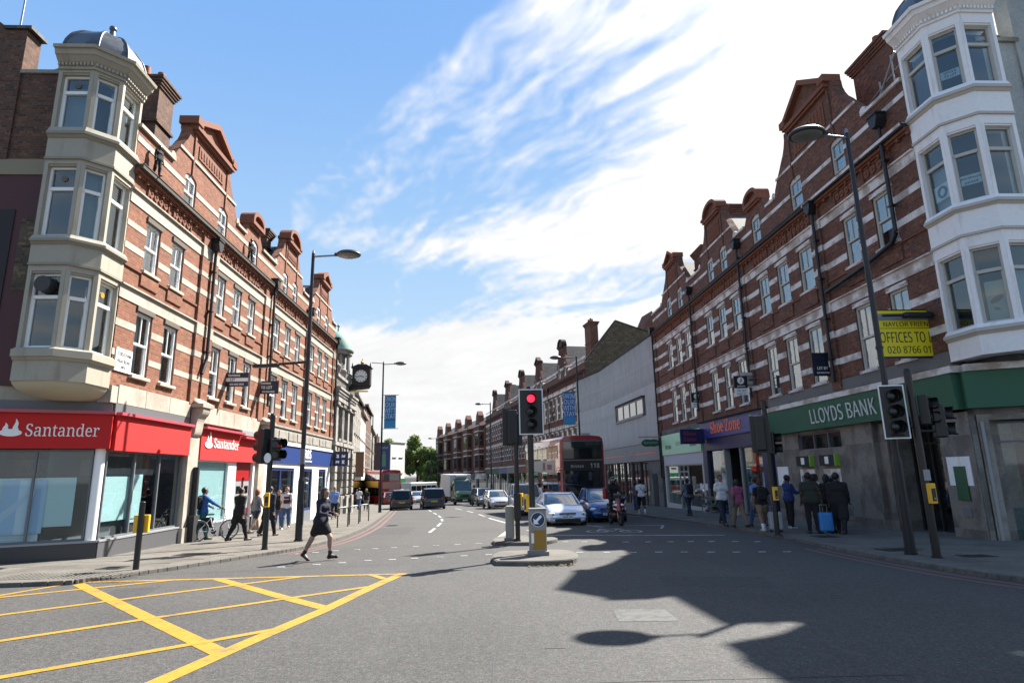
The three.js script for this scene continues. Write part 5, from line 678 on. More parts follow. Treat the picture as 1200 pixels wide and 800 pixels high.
{ // gabled terrace beyond, its flank wall looking this way
  const [t, len] = onWall('gabled_terrace', 'dark brick gabled terrace with a weathered flank wall behind the grey building', 'building', [0.74, -132], [11.6, -66.8]), S = (u) => len - u, r = rng(5);
  const w1 = [], w2 = [], at2 = [], gb = []; [9, 21, 32, 43.5, 56].forEach((u, i) => { gb.push({ u, hw: 2.7, nw: 1.15, pw: 0.95, cap: 17.4, apex: 18.3, kind: i % 2 ? 'ped' : 'seg', ears: i % 2 > 0 }); at2.push([u - 1.7, u - 0.7], [u + 0.7, u + 1.7]); });
  for (let u = 1.2; u < len - 1.5; u += 2.05) { w1.push([u, u + 1.15]); w2.push([u, u + 1.15]); }
  terrace({ root: t, S, s0: 0, s1: len, seed: 41, brick: MAT.brickR, cream: MAT.creamR, terra: MAT.terra, gtrim: std(0.07, 0.035, 0.03, 0.9), lintel: MAT.creamR, glassM: MAT.tint, curtainM: MAT.curtainR, frame: MAT.whiteOld, gutter: MAT.dark, lev: { base: 3.1, sill1: 4.2, head1: 6.8, B2: [7.1, 7.5], string: 8.1, sill2: 8.4, head2: 11.2, B3: [11.6, 12.0], gut: 13.0, sillA: 13.5, headA: 15.2, bandA: [14.4, 14.6], cope: 13.9, thin1: [[4.9, 5.15], [5.9, 6.15]], thin2: [[9.1, 9.35], [10.2, 10.45]] }, wins1: w1, wins2: w2, attic: at2, gables: gb, pil: [0.4, 14.8, 26.5, 38, 49.5, 62], pipes: [[15.2, 12.6, 4, 0], [38.4, 12.6, 4, 0]], chimneys: [[4.6, 14.4, 19.6, 2.0, -2.6, 4], [26.5, 14, 18.5, 1.6, -2.2, 2], [49.5, 14, 18.5, 1.6, -2.2, 2]] });
  for (let i = 0; i < 9; i++) { const a = i * 7.4, k = grp(t, 'shopfront'); const cols = [[0.1, 0.12, 0.1], [0.05, 0.16, 0.09], [0.22, 0.2, 0.36], [0.35, 0.33, 0.32], [0.3, 0.05, 0.04], [0.1, 0.1, 0.12], [0.28, 0.26, 0.3], [0.05, 0.15, 0.1], [0.2, 0.2, 0.2]][i]; if (a + 7 > len + 3) continue; const b = Math.min(len, a + 7.3); part(k, 'fascia', bx(a, b, 1.9, 2.9, -0.1, 0.2), std(...cols, 0.6)); part(k, 'cornice', bx(a, b, 2.9, 3.1, -0.2, 0.35), MAT.creamR); part(k, 'pier', bx(a, a + 0.4, -3, 1.9, -0.3, 0.15), MAT.creamR); glazing(k, a + 0.4, b, -1.6, 1.9, 3, MAT.dark, null, { glass: MAT.tint, t: 0.1 }); part(k, 'stall_riser', bx(a + 0.4, b, -3.4, -1.6, -0.2, 0.02), MAT.conc); }
  const fl = grp(t, 'flank_wall'), Wm = new THREE.Matrix4().makeRotationY(Math.PI / 2).setPosition(len + 0.02, 0, 0);
  sp(fl, 'stock_brick_gable', ext(shape([[0, -1.5], [14, -1.5], [14, 15.6], [3.9, 18.7], [0.1, 13.9], [0, 13.9]]), -0.3, 0.02), MAT.brickY, Wm); sp(fl, 'verge', M(ext(shape([[3.9, 18.7], [14, 15.6], [14, 15.75], [3.9, 18.86]]), -0.4, 0.06), ext(shape([[0, 13.9], [3.9, 18.7], [3.9, 18.86], [-0.1, 13.98]]), -0.4, 0.06)), MAT.dark, Wm);
  const gr = []; const blob = (x, y, rx, ry, a) => { const s = new THREE.Shape(); s.absellipse(0, 0, rx, ry, 0, 6.2832); const h = new THREE.Path(); h.absellipse(0, 0, rx * 0.4, ry * 0.4, 0, 6.2832); s.holes.push(h); gr.push(ext(s, 0, 0.01).rotateZ(a).translate(x, y, 0.021)); };
  blob(0.7, 13.4, 0.5, 0.45, 0.2); blob(0.9, 12.4, 0.55, 0.6, -0.2); blob(2.0, 13.5, 0.5, 0.9, -0.4); blob(2.4, 12.6, 0.6, 0.6, 0.4); blob(1.55, 12.2, 0.35, 0.7, 0.1); sp(fl, 'graffiti', M(gr), std(0.78, 0.82, 0.85, 0.8), Wm);
  sp(fl, 'back_range', M(ext(shape([[7, 15], [13, 15], [10, 21]]), -6, -3)), MAT.brickR, Wm);
}
{ // bay-windowed terrace at the far right
  const [t, len] = onWall('bay_windowed_terrace', 'dark red terrace with projecting bays and small gables at the far right', 'building', [-12.8, -179], [0.6, -132.4]);
  part(t, 'wall', buv(M(bx(0, len, 2.2, 12.4, -0.4, 0), bx(0, len, -4, 12.4, -9, -8.6), bx(0, 0.4, -4, 12.4, -8.6, -0.4), bx(len - 0.4, len, -4, 12.4, -8.6, -0.4))), MAT.brickR);
  part(t, 'roof', buv(ext(shape([[-0.3, 12.3], [4.4, 15.4], [9.2, 12.3]]), 0, len).applyMatrix4(new THREE.Matrix4().makeBasis(V(0, 0, -1), Y, V(1, 0, 0)))), MAT.slate);
  for (const u of [3.2, 13.2, 23.2, 34.5, 45]) { const c = len - u, b = grp(t, 'bay'); part(b, 'bay_wall', buv(M(bx(c - 1.9, c + 1.9, 2.4, 12.2, 0, 1.1), ext(shape([[c - 2.1, 12.2], [c + 2.1, 12.2], [c + 1.2, 13.4], [c + 1.0, 14.6], [c, 15.6], [c - 1.0, 14.6], [c - 1.2, 13.4]]), -0.3, 0.9))), MAT.brickR); part(b, 'bay_bands', M([2.4, 6.0, 7.2, 11.0, 12.2].map((y) => bx(c - 2.0, c + 2.0, y, y + 0.22, 0, 1.18))), MAT.creamR); for (const y of [3.4, 8.1]) { part(b, 'bay_window', M(bx(c - 1.3, c + 1.3, y, y + 2.4, 1.1, 1.14)), MAT.tint); part(b, 'window_bars', M([-1.3, -0.45, 0.4, 1.22].map((x) => bx(c + x, c + x + 0.09, y, y + 2.4, 1.14, 1.2)), bx(c - 1.3, c + 1.3, y + 1.55, y + 1.65, 1.12, 1.19)), std(0.12, 0.1, 0.1, 0.6)); part(b, 'side_window', M(bx(c - 1.95, c - 1.9, y, y + 2.4, 0.25, 0.85), bx(c + 1.9, c + 1.95, y, y + 2.4, 0.25, 0.85)), MAT.tint); } }
  for (const u of [8.2, 18.2, 28.8, 39.8]) for (const y of [3.6, 8.2]) plainWin(t, len - u, y, 2.2, 2.2, MAT.creamR, MAT.tint);
  for (let i = 0; i < 6; i++) { const k = grp(t, 'shopfront'), a = i * 8.1; part(k, 'fascia', bx(a, a + 7.8, 0.9, 2.1, -0.1, 0.25), [MAT.creamR, MAT.conc, MAT.specDark, MAT.creamR, MAT.conc, MAT.creamR][i]); part(k, 'shop_window', bx(a + 0.5, a + 7.6, -2.6, 0.9, -0.2, -0.1), MAT.tint); part(k, 'pier', bx(a, a + 0.5, -4, 2.2, -0.3, 0.2), MAT.creamR); part(k, 'stall_riser', bx(a + 0.5, a + 7.8, -4.2, -2.6, -0.2, 0.02), MAT.conc); }
}
{ // domed stone bank after the left terrace
  const [t, len] = onWall('stone_bank', 'weathered pale stone bank with a green copper dome beyond the left terrace', 'building', [-10, -41.1], [-10.3, -48.6]);
  const stone = std(1, 1, 1, 0.85, { map: mottle(512, 3, lin(0.5, 0.47, 0.42), lin(0.3, 0.28, 0.25), 181, 7, 1), bumpMap: coarseBump, bumpScale: 0.02 });
  const wall = shape([[0, -1.4], [len, -1.4], [len, 7.7], [0, 7.7]]); for (let i = 0; i < 3; i++) { const c = 1.6 + i * 2.2, p = new THREE.Path(); p.moveTo(c - 0.6, -0.2); p.lineTo(c + 0.6, -0.2); p.lineTo(c + 0.6, 2.6); p.absarc(c, 2.6, 0.6, 0, Math.PI, false); p.closePath(); wall.holes.push(p); const q = new THREE.Path(); q.moveTo(c - 0.5, 4.4); q.lineTo(c + 0.5, 4.4); q.lineTo(c + 0.5, 6.4); q.lineTo(c - 0.5, 6.4); q.closePath(); wall.holes.push(q); }
  part(t, 'wall', buv(ext(wall, -0.6, 0)), stone); part(t, 'body', buv(M(bx(0.05, len, -1.4, 7.6, -9, -8.6), bx(len - 0.4, len, -1.4, 7.6, -8.6, -0.6), bx(0.05, len, 7.2, 7.6, -8.6, -0.6))), stone);
  for (let i = 0; i < 3; i++) { const c = 1.6 + i * 2.2; part(t, 'window', bx(c - 0.6, c + 0.6, -0.2, 3.2, -0.5, -0.45), MAT.tint); part(t, 'window', bx(c - 0.5, c + 0.5, 4.4, 6.4, -0.4, -0.35), MAT.tint); part(t, 'window_frame', M(bx(c - 0.03, c + 0.03, 4.4, 6.4, -0.35, -0.28), bx(c - 0.5, c + 0.5, 5.5, 5.57, -0.34, -0.28)), MAT.whiteOld); part(t, 'keystone', buv(M(bx(c - 0.2, c + 0.2, 3.15, 3.7, 0, 0.22), bx(c - 0.75, c + 0.75, 6.5, 6.75, 0, 0.28), bx(c - 0.75, c + 0.75, 4.15, 4.32, 0, 0.2))), stone); }
  for (let i = 0; i < 4; i++) { const x = 0.5 + i * 2.2; part(t, 'pilaster', buv(M(bx(x - 0.4, x + 0.4, -1.4, 0.4, 0, 0.35), bx(x - 0.3, x + 0.3, 0.4, 6.5, 0, 0.24), bx(x - 0.42, x + 0.42, 6.5, 6.75, 0, 0.36), [0, 1, 2, 3, 4, 5].map((j) => bx(x - 0.36, x + 0.36, 0.55 + j * 0.5, 0.95 + j * 0.5, 0, 0.3)))), stone); part(t, 'urn', M(cyl(0.16, 0.28, 0.4, x, 8.6, 0.1, 10), ball(0.26, x, 9.15, 0.1, 1, 0.8, 1), cyl(0.1, 0.02, 0.3, x, 9.3, 0.1, 8)), stone); }
  part(t, 'cornice', buv(M(bx(-0.05, len, 6.75, 7.0, -0.2, 0.4), bx(-0.05, len, 7.35, 7.55, -0.3, 0.42), bx(-0.05, len, 7.55, 7.7, -0.3, 0.5), bx(0, len, 8.4, 8.6, -0.3, 0.3), Array.from({ length: 21 }, (_, i) => bx(0.1 + i * 0.35, 0.28 + i * 0.35, 7.15, 7.35, 0, 0.36)))), stone);
  part(t, 'balustrade', buv(M(Array.from({ length: 23 }, (_, i) => cyl(0.09, 0.06, 0.7, 0.2 + i * 0.32, 7.7, 0.12, 8)))), stone); part(t, 'string_course', buv(M(bx(0, len, 3.8, 4.05, -0.2, 0.3), bx(0, len, 0.2, 0.4, -0.2, 0.2))), stone);
  const d = grp(t, 'cupola'); d.position.set(4.4, 8.35, -0.7); part(d, 'drum', buv(M(cyl(1.05, 1.05, 0.8, 0, 0, 0, 8), cyl(0.6, 0.6, 1.5, 0, 0.8, 0, 16), cyl(1.1, 1.12, 0.24, 0, 2.3, 0, 24), cyl(1.2, 1.22, 0.1, 0, 2.54, 0, 24))), stone); for (let i = 0; i < 8; i++) part(d, 'column', buv(M(cyl(0.13, 0.11, 1.4, 0.88 * Math.cos(i * 0.785 + 0.3), 0.85, 0.88 * Math.sin(i * 0.785 + 0.3), 10))), stone);
  part(d, 'copper_dome', new THREE.LatheGeometry([[1.1, 0], [1.08, 0.25], [1.0, 0.6], [0.85, 0.95], [0.6, 1.25], [0.3, 1.45], [0.08, 1.52], [0.001, 1.55]].map(([a, b]) => new THREE.Vector2(a, b)), 28).translate(0, 2.64, 0), MAT.copper); part(d, 'finial', M(cyl(0.07, 0.05, 0.4, 0, 4.15, 0, 8), ball(0.12, 0, 4.6, 0)), MAT.copper);
  const sg = thing('hanging_sign', 'brown vertical projecting sign beyond the stone bank', 'sign', [-9.9, 0, -50.2]); part(sg, 'panel', bx(-0.3, 0.35, 1.7, 3.6, -0.06, 0.06), std(0.26, 0.14, 0.08, 0.7)); part(sg, 'bracket', bx(-0.6, 0.35, 3.6, 3.68, -0.03, 0.03), MAT.black);
  // the bracket clock on the bank
  const c = thing('bracket_clock', 'ornate black double-faced clock on a bracket from the stone bank', 'clock', [-9.05, 8.15, -46]);
  part(c, 'case', M(rbx(-0.72, 0.62, 0.25, 1.65, -0.35, 0.35, 0.05), loft([[[-0.78, 1.65, 0.4], [0.68, 1.65, 0.4], [0.68, 1.65, -0.4], [-0.78, 1.65, -0.4]], [[-0.35, 1.92, 0.15], [0.25, 1.92, 0.15], [0.25, 1.92, -0.15], [-0.35, 1.92, -0.15]]]), bx(-0.8, 0.7, 1.58, 1.66, -0.42, 0.42), [-0.72, 0.62].map((x) => cyl(0.07, 0.02, 0.32, x, 1.66, 0.3, 8))), std(0.025, 0.02, 0.02, 0.4));
  part(c, 'bracket', M(ext((() => { const s = new THREE.Shape(); s.moveTo(-1.6, -0.15); s.bezierCurveTo(-1.0, -0.05, -0.5, -0.1, 0.5, 0.05); s.lineTo(0.62, 0.25); s.lineTo(-0.72, 0.25); s.bezierCurveTo(-0.85, 0.6, -1.1, 0.75, -1.6, 0.8); s.closePath(); return s; })(), -0.2, 0.2)), std(0.035, 0.026, 0.022, 0.45)); part(c, 'gilt_trim', M(bx(-1.5, 0.45, -0.19, -0.12, -0.16, 0.16), ball(0.13, -0.05, 2.05, 0), cyl(0.06, 0.02, 0.25, -0.05, 2.12, 0, 8)), MAT.gold);
  const face = grp(c, 'clock_face'); part(face, 'dial', disc(0.5, 0.04, -0.05, 0.95, 0.36, 32), std(0.75, 0.74, 0.7, 0.5)); part(face, 'dial_ring', new THREE.TorusGeometry(0.5, 0.035, 8, 32).translate(-0.05, 0.95, 0.38), MAT.black); const mk2 = []; for (let i = 0; i < 12; i++) mk2.push(bx(-0.022, 0.022, 0.34, 0.45, 0, 0.01).rotateZ((i * Math.PI) / 6).translate(-0.05, 0.95, 0.381)); part(face, 'numerals', M(mk2), MAT.black); part(face, 'hands', M(bx(-0.02, 0.02, -0.05, 0.36, 0, 0.012).rotateZ(1.75).translate(-0.05, 0.95, 0.395), bx(-0.025, 0.025, -0.05, 0.26, 0, 0.012).rotateZ(-1.9).translate(-0.05, 0.95, 0.41)), MAT.black);
}
{ // pale Victorian houses further down on the left
  const specs = [['grey stone fronted house beyond the domed bank', [-12.5, -60], [-13.8, -70], 9.6, MAT.stone], ['pale stucco house with dark roof further down on the left', [-13.9, -70.2], [-15.5, -82], 9.0, MAT.creamR], ['tall brown and cream house behind the far red bus', [-15.6, -82.2], [-17.5, -97], 11.0, MAT.brickB], ['low grey building at the far left bend', [-17.7, -97.3], [-20.6, -118], 9.4, MAT.stone]];
  specs.forEach(([lab, a, b, top, m], i) => { const [t, len] = onWall('town_house', lab, 'building', a, b); part(t, 'wall', buv(M(bx(0, len, -3, top, -0.4, 0), bx(0, 0.4, -3, top, -8, -0.4), bx(len - 0.4, len, -3, top, -8, -0.4), bx(0, len, -3, top, -8.4, -8))), m); part(t, 'cornice', buv(M(bx(-0.1, len, top, top + 0.3, -0.5, 0.4), bx(0, len, 2.2, 2.5, -0.1, 0.2))), MAT.stone); part(t, 'roof', buv(ext(shape([[-0.2, top], [4.2, top + 2.2], [8.4, top]]), 0, len).applyMatrix4(new THREE.Matrix4().makeBasis(V(0, 0, -1), Y, V(1, 0, 0)))), MAT.slate); for (let x = 1.3; x < len - 1; x += 2.3) for (const y of [3, 6]) plainWin(t, x, y, 1.1, 1.9, MAT.whiteOld, MAT.tint, { sill: MAT.stone, t: 0.1 }); part(t, 'chimney', buv(M(bx(len * 0.5 - 0.7, len * 0.5 + 0.7, top, top + 2.6, -2.4, -1.4), bx(len * 0.5 - 0.8, len * 0.5 + 0.8, top + 2.3, top + 2.5, -2.5, -1.3))), MAT.brickB); for (const p of [-0.4, 0, 0.4]) part(t, 'chimney_pot', cyl(0.13, 0.1, 0.5, len * 0.5 + p, top + 2.6, -1.9, 8), MAT.pot); part(t, 'shopfront', bx(0.3, len - 0.3, -1.8, 1.4, 0, 0.05), MAT.tint); part(t, 'shop_fascia', bx(0, len, 1.4, 2.2, -0.1, 0.25), [MAT.dark, MAT.white, MAT.redPanel, MAT.specDark][i]); });
}
{ // the building that closes the view
  const t = thing('corner_building', 'white rendered building with a blue advertisement at the street end', 'building', [-22.2, 0, -150], 1.12);
  part(t, 'wall', buv(bx(0, 6.2, -4, 9.8, -0.4, 0)), std(0.72, 0.71, 0.68, 0.8)); part(t, 'end_wall', buv(bx(0.01, 0.4, -4, 9.7, -9, -0.4)), MAT.brickB); part(t, 'rear_wall', buv(M(bx(0.4, 6.2, -4, 9.6, -9, -8.6), bx(5.8, 6.19, -4, 9.6, -8.6, -0.4), bx(0.4, 5.8, 9.3, 9.6, -8.6, -0.4))), MAT.brickB); part(t, 'parapet', bx(-0.1, 6.3, 9.8, 10, -9.1, 0.15), MAT.conc);
  for (const x of [1.6, 4.4]) for (const y of [2.6, 6.4]) plainWin(t, x, y, 1.5, 1.9, MAT.white, MAT.tint, { sill: MAT.conc }); part(t, 'shop_fascia', bx(0, 6.2, 0.2, 1.3, 0, 0.3), std(0.03, 0.3, 0.1, 0.5)); part(t, 'shop_window', bx(0.2, 6.0, -3.6, 0.2, 0, 0.1), MAT.tint);
  const bb = grp(t, 'billboard'); bb.rotation.y = -Math.PI / 2; part(bb, 'board', bx(-3.3, -0.2, 2.6, 9.3, 0, 0.2), std(0.03, 0.045, 0.17, 0.5)); part(bb, 'print', M(bx(-2.3, -1.2, 4.2, 7.2, 0.2, 0.22), bx(-2.05, -1.45, 7.3, 7.8, 0.2, 0.22)), std(0.14, 0.34, 0.2, 0.6)); part(bb, 'headline', letters('LONDON', 0.5, 0.02, 'bold', 0.8).translate(-1.75, 8.4, 0.2), MAT.palegrey);
  part(t, 'chimney', M(bx(1.2, 2.4, 9.6, 11.6, -6, -5), cyl(0.2, 0.15, 0.7, 1.5, 11.6, -5.5, 8), cyl(0.2, 0.15, 0.7, 2.1, 11.6, -5.5, 8)), MAT.brickB);
}
// ---------- trees ----------
const leafM = [[0.2, 0.3, 0.055], [0.27, 0.36, 0.075], [0.14, 0.21, 0.042]].map((c) => phys(...c, 0.7, { side: THREE.DoubleSide, transmission: 0.5, thickness: 0 })); const bark = std(0.09, 0.07, 0.05, 0.95);
function tree(label, x, z, h, rad, seed, n) {
  const t = thing('street_tree', label, 'tree', [x, gy(z), z]), r = rng(seed), tr = [];
  tr.push(bar([0, -0.3, 0], [0.1, h * 0.45, 0], 0.32, 8, 0.2)); const limbs = [];
  for (let i = 0; i < 9; i++) { const a = r() * 6.28, y0 = h * (0.28 + 0.2 * r()), L = rad * (0.5 + 0.4 * r()), e = [Math.cos(a) * L, y0 + h * (0.2 + 0.3 * r()), Math.sin(a) * L]; tr.push(bar([0.05, y0, 0], e, 0.12, 6, 0.04)); limbs.push(e); }
  part(t, 'trunk', M(tr), bark);
  const clumps = []; for (let i = 0; i < 34; i++) { const a = r() * 6.28, v = r(), y = h * (0.3 + 0.66 * v), w = rad * Math.sin(Math.PI * Math.min(0.96, 0.2 + 0.8 * v)) ** 0.7 * (0.45 + 0.55 * r()); clumps.push([Math.cos(a) * w, y, Math.sin(a) * w, rad * (0.22 + 0.2 * r())]); }
  leafM.forEach((m, k) => { const pos = []; for (let i = 0; i < n; i++) { const [cx, cy, cz, cr] = clumps[Math.floor(r() * clumps.length)]; let u = V(r() - 0.5, r() - 0.5, r() - 0.5).normalize().multiplyScalar(cr * (0.5 + 0.6 * r())); const p = V(cx, cy, cz).add(u), s = 0.16 + 0.2 * r(), q = new THREE.Quaternion().setFromEuler(new THREE.Euler(r() * 6.3, r() * 6.3, r() * 6.3)); for (const c of [[-1, 0, 0], [1, -0.3, 0], [0, 1.2, 0.3], [-1, 0, 0], [0, -0.9, 0.2], [1, -0.3, 0]]) { const w = V(...c).multiplyScalar(s).applyQuaternion(q).add(p); pos.push(w.x, w.y, w.z); } }
    const g = new THREE.BufferGeometry(); g.setAttribute('position', new THREE.Float32BufferAttribute(pos, 3)); g.computeVertexNormals(); part(t, 'crown', g, m); });
}
tree('large round green tree at the end of the street', -17.4, -165, 15.2, 4.4, 3, 5200); tree('smaller green tree right of the large tree', -11.5, -176, 12, 3, 9, 2600); tree('dark tree rising behind the white corner building', -26, -172, 15.5, 3, 14, 2200); tree('low green tree near the far right lamps', -12.6, -150, 8.4, 2, 19, 1500);
// ---------- street furniture ----------
const pav = (z) => gy(z) + KH;
function lampPost(label, x, z, h, dir, reach, o = {}) {               // dir: which way the arm points, in the ground plane
  const t = thing('street_lamp', label, 'street lamp', [x, o.y ?? pav(z), z], Math.atan2(-dir[1], dir[0]), 'lamp posts along the street'); const m = o.m ?? MAT.ironBlue, s = o.s ?? 1;
  part(t, 'column', M(cyl(0.115 * s, 0.105 * s, 1.9, 0, 0, 0, 16), cyl(0.105 * s, 0.08 * s, 0.12, 0, 1.9, 0, 16), cyl(0.078 * s, 0.055 * s, h - 2.02, 0, 2.02, 0, 16), cyl(0.14 * s, 0.14 * s, 0.05, 0, 0, 0, 16)), m);
  part(t, 'collar', M(cyl(0.075 * s, 0.075 * s, 0.12, 0, h * 0.62, 0, 14), cyl(0.09 * s, 0.09 * s, 0.06, 0, h * 0.45, 0, 14)), m); part(t, 'service_door', rbx(0.07 * s, 0.118 * s, 0.5, 1.2, -0.05, 0.05, 0.01, 1), m);
  const ay = h - 0.12; part(t, 'arm', M(bar([0, ay, 0], [reach - 0.25, ay + (o.rise ?? 0.03), 0], 0.035 * s, 8), cyl(0.05 * s, 0.03 * s, 0.12, 0, h, 0, 10)), o.armM ?? MAT.galv);
  const hd = grp(t, 'lantern'); hd.position.set(reach, ay + (o.rise ?? 0.03), 0);
  part(hd, 'canopy', new THREE.LatheGeometry([[0.001, 0.16], [0.14, 0.15], [0.3, 0.1], [0.37, 0.04], [0.38, 0], [0.36, -0.03], [0.3, -0.035]].map(([a, b]) => new THREE.Vector2(a, b)), 28).scale(1.15, 1, 0.95), std(0.06, 0.06, 0.062, 0.4)); part(hd, 'bowl', new THREE.LatheGeometry([[0.32, -0.03], [0.28, -0.07], [0.18, -0.1], [0.001, -0.115]].map(([a, b]) => new THREE.Vector2(a, b)), 24).scale(1.15, 1, 0.95), std(0.3, 0.3, 0.29, 0.25)); part(hd, 'spigot', bx(-0.5, -0.3, -0.03, 0.07, -0.06, 0.06), m);
  return t;
}
lampPost('tall dark street lamp on the left pavement in front of the blue bank', -6.0, -20.9, 9.85, [1, 0.08], 1.28);
lampPost('tall street lamp on the right pavement in front of the green bank', 8.96, -13.0, 9.78, [-1, -0.05], 0.98, { s: 0.9, rise: 0.1 });
const lmpB = lampPost('street lamp carrying a blue banner on the left pavement', -7.5, -46, 11.0, [1, 0], 1.3); part(lmpB, 'rear_arm', bar([0, 10.95, 0], [-0.9, 11.02, 0], 0.03), MAT.galv);
const lmpC = lampPost('street lamp carrying a blue banner behind the red double decker bus', 7.0, -44, 10.9, [-1, 0], 1.55); part(lmpC, 'rear_arm', bar([0, 10.8, 0], [0.9, 10.85, 0], 0.03), MAT.galv); part(lmpC, 'route_board', M(bx(-0.75, -0.12, 4.9, 5.2, -0.03, 0.03), bx(-0.75, -0.12, 5.22, 5.26, -0.04, 0.04)), MAT.palegrey);
lampPost('slim street lamp behind the red bus on the left', -14.4, -81, 11.2, [-1, 0], 0.9, { s: 1.1 }); lampPost('dark street lamp before the bay windowed terrace, left of the signal', 0.95, -72.5, 11.4, [-1, 0], 1.4, { s: 1.2 }); lampPost('distant street lamp right of the green tree', -8.0, -112, 10.6, [-1, 0], 1.5, { s: 1.2 }); lampPost('farthest street lamp in front of the green tree', -10.9, -131, 10.4, [-1, 0], 1.5, { s: 1.2 });
{ // bracket and sign arm on the near left lamp
  const t = scene.children.find((o) => o.name === 'street_lamp'); part(t, 'side_arm', M(bar([0, 5.9, 0], [-1.6, 5.82, 0], 0.045), rbx(-1.9, -1.0, 5.74, 5.86, -0.09, 0.09, 0.03)), MAT.black); part(t, 'sticker', cyl(0.082, 0.082, 0.5, 0, 2.45, 0, 14), MAT.grey);
}
function bannerOn(label, x, z, y0, y1, w, s, words) {
  const t = thing('street_banner', label, 'banner', [x, 0, z], 0, 'blue banners on lamp posts'); part(t, 'cloth', new THREE.BoxGeometry(w, y1 - y0, 0.02, 6, 10, 1).translate(0, (y0 + y1) / 2, 0), MAT.banner); part(t, 'rod', M(bar([-w / 2 - s, y1 + 0.03, 0], [w / 2, y1 + 0.03, 0], 0.02), bar([-w / 2 - s, y0 - 0.03, 0], [w / 2, y0 - 0.03, 0], 0.02), bar([w / 2, y1 + 0.03, 0], [w / 2 + 0.2, y1 + 0.03, 0], 0.02), bar([w / 2, y0 - 0.03, 0], [w / 2 + 0.2, y0 - 0.03, 0], 0.02)), MAT.black);
  part(t, 'lettering', M(words.map((q, i) => letters(q, 0.34, 0.008, 'sans', 0.8).translate(0, y1 - 0.45 - i * 0.43, 0.011))), std(0.45, 0.62, 0.72, 0.6)); part(t, 'lower_panel', bx(-w / 2 + 0.002, w / 2 - 0.002, y0 + 0.002, y0 + (y1 - y0) * 0.22, -0.008, 0.013), std(0.03, 0.3, 0.62, 0.6));
}
bannerOn('blue banner on the left lamp post beyond the clock', -6.92, -46, 5.2, 7.66, 0.86, 0.1, ['SWIN', 'OUR', 'WITT', 'STAT']); bannerOn('blue banner on the right lamp post above the bus', 6.32, -44, 5.12, 7.44, 0.86, 0.04, ['SWIM', 'OUR', 'WITH', 'STAY']);

// traffic signals
const lensRed = new THREE.MeshStandardMaterial({ roughness: 0.3, emissiveIntensity: 1.0 }); lensRed.color.setRGB(0.6, 0.02, 0.04); lensRed.emissive.setRGB(0.34, 0.016, 0.04);
function signalHead(parent, x, y, z, turn, o = {}) {                  // three lamps in a case, facing local +z
  const g = grp(parent, 'signal_head'); g.position.set(x, y, z); g.rotation.y = turn; const hh = o.n === 2 ? 0.8 : 1.12, w = 0.28;
  part(g, 'case', rbx(-w / 2, w / 2, 0.06, hh - 0.06, -0.2, 0.02, 0.03), MAT.black);
  if (o.board !== false) { const bw = o.bw ?? 0.58; part(g, 'backing_board', rbx(-bw / 2 + 0.001, bw / 2 - 0.001, 0.001, hh - 0.001, -0.02, 0.005, 0.003, 1), MAT.black); part(g, 'board_border', M(bx(-bw / 2, bw / 2, 0, 0.025, -0.002, 0.008), bx(-bw / 2, bw / 2, hh - 0.025, hh, -0.002, 0.008), bx(-bw / 2, -bw / 2 + 0.025, 0.025, hh - 0.025, -0.002, 0.008), bx(bw / 2 - 0.025, bw / 2, 0.025, hh - 0.025, -0.002, 0.008)), MAT.white); }
  const n = o.n ?? 3; for (let i = 0; i < n; i++) { const cy = hh - 0.24 - i * 0.32; const lit = o.lit === i; part(g, lit ? 'red_lens' : 'lens', new THREE.SphereGeometry(0.13, 20, 8, 0, 6.2832, 0, 0.9).rotateX(Math.PI / 2).scale(1, 1, 0.5).translate(0, cy, 0.0), lit ? lensRed : MAT.lensOff); const v = new THREE.CylinderGeometry(0.125, 0.135, 0.2, 18, 1, true, 0.4 + Math.PI / 2 * 0, Math.PI * 2 - 0.8 - Math.PI * 0.5); part(g, 'visor', new THREE.CylinderGeometry(0.132, 0.128, 0.2, 20, 1, true, Math.PI * 0.72 - Math.PI, Math.PI * 1.3).rotateX(Math.PI / 2).rotateZ(Math.PI * 0.08).translate(0, cy, 0.11), MAT.visor ??= std(0.012, 0.012, 0.013, 0.5, { side: THREE.DoubleSide })); part(g, 'lens_rim', new THREE.TorusGeometry(0.125, 0.012, 6, 20).translate(0, cy, 0.02), MAT.black); }
  return g;
}
function pedHead(parent, x, y, z, turn) { const g = grp(parent, 'pedestrian_head'); g.position.set(x, y, z); g.rotation.y = turn; part(g, 'case', rbx(-0.14, 0.14, 0, 0.62, -0.14, 0.05, 0.03), MAT.black); for (let i = 0; i < 2; i++) part(g, 'lens', disc(0.1, 0.02, 0, 0.45 - i * 0.29, 0.055, 18), MAT.lensOff); for (let i = 0; i < 2; i++) part(g, 'visor', new THREE.CylinderGeometry(0.112, 0.112, 0.14, 18, 1, true, -Math.PI * 0.28, Math.PI * 1.3).rotateX(Math.PI / 2).rotateZ(Math.PI * 0.08).translate(0, 0.45 - i * 0.29, 0.12), MAT.visor); }
function pushBox(parent, x, y, z, turn) { const g = grp(parent, 'push_button_box'); g.position.set(x, y, z); g.rotation.y = turn; part(g, 'box', rbx(-0.07, 0.07, 0, 0.4, -0.05, 0.05, 0.015), MAT.yellowBox); part(g, 'button_plate', bx(-0.045, 0.045, 0.05, 0.3, 0.05, 0.056), MAT.black); part(g, 'button', disc(0.02, 0.02, 0, 0.1, 0.062, 12), MAT.palegrey); }
function signalPole(label, x, z, h, y, r = 0.057) { const t = thing('traffic_signal', label, 'traffic light', [x, y, z]); part(t, 'pole', M(cyl(r, r, h, 0, 0, 0, 14), cyl(r * 1.1, r * 0.8, 0.06, 0, h, 0, 14), cyl(r * 1.3, r * 1.3, 0.03, 0, 0, 0, 14)), MAT.black); return t; }
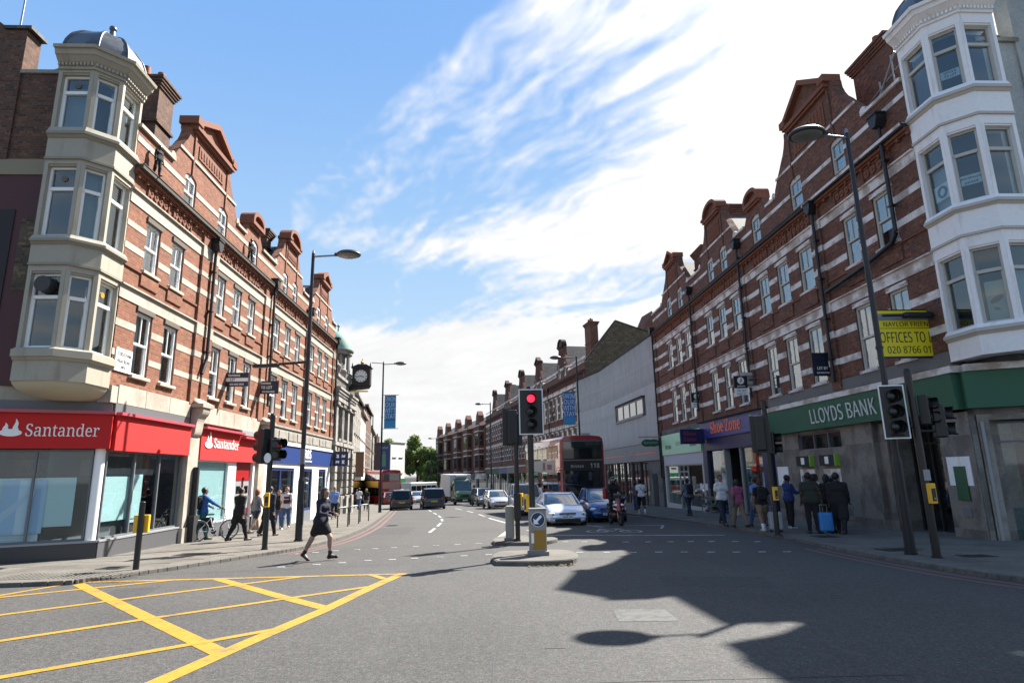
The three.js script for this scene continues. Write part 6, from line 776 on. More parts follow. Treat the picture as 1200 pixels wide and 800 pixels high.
{ // island: signal facing this way, set behind the arrow bollard
  const y = gy(-15.0) + 0.1; const a = signalPole('traffic signal showing red on the near central island', 1.17, -15.05, 3.9, y, 0.075); signalHead(a, 0.03, 2.77, 0.1, 0.02, { lit: 0, bw: 0.6 }); pushBox(a, -0.12, 0.95, -0.02, -1.2);
  const y2 = gy(-18.4) + 0.1; const b = signalPole('traffic signal turned away on the rear central island', 1.0, -18.5, 3.7, y2, 0.07); signalHead(b, -0.1, 2.75, -0.1, Math.PI, { bw: 0.6 }); pushBox(b, 0.12, 0.95, 0.02, 1.2); part(b, 'controller_case', rbx(-0.1, 0.1, 0.6, 1.35, -0.08, 0.1, 0.02), MAT.black); 
  const bo = thing('arrow_bollard', 'pale keep left bollard with blue arrow sign on the near island', 'bollard', [1.25, gy(-14.7) + 0.1, -14.62]); part(bo, 'body', rbx(-0.2, 0.2, 0.06, 1.02, -0.13, 0.13, 0.03), std(0.42, 0.4, 0.35, 0.5)); part(bo, 'base', rbx(-0.24, 0.24, 0, 0.1, -0.17, 0.17, 0.02), std(0.3, 0.29, 0.27, 0.7));
  part(bo, 'sign_ring', disc(0.165, 0.01, 0, 0.8, 0.133, 28), MAT.white); part(bo, 'sign_disc', disc(0.152, 0.012, 0, 0.8, 0.138, 28), std(0.02, 0.05, 0.16, 0.4)); part(bo, 'arrow', ext(shape([[-0.1, -0.1], [0.03, -0.1], [-0.015, -0.055], [0.1, 0.06], [0.06, 0.1], [-0.055, -0.015], [-0.1, 0.03]]), 0, 0.006).translate(0, 0.8, 0.145), MAT.white); part(bo, 'yellow_panel', bx(-0.12, 0.17, 0.14, 0.56, 0.13, 0.135), std(0.5, 0.26, 0.02, 0.5)); part(bo, 'panel_mark', bx(-0.16, -0.1, 0.28, 0.5, 0.13, 0.138), MAT.white); part(bo, 'cap', rbx(-0.21, 0.21, 1.0, 1.05, -0.14, 0.14, 0.02), std(0.4, 0.38, 0.34, 0.5));
  const b2 = thing('arrow_bollard', 'plain pale bollard beside the rear island pole', 'bollard', [0.78, gy(-18.6) + 0.1, -18.7]); part(b2, 'body', rbx(-0.13, 0.13, 0.05, 1.0, -0.13, 0.13, 0.05), std(0.46, 0.43, 0.36, 0.6)); part(b2, 'base', rbx(-0.17, 0.17, 0, 0.08, -0.17, 0.17, 0.02), MAT.conc);
  const isl = (lab, pts) => { const k = struct('traffic_island'); const c = curve([...pts, pts[0]], 40, 0.5); part(k, 'island_top', poly(c, 0.1, 0.2), MAT.pave); const ins = c.map(([x, z]) => { const mx = pts.reduce((s, p) => s + p[0], 0) / pts.length, mz = pts.reduce((s, p) => s + p[1], 0) / pts.length; return [mx + (x - mx) * 1.03, mz + (z - mz) * 1.03]; }); part(k, 'island_kerb', poly(ins, 0.088, 0.2), MAT.kerb); return k; };
  isl('near', [[0.3, -13.75], [0.22, -14.5], [0.4, -15.7], [1.1, -15.85], [1.95, -15.75], [2.15, -14.9], [1.9, -13.75], [1.1, -13.55]]); isl('rear', [[0.35, -18.5], [0.3, -19.3], [0.55, -20.6], [1.2, -20.7], [2.1, -19.8], [2.15, -18.9], [1.6, -18.2], [0.9, -18.2]]);
  const dr = [], r = rng(12); for (let i = 0; i < 160; i++) { const px = 0.9 + r() * 1.0, pz = -13.5 + (r() - 0.5) * 0.3; dr.push(new THREE.PlaneGeometry(0.03 + r() * 0.05, 0.02 + r() * 0.03).rotateX(-1.57 + (r() - 0.5)).rotateY(r() * 6).translate(px, 0.008 + r() * 0.015, pz)); }
  const lit = part(scene, 'leaf_litter', slope(M(dr)), std(0.16, 0.11, 0.05, 0.9, { side: THREE.DoubleSide })); lit.userData = { kind: 'stuff', label: 'dry brown leaf litter along the near island kerb', category: 'leaf litter' };
}
{ // left-hand signal
  const t = signalPole('black traffic signal on the left kerb before the second bank', -6.15, -18.2, 3.75, pav(-18.2), 0.075); signalHead(t, -0.26, 2.3, 0.05, -2.2, { board: false }); pedHead(t, 0.13, 2.45, 0.05, 0.5); signalHead(t, 0.2, 2.38, -0.05, 1.2, { board: false, n: 2 }); part(t, 'white_disc', disc(0.14, 0.03, -0.02, 2.52, 0.18, 20).scale(0.7, 1, 1), MAT.white); part(t, 'red_flash', M(bx(-0.3, -0.1, 2.86, 2.98, 0.06, 0.1), bx(0.2, 0.34, 2.82, 2.88, 0.1, 0.14)), MAT.redPanel); pushBox(t, 0.02, 1.15, 0.12, 0.1); part(t, 'bracket', bar([0, 3.3, 0], [-0.4, 2.95, 0], 0.03), MAT.black);
  // right-hand signals
  const r = signalPole('right hand traffic signal with twin heads in front of the green bank', 9.0, -12.3, 3.75, pav(-12.3), 0.075); signalHead(r, -0.42, 2.35, 0.0, -0.22, { bw: 0.5 }); pedHead(r, 0.3, 2.62, 0.02, 0.7); signalHead(r, 0.62, 2.3, 0.0, 1.1, { board: false, n: 2 }); part(r, 'bracket', M(bar([0, 2.8, 0], [0.62, 2.85, 0], 0.03), bar([0, 2.5, 0], [0.62, 2.5, 0], 0.03), bar([-0.42, 2.6, 0], [0, 2.6, 0], 0.03)), MAT.black); pushBox(r, 0.02, 1.05, 0.12, 0.1); part(r, 'sticker', bx(-0.06, 0.08, 1.5, 1.72, 0.08, 0.085), MAT.palegrey);
  const q = signalPole('dark traffic signal on the right kerb before the shoe shop', 8.75, -18.5, 3.95, pav(-18.5), 0.075); signalHead(q, -0.2, 2.42, 0.0, 2.7, { bw: 0.56 }); signalHead(q, 0.2, 2.3, 0, 0.9, { board: false, n: 2 }); pushBox(q, 0.02, 1.0, 0.1, 0.1);
  const f = signalPole('distant traffic signal by the street end', -13.5, -84, 4.2, pav(-84), 0.1); signalHead(f, -0.3, 2.9, 0.05, 0.05, { lit: 0 }); signalHead(f, 0.6, 2.9, 0.05, 0.05, { lit: 0 });
  const b = thing('bollard', 'black bollard with yellow box on the left kerb corner', 'bollard', [-7.5, pav(-14.2), -14.2]); part(b, 'post', M(cyl(0.062, 0.06, 1.4, 0, 0, 0, 14), ball(0.06, 0, 1.4, 0, 1, 0.4, 1)), MAT.black); const pb = grp(b, 'box'); part(pb, 'box_body', rbx(-0.19, 0.14, 0.75, 1.13, -0.14, -0.05, 0.02), MAT.yellowBox);
}
{ // bicycle hoops
  const h = thing('cycle_stand', 'nearest black cycle stand on the left pavement', 'cycle stand', [-6.25, pav(-28.4), -28.4], 1.1, 'cycle stands on the left pavement'); part(h, 'hoop', tube([[-0.35, 0, 0], [-0.35, 0.7, 0], [-0.3, 0.82, 0], [0, 0.85, 0], [0.3, 0.82, 0], [0.35, 0.7, 0], [0.35, 0, 0]], 0.028, 8, 40), MAT.black); part(h, 'top_band', tube([[-0.2, 0.845, 0], [0.2, 0.845, 0]], 0.031, 8, 4), MAT.galv); copy(h, 'middle black cycle stand on the left pavement', [-6.2, pav(-30.6), -30.6], 1.1); copy(h, 'farthest black cycle stand on the left pavement', [-6.2, pav(-33.2), -33.2], 1.1);
}
// agents' boards
function board(name, label, x, y, z, w, h, bg, lines, o = {}) { const t = thing(name, label, 'sign', [x, y, z], o.turn ?? 0); part(t, 'panel', bx(0, w, 0, h, -0.02, 0.02), bg); for (const [str, cap, lx, ly, m, f] of lines) part(t, 'lettering', letters(str, cap, 0.006, f ?? 'bold', 0.85).translate(lx * w, ly * h, 0.021), m ?? MAT.white); part(t, 'bracket', M(o.wall === 'r' ? [bar([w, h * 0.8, 0], [o.reach ?? w + 0.3, h * 0.8, 0], 0.02), bar([w, h * 0.2, 0], [o.reach ?? w + 0.3, h * 0.2, 0], 0.02)] : [bar([-(o.reach ?? 0.3), h * 0.8, 0], [0, h * 0.8, 0], 0.02), bar([-(o.reach ?? 0.3), h * 0.2, 0], [0, h * 0.2, 0], 0.02)]), MAT.galv); return t; }
{ const d = MAT.navy; let t = board('letting_board', 'dark letting board with a white strip on the left terrace', -10.0, 5.2, -24.0, 0.86, 0.55, d, [['Vantons', 0.1, 0.35, 0.72], ['LET', 0.1, 0.3, 0.4, MAT.navy], ['020 8355 0020', 0.07, 0.5, 0.1]], { reach: 0.1 }); part(t, 'white_strip', bx(0.005, 0.855, 0.2, 0.34, 0.02, 0.0215), MAT.white);
  board('letting_board', 'dark TO LET board on the left terrace beside the lamp post', -10.0, 5.38, -27.5, 0.88, 0.58, d, [['Vantons', 0.1, 0.35, 0.74], ['TO LET', 0.13, 0.4, 0.38], ['020 8355 0020', 0.07, 0.5, 0.1]], { reach: 0.1 });
  t = board('letting_board', 'navy and white oval LET BY board above the green fascia', 12.05, 4.9, -21.3, 0.72, 0.86, d, [['LET BY', 0.11, 0.5, 0.27], ['020 8769 0700', 0.06, 0.5, 0.1], ['FIRST UNION', 0.06, 0.5, 0.52, MAT.navy]], { wall: 'r', reach: 0.75 }); part(t, 'white_oval', (() => { const s = new THREE.Shape(); s.absellipse(0.36, 0.58, 0.33, 0.22, 0, 6.2832); return ext(s, 0.02, 0.0215); })(), MAT.white); part(t, 'chevrons', M([0, 1, 2].map((i) => ext(shape([[0, 0], [0.09, 0.06], [0, 0.12], [0.04, 0.06]]), 0.0216, 0.026).translate(0.25 + i * 0.08, 0.6, 0))), MAT.signBlue);
  t = board('letting_board', 'white and red agent board above the shoe shop', 12.1, 5.35, -27.5, 0.85, 0.72, MAT.whiteOld, [['RETAIL', 0.1, 0.4, 0.66, MAT.navy], ['TO LET', 0.1, 0.4, 0.42, MAT.navy], ['020 8672 5200', 0.06, 0.4, 0.15, MAT.navy]], { wall: 'r', reach: 0.95 }); part(t, 'red_edge', bx(0.85, 1.0, 0, 0.72, -0.02, 0.02), MAT.redPanel);
  const j = (lab, x, y, z) => { const b = board('letting_board', lab, x, y, z, 0.62, 0.56, MAT.black, [], { wall: 'r', reach: 1.2 }); part(b, 'emblem', M(disc(0.16, 0.006, 0.31, 0.34, 0.024, 20)), MAT.white); part(b, 'emblem_hook', M(tube([[0.33, 0.44, 0.03], [0.33, 0.32, 0.03], [0.27, 0.27, 0.03]], 0.022, 6, 8)), MAT.black); part(b, 'lower_board', bx(0, 0.62, -0.32, -0.01, -0.02, 0.02), MAT.white); part(b, 'lower_lettering', M(letters('TO LET', 0.1, 0.005, 'bold', 0.9).translate(0.31, -0.17, 0.02), letters('020 8677 1111', 0.05, 0.005, 'bold', 0.9).translate(0.31, -0.28, 0.02)), MAT.grey); part(b, 'name_line', letters('jacksons', 0.07, 0.005, 'bold', 0.9).translate(0.31, 0.06, 0.02), MAT.white); };
  j('black and white letting board above the shoe shop fascia', 11.5, 5.27, -27.0); j('black and white letting board above the opticians', 12.15, 5.52, -34.7);
  // the yellow board
  const y = thing('letting_hoarding', 'yellow OFFICES TO LET board under the right tower', 'sign', [12.1, 5.3, -16.2], 0.0); part(y, 'panel', bx(-0.92, 0.92, -0.7, 0.7, -0.1, 0.0), MAT.black); part(y, 'yellow_face', bx(-0.88, 0.88, -0.66, 0.66, 0, 0.012), MAT.yellowSign); part(y, 'grey_strip', bx(-0.85, 0.82, 0.38, 0.58, 0.012, 0.016), MAT.palegrey); part(y, 'rule_line', bx(-0.84, 0.84, 0.14, 0.155, 0.012, 0.016), MAT.black);
  part(y, 'lettering', M(letters('NAYLOR FRIEND', 0.13, 0.006, 'sans', 1.12).translate(0, 0.2, 0.012), letters('OFFICES TO LET', 0.3, 0.006, 'sans', 0.62).translate(0.02, -0.26, 0.012), letters('020 8766 0123', 0.2, 0.006, 'sans', 0.86).translate(0.06, -0.57, 0.012)), MAT.black); part(y, 'bracket', M(bar([0.5, 0.3, -0.1], [0.55, 0.3, -0.3], 0.03), bar([0.9, 0, -0.05], [1.2, 0, -0.1], 0.04)), MAT.black); const sl = grp(y, 'sign_lamp'); part(sl, 'lamp_arm', bar([-0.9, 0.46, 0.25], [-0.2, 0.46, 0.3], 0.04), MAT.black); part(sl, 'lamp_case', rbx(-0.32, 0.55, 0.36, 0.54, 0.18, 0.4, 0.08, 3), MAT.black);
}
// ---------- vehicles ----------
const rubberM = MAT.rubber, rimM = std(0.4, 0.4, 0.42, 0.35, { metalness: 0.8 }), chrome = std(0.6, 0.6, 0.62, 0.15, { metalness: 1 }), lampGlass = phys(0.75, 0.78, 0.8, 0.08, { clearcoat: 1 }), tailRed = phys(0.4, 0.01, 0.012, 0.15, { clearcoat: 1 }), amber = phys(0.6, 0.2, 0.02, 0.2, {}), plateW = std(0.75, 0.75, 0.72, 0.5), plateY = std(0.72, 0.5, 0.03, 0.5), trimM = std(0.015, 0.015, 0.016, 0.5), autoGlass = phys(0.02, 0.026, 0.03, 0.04, { clearcoat: 1, clearcoatRoughness: 0.02, ior: 1.7 });
const darkGlass = phys(0.01, 0.012, 0.014, 0.12, { ior: 1.4 });
const paint = (r, g, b, metal = 0.0) => phys(r, g, b, 0.35, { clearcoat: 1, clearcoatRoughness: 0.04, metalness: metal });
function wheel(parent, x, z, r, w = 0.2) { const k = grp(parent, 'wheel'); k.position.set(x, r, z); part(k, 'tyre', M(new THREE.TorusGeometry(r - w * 0.36, w * 0.36, 10, 28).rotateY(Math.PI / 2).scale(w / (w * 0.72), 1, 1)), rubberM); const sg = Math.sign(x); part(k, 'rim', M(wheelx(r * 0.66, w * 0.5, 0, 0, 0, 24), [0, 1, 2, 3, 4].map((i) => bx(w * 0.25, w * 0.3, -0.03, 0.03, 0, r * 0.6).rotateX((i * 6.2832) / 5).scale(sg, 1, 1)), ball(0.05, sg * w * 0.27, 0, 0, 0.5, 1, 1, 8, 6)), rimM); }
function section(w, yb, yt, z, crown = 0.03) { const h = yt - yb, P = [[0.8, 0], [0.95, 0.12], [1, 0.34], [0.995, 0.62], [0.96, 0.84], [0.86, 0.97], [0.5, 1.0]]; const r = P.map(([a, b]) => [a * w, yb + b * h + (a < 0.9 && b > 0.9 ? crown * (1 - a * 0.6) : 0), z]); return [...r, [0, yt + crown, z], ...[...r].reverse().map(([x, y, zz]) => [-x, y, zz]), [0, yb, z]]; }
function car(name, label, cat, [x, z], turn, o) {
  const t = thing(name, label, cat, [x, gy(z), z], turn, o.group); t.rotation.order = 'YXZ'; t.rotation.x = Math.atan(GS) * Math.cos(turn);
  const { L, W, H, body, hood = 1.15, boot = 0.55, belt = 0.95, nose = 0.72, tailY = 0.98, screen = 0.75, rear = 0.55, roofIn = 0.17, wr = 0.31, wb = 0.6 } = o, w = W / 2, f = L / 2, cl = 0.2;
  // lower body: stations from tail to nose
  const zs = L / 2 - hood, zr = -L / 2 + boot, st = [[-f, 0.86, cl + 0.16, tailY - 0.16], [-f + 0.07, 0.93, cl + 0.05, tailY - 0.05], [-f + 0.3, 0.985, cl, tailY], [zr, 1, cl, belt + 0.02], [0, 1, cl - 0.02, belt], [zs, 1, cl, belt - 0.01], [zs + hood * 0.45, 0.985, cl, mix(belt, nose, 0.38) + 0.03], [f - 0.3, 0.95, cl, nose + 0.02], [f - 0.1, 0.9, cl + 0.02, nose - 0.06], [f, 0.8, cl + 0.1, nose - 0.2]];
  part(t, 'body', toCreasedNormals(loft(st.map(([z_, k, a, b]) => section(w * k, a, b, z_))), 0.7), body);
  // glasshouse
  const ring = (y, zf, zb, hw, n = 5) => { const p = [], c = 0.14; const cr = [[hw - c, zf], [hw, zf - c * 1.5], [hw, zb + c], [hw - c, zb], [-hw + c, zb], [-hw, zb + c], [-hw, zf - c * 1.5], [-hw + c, zf]]; return cr.map(([a, b]) => [a, y, b]); };
  const y0 = belt - 0.03, y1 = H - 0.07, zf0 = zs + 0.05, zf1 = zs - screen, zb0 = zr - 0.05 + (o.hatch ? -0.2 : 0), zb1 = zb0 + rear, hw0 = w - 0.06, hw1 = w - roofIn - 0.05;
  const rings = [ring(y0, zf0, zb0, hw0), ring(y1, zf1, zb1, hw1)]; part(t, 'windows', toCreasedNormals(loft(rings.map((r) => r)), 0.6), o.glass ?? autoGlass);
  const roof = [ring(y1 - 0.01, zf1 + 0.03, zb1 - 0.03, hw1 + 0.012), ring(y1 + 0.045, zf1 - 0.08, zb1 + 0.08, hw1 - 0.05), ring(H, zf1 - 0.4, zb1 + 0.35, hw1 - 0.3)]; part(t, 'roof', toCreasedNormals(loft(roof), 0.9), o.roofM ?? body);
  const pil = []; for (const s of [-1, 1]) { const q = (y, zf, hw) => [s * hw, y, zf]; pil.push(bar(q(y0, zf0 - 0.12, hw0), q(y1, zf1 - 0.1, hw1), 0.045, 6), bar(q(y0, zb0 + 0.14, hw0), q(y1, zb1 + 0.12, hw1), 0.07, 6), bar(q(y0, mix(zf0, zb0, 0.52), hw0), q(y1, mix(zf1, zb1, 0.5), hw1), 0.04, 6)); } part(t, 'pillars', M(pil), o.pillarM ?? body);
  for (const s of [-1, 1]) { const m = grp(t, 'door_mirror'); part(m, 'mirror_case', ball(0.12, s * (w + 0.06), belt + 0.08, zs - 0.12, 0.9, 0.65, 0.6), o.mirrorM ?? body); part(m, 'mirror_stalk', bar([s * (w - 0.05), belt, zs - 0.1], [s * (w + 0.05), belt + 0.05, zs - 0.1], 0.03), trimM);
    part(t, 'door_seam', M(bx(s * w * 0.999 - 0.004, s * w * 0.999 + 0.004, 0.34, belt - 0.1, mix(zf0, zb0, 0.52) - 0.006, mix(zf0, zb0, 0.52) + 0.006), bx(s * w * 0.99 - 0.008, s * w * 0.99 + 0.008, 0.52, 0.56, zr + 0.2, zs - 0.1)), trimM); part(t, 'door_handle', bx(s * w - 0.012, s * w + 0.014, belt - 0.2, belt - 0.17, mix(zf0, zb0, 0.5) + 0.12, mix(zf0, zb0, 0.5) + 0.3), body); }
  const zwF = f - 0.82, zwR = -f + 0.78; for (const s of [-1, 1]) for (const zz of [zwF, zwR]) { part(t, 'wheel_arch', wheelx(wr + 0.055, 0.1, s * (w - 0.042), wr, zz, 28), trimM); wheel(t, s * (w - 0.085), zz, wr, 0.2); }
  // front
  const zg = f - 0.02; part(t, 'grille', rbx(-w * (o.gw ?? 0.42), w * (o.gw ?? 0.42), nose - 0.24, nose - 0.1, zg - 0.12, zg + 0.015, 0.02), trimM); part(t, 'grille_bar', M([0, 1].map((i) => bx(-w * (o.gw ?? 0.42) + 0.02, w * (o.gw ?? 0.42) - 0.02, nose - 0.2 + i * 0.06, nose - 0.185 + i * 0.06, zg + 0.01, zg + 0.025)), disc(0.05, 0.02, 0, nose - 0.16, zg + 0.025, 16)), chrome); part(t, 'lower_intake', rbx(-w * 0.62, w * 0.62, cl + 0.05, cl + 0.19, f - 0.14, f + 0.012, 0.03), trimM);
  part(t, 'front_bumper', rbx(-w * 0.86, w * 0.86, cl + 0.19, cl + 0.3, f - 0.2, f + 0.045, 0.045, 3), o.bumperM ?? body);
  for (const s of [-1, 1]) { part(t, 'headlight', ball(0.16, s * w * 0.74, nose - 0.16, f - 0.16, 1.1, 0.62, 1.0, 16, 10), lampGlass); part(t, 'lamp_core', ball(0.07, s * w * 0.72, nose - 0.16, f - 0.03, 1, 0.9, 0.6, 12, 8), chrome); part(t, 'indicator', ball(0.06, s * w * 0.89, nose - 0.15, f - 0.24, 0.8, 0.7, 1.2, 10, 6), amber); }
  part(t, 'number_plate', bx(-0.26, 0.26, cl + 0.2, cl + 0.31, f + 0.04, f + 0.055), plateW); part(t, 'plate_lettering', letters(o.reg ?? 'KX05 ZRO', 0.085, 0.003, 'bold', 0.85).translate(0, cl + 0.22, f + 0.055), trimM);
  const cb = L / 2; part(t, 'wiper', M(bar([-0.1, belt + 0.05, zs + 0.0], [-w * 0.6, belt + 0.16, zs - 0.1], 0.01, 5)), trimM);
  // rear
  part(t, 'rear_plate', bx(-0.26, 0.26, tailY - 0.42, tailY - 0.3, -f - 0.012, -f + 0.04), plateY); part(t, 'plate_lettering', letters(o.reg ?? 'KX05 ZRO', 0.085, 0.003, 'bold', 0.85).rotateY(Math.PI).translate(0, tailY - 0.4, -f - 0.012), trimM);
  for (const s of [-1, 1]) part(t, 'tail_light', rbx(s * w * 0.72 - 0.1, s * w * 0.72 + 0.1, tailY - 0.36 + (o.tailUp ?? 0), tailY - 0.08 + (o.tailUp ?? 0) * 2.2, -f - 0.01, -f + 0.25, 0.04), tailRed); part(t, 'rear_bumper', rbx(-w * 0.93, w * 0.93, cl + 0.1, cl + 0.3, -f - 0.04, -f + 0.2, 0.05, 3), o.bumperM ?? body); part(t, 'exhaust', cyl(0.03, 0.03, 0.12, 0, 0, 0, 8).rotateX(Math.PI / 2).translate(-w * 0.5, cl, -f - 0.04), MAT.galv);
  return t;
}
const silverBlue = paint(0.6, 0.66, 0.78, 0.3), silver = paint(0.55, 0.56, 0.58, 0.35), blueP = paint(0.012, 0.12, 0.42, 0.2), blackP = paint(0.008, 0.009, 0.012, 0.1), whiteP = paint(0.6, 0.62, 0.64, 0), greyP = paint(0.12, 0.14, 0.16, 0.3), redP = paint(0.35, 0.012, 0.015), greenP = paint(0.06, 0.2, 0.06), darkBlueP = paint(0.02, 0.03, 0.06, 0.2);
car('silver_car', 'silver blue coupe waiting first at the stop line', 'car', [3.45, -28.6], 0.05, { L: 4.3, W: 1.78, H: 1.38, body: silverBlue, hood: 1.35, boot: 0.75, belt: 0.9, nose: 0.72, screen: 0.8, rear: 0.85, reg: 'K453 UPC', gw: 0.4 });
car('blue_car', 'bright blue hatchback waiting beside the silver coupe', 'car', [5.75, -30.4], -0.03, { L: 4.1, W: 1.78, H: 1.5, body: blueP, hood: 1.05, boot: 0.3, hatch: true, belt: 0.98, nose: 0.8, screen: 0.85, rear: 0.4, reg: 'LB14 HXT' });
car('light_van', 'white and blue small van behind the island signals', 'van', [2.6, -39.2], 0.06, { L: 4.3, W: 1.8, H: 1.86, body: silverBlue, roofM: whiteP, pillarM: whiteP, hood: 0.95, boot: 0.15, hatch: true, belt: 1.1, nose: 0.92, screen: 0.7, rear: 0.15, wr: 0.32, roofIn: 0.12, reg: 'GV58 KTN' });
car('silver_hatchback', 'silver hatchback queuing with pale bonnet, left of the van', 'car', [1.05, -51.5], 0.16, { L: 4.2, W: 1.74, H: 1.46, body: silver, hood: 1.1, boot: 0.4, belt: 0.95, nose: 0.76, reg: 'YB06 OAS' });
car('dark_car', 'dark grey estate car behind the silver hatchback', 'car', [0.05, -60], 0.2, { L: 4.4, W: 1.8, H: 1.66, body: greyP, hood: 1.05, boot: 0.25, hatch: true, belt: 1.02, nose: 0.86, rear: 0.3, reg: 'LX09 FGE' });
car('dark_people_carrier', 'black people carrier driving away on the left lane near the kerb', 'car', [-7.1, -54.5], Math.PI + 0.16, { L: 4.4, W: 1.82, H: 1.7, body: blackP, hood: 1.0, boot: 0.2, hatch: true, belt: 1.05, nose: 0.85, rear: 0.3, tailY: 1.05, tailUp: 0.05, glass: darkGlass, reg: 'BJ11 WLC' });
car('dark_people_carrier', 'black sport utility car driving away nearest the centre line', 'car', [-4.45, -55], Math.PI + 0.16, { L: 4.5, W: 1.9, H: 1.78, body: darkBlueP, hood: 1.05, boot: 0.2, hatch: true, belt: 1.1, nose: 0.92, rear: 0.25, tailY: 1.1, tailUp: 0.06, glass: darkGlass, wr: 0.36, reg: 'LD13 VYK' });
car('distant_car', 'small pale car between the two black cars', 'car', [-8.0, -76], 0.3, { L: 4, W: 1.7, H: 1.45, body: silver, reg: 'LN55 RHE' });
car('red_car', 'red car ahead of the black people carrier', 'car', [-10.8, -72], Math.PI + 0.3, { L: 4.1, W: 1.72, H: 1.5, body: redP, hatch: true, boot: 0.25, tailUp: 0.04, reg: 'EK07 DUS' });
car('distant_car', 'blue grey car behind the green van', 'car', [-5.3, -84], 0.3, { L: 4.2, W: 1.75, H: 1.5, body: silverBlue, reg: 'LT60 OKM' }); car('distant_car', 'grey car far along the right lane', 'car', [-8.5, -96], 0.4, { L: 4.2, W: 1.75, H: 1.5, body: greyP, reg: 'KP12 XWN' }); car('distant_car', 'white car far along the left lane behind the bus', 'car', [-13.2, -98], Math.PI + 0.4, { L: 4.2, W: 1.75, H: 1.5, body: whiteP, reg: 'FG08 YTV' });

function bus(label, [x, z], turn, o) {                                // z is where the front stands; the body runs back from it
  const t = thing('double_decker_bus', label, 'bus', [x, gy(z), z], turn); t.rotation.order = 'YXZ'; t.rotation.x = Math.atan(GS) * Math.cos(turn); const W = 1.26, L = o.L ?? 10.6, H = 4.38, red = o.body ?? paint(0.42, 0.012, 0.018);
  const sec = (z_, k, dy = 0) => { const p = [[0.9, 0.28], [1, 0.4], [1, 2.2], [1, 3.9], [0.96, 4.2], [0.84, 4.33], [0.4, 4.38]].map(([a, b]) => [a * W * k, b + dy, z_]); return [...p, ...[...p].reverse().map(([a, b, c]) => [-a, b, c])]; };
  part(t, 'body', toCreasedNormals(loft([sec(-L, 0.95), sec(-L + 0.12, 1), sec(-0.3, 1), sec(-0.08, 0.985), sec(0, 0.95)]), 0.5), red);
  part(t, 'windscreen', rbx(-W * 0.88, W * 0.88, 0.95, 2.78, -0.1, 0.03, 0.06, 3), autoGlass); part(t, 'upper_windscreen', rbx(-W * 0.9, W * 0.9, 3.06, 4.1, -0.1, 0.028, 0.08, 3), autoGlass); part(t, 'destination_panel', rbx(-W * 0.88, W * 0.88, 2.45, 3.0, -0.05, 0.036, 0.02), trimM); part(t, 'destination_lettering', M(letters(o.dest, 0.17, 0.004, 'bold', 0.9).translate(-0.35, 2.62, 0.036), letters(o.num, 0.26, 0.004, 'bold', 0.95).translate(0.66, 2.6, 0.036)), std(0.5, 0.5, 0.44, 0.6)); part(t, 'divider_bar', bx(-W * 0.88, W * 0.88, 3.0, 3.06, -0.05, 0.035), std(0.25, 0.24, 0.18, 0.4));
  part(t, 'bumper', rbx(-W * 0.97, W * 0.97, 0.24, 0.5, -0.3, 0.06, 0.06, 3), trimM); for (const s of [-1, 1]) { part(t, 'headlight', ball(0.14, s * 0.95, 0.68, 0.0, 1.2, 0.8, 0.4), lampGlass); const m = grp(t, 'wing_mirror'); part(m, 'mirror_arm', tube([[s * W, 2.5, -0.05], [s * (W + 0.15), 2.5, 0.15], [s * (W + 0.2), 2.35, 0.2]], 0.025, 6, 10), trimM); part(m, 'mirror_case', rbx(s * (W + 0.2) - 0.09, s * (W + 0.2) + 0.09, 1.95, 2.4, 0.14, 0.26, 0.04), trimM); }
  for (const s of [-1, 1]) { for (let i = 0; i < 7; i++) { const a = -0.7 - i * ((L - 1.2) / 7), b = a - (L - 1.2) / 7 + 0.1; part(t, 'upper_window', rbx(s * W - 0.02, s * W + 0.012, 3.12, 3.86, b, a, 0.01, 1), autoGlass); if (i !== 3 || s > 0) part(t, 'lower_window', rbx(s * W - 0.02, s * W + 0.012, i === 0 ? 0.5 : 1.35, 2.25, b, a, 0.01, 1), autoGlass); } part(t, 'side_advert', bx(s * W - 0.01, s * W + 0.014, 2.32, 3.02, -L + 1.0, -1.6), o.advert ?? std(0.55, 0.55, 0.52, 0.5)); part(t, 'advert_print', M(bx(s * (W + 0.005) - 0.012, s * (W + 0.005) + 0.013, 2.45, 2.9, -4.6, -4.0), bx(s * (W + 0.005) - 0.012, s * (W + 0.005) + 0.013, 2.5, 2.8, -3.4, -2.2)), o.print ?? std(0.3, 0.12, 0.1, 0.6)); for (const zz of [-2.6, -L + 2.6]) wheel(t, s * (W - 0.14), zz, 0.48, 0.28); for (const zz of [-2.6, -L + 2.6]) part(t, 'wheel_arch', wheelx(0.56, 0.1, s * (W - 0.042), 0.48, zz, 28), trimM); }
  part(t, 'rear_window', rbx(-W * 0.8, W * 0.8, 3.1, 3.95, -L - 0.02, -L + 0.05, 0.03), autoGlass); part(t, 'rear_advert', bx(-W * 0.85, W * 0.85, 2.2, 2.95, -L - 0.015, -L + 0.05), o.rearAd ?? std(0.5, 0.3, 0.2, 0.5)); part(t, 'rear_lower_window', rbx(-W * 0.75, W * 0.55, 1.3, 2.1, -L - 0.02, -L + 0.05, 0.03), autoGlass); part(t, 'engine_cover', rbx(-W * 0.8, W * 0.8, 0.5, 1.2, -L - 0.02, -L + 0.05, 0.02), trimM); for (const s of [-1, 1]) part(t, 'tail_light', rbx(s * 1.08 - 0.08, s * 1.08 + 0.08, 0.7, 1.6, -L - 0.03, -L + 0.05, 0.03), tailRed);
  return t;
}
bus('red double decker bus on route 118 behind the silver car', [5.55, -34.2], 0.12, { num: '118', dest: 'Brixton', rearAd: MAT.whiteOld });
bus('red double decker bus going round the bend on the left', [-16.3, -84.6], Math.PI + 0.52, { num: '133', dest: 'Streatham', advert: std(0.6, 0.42, 0.06, 0.5), print: std(0.4, 0.05, 0.03, 0.5), rearAd: std(0.5, 0.35, 0.26, 0.5) });
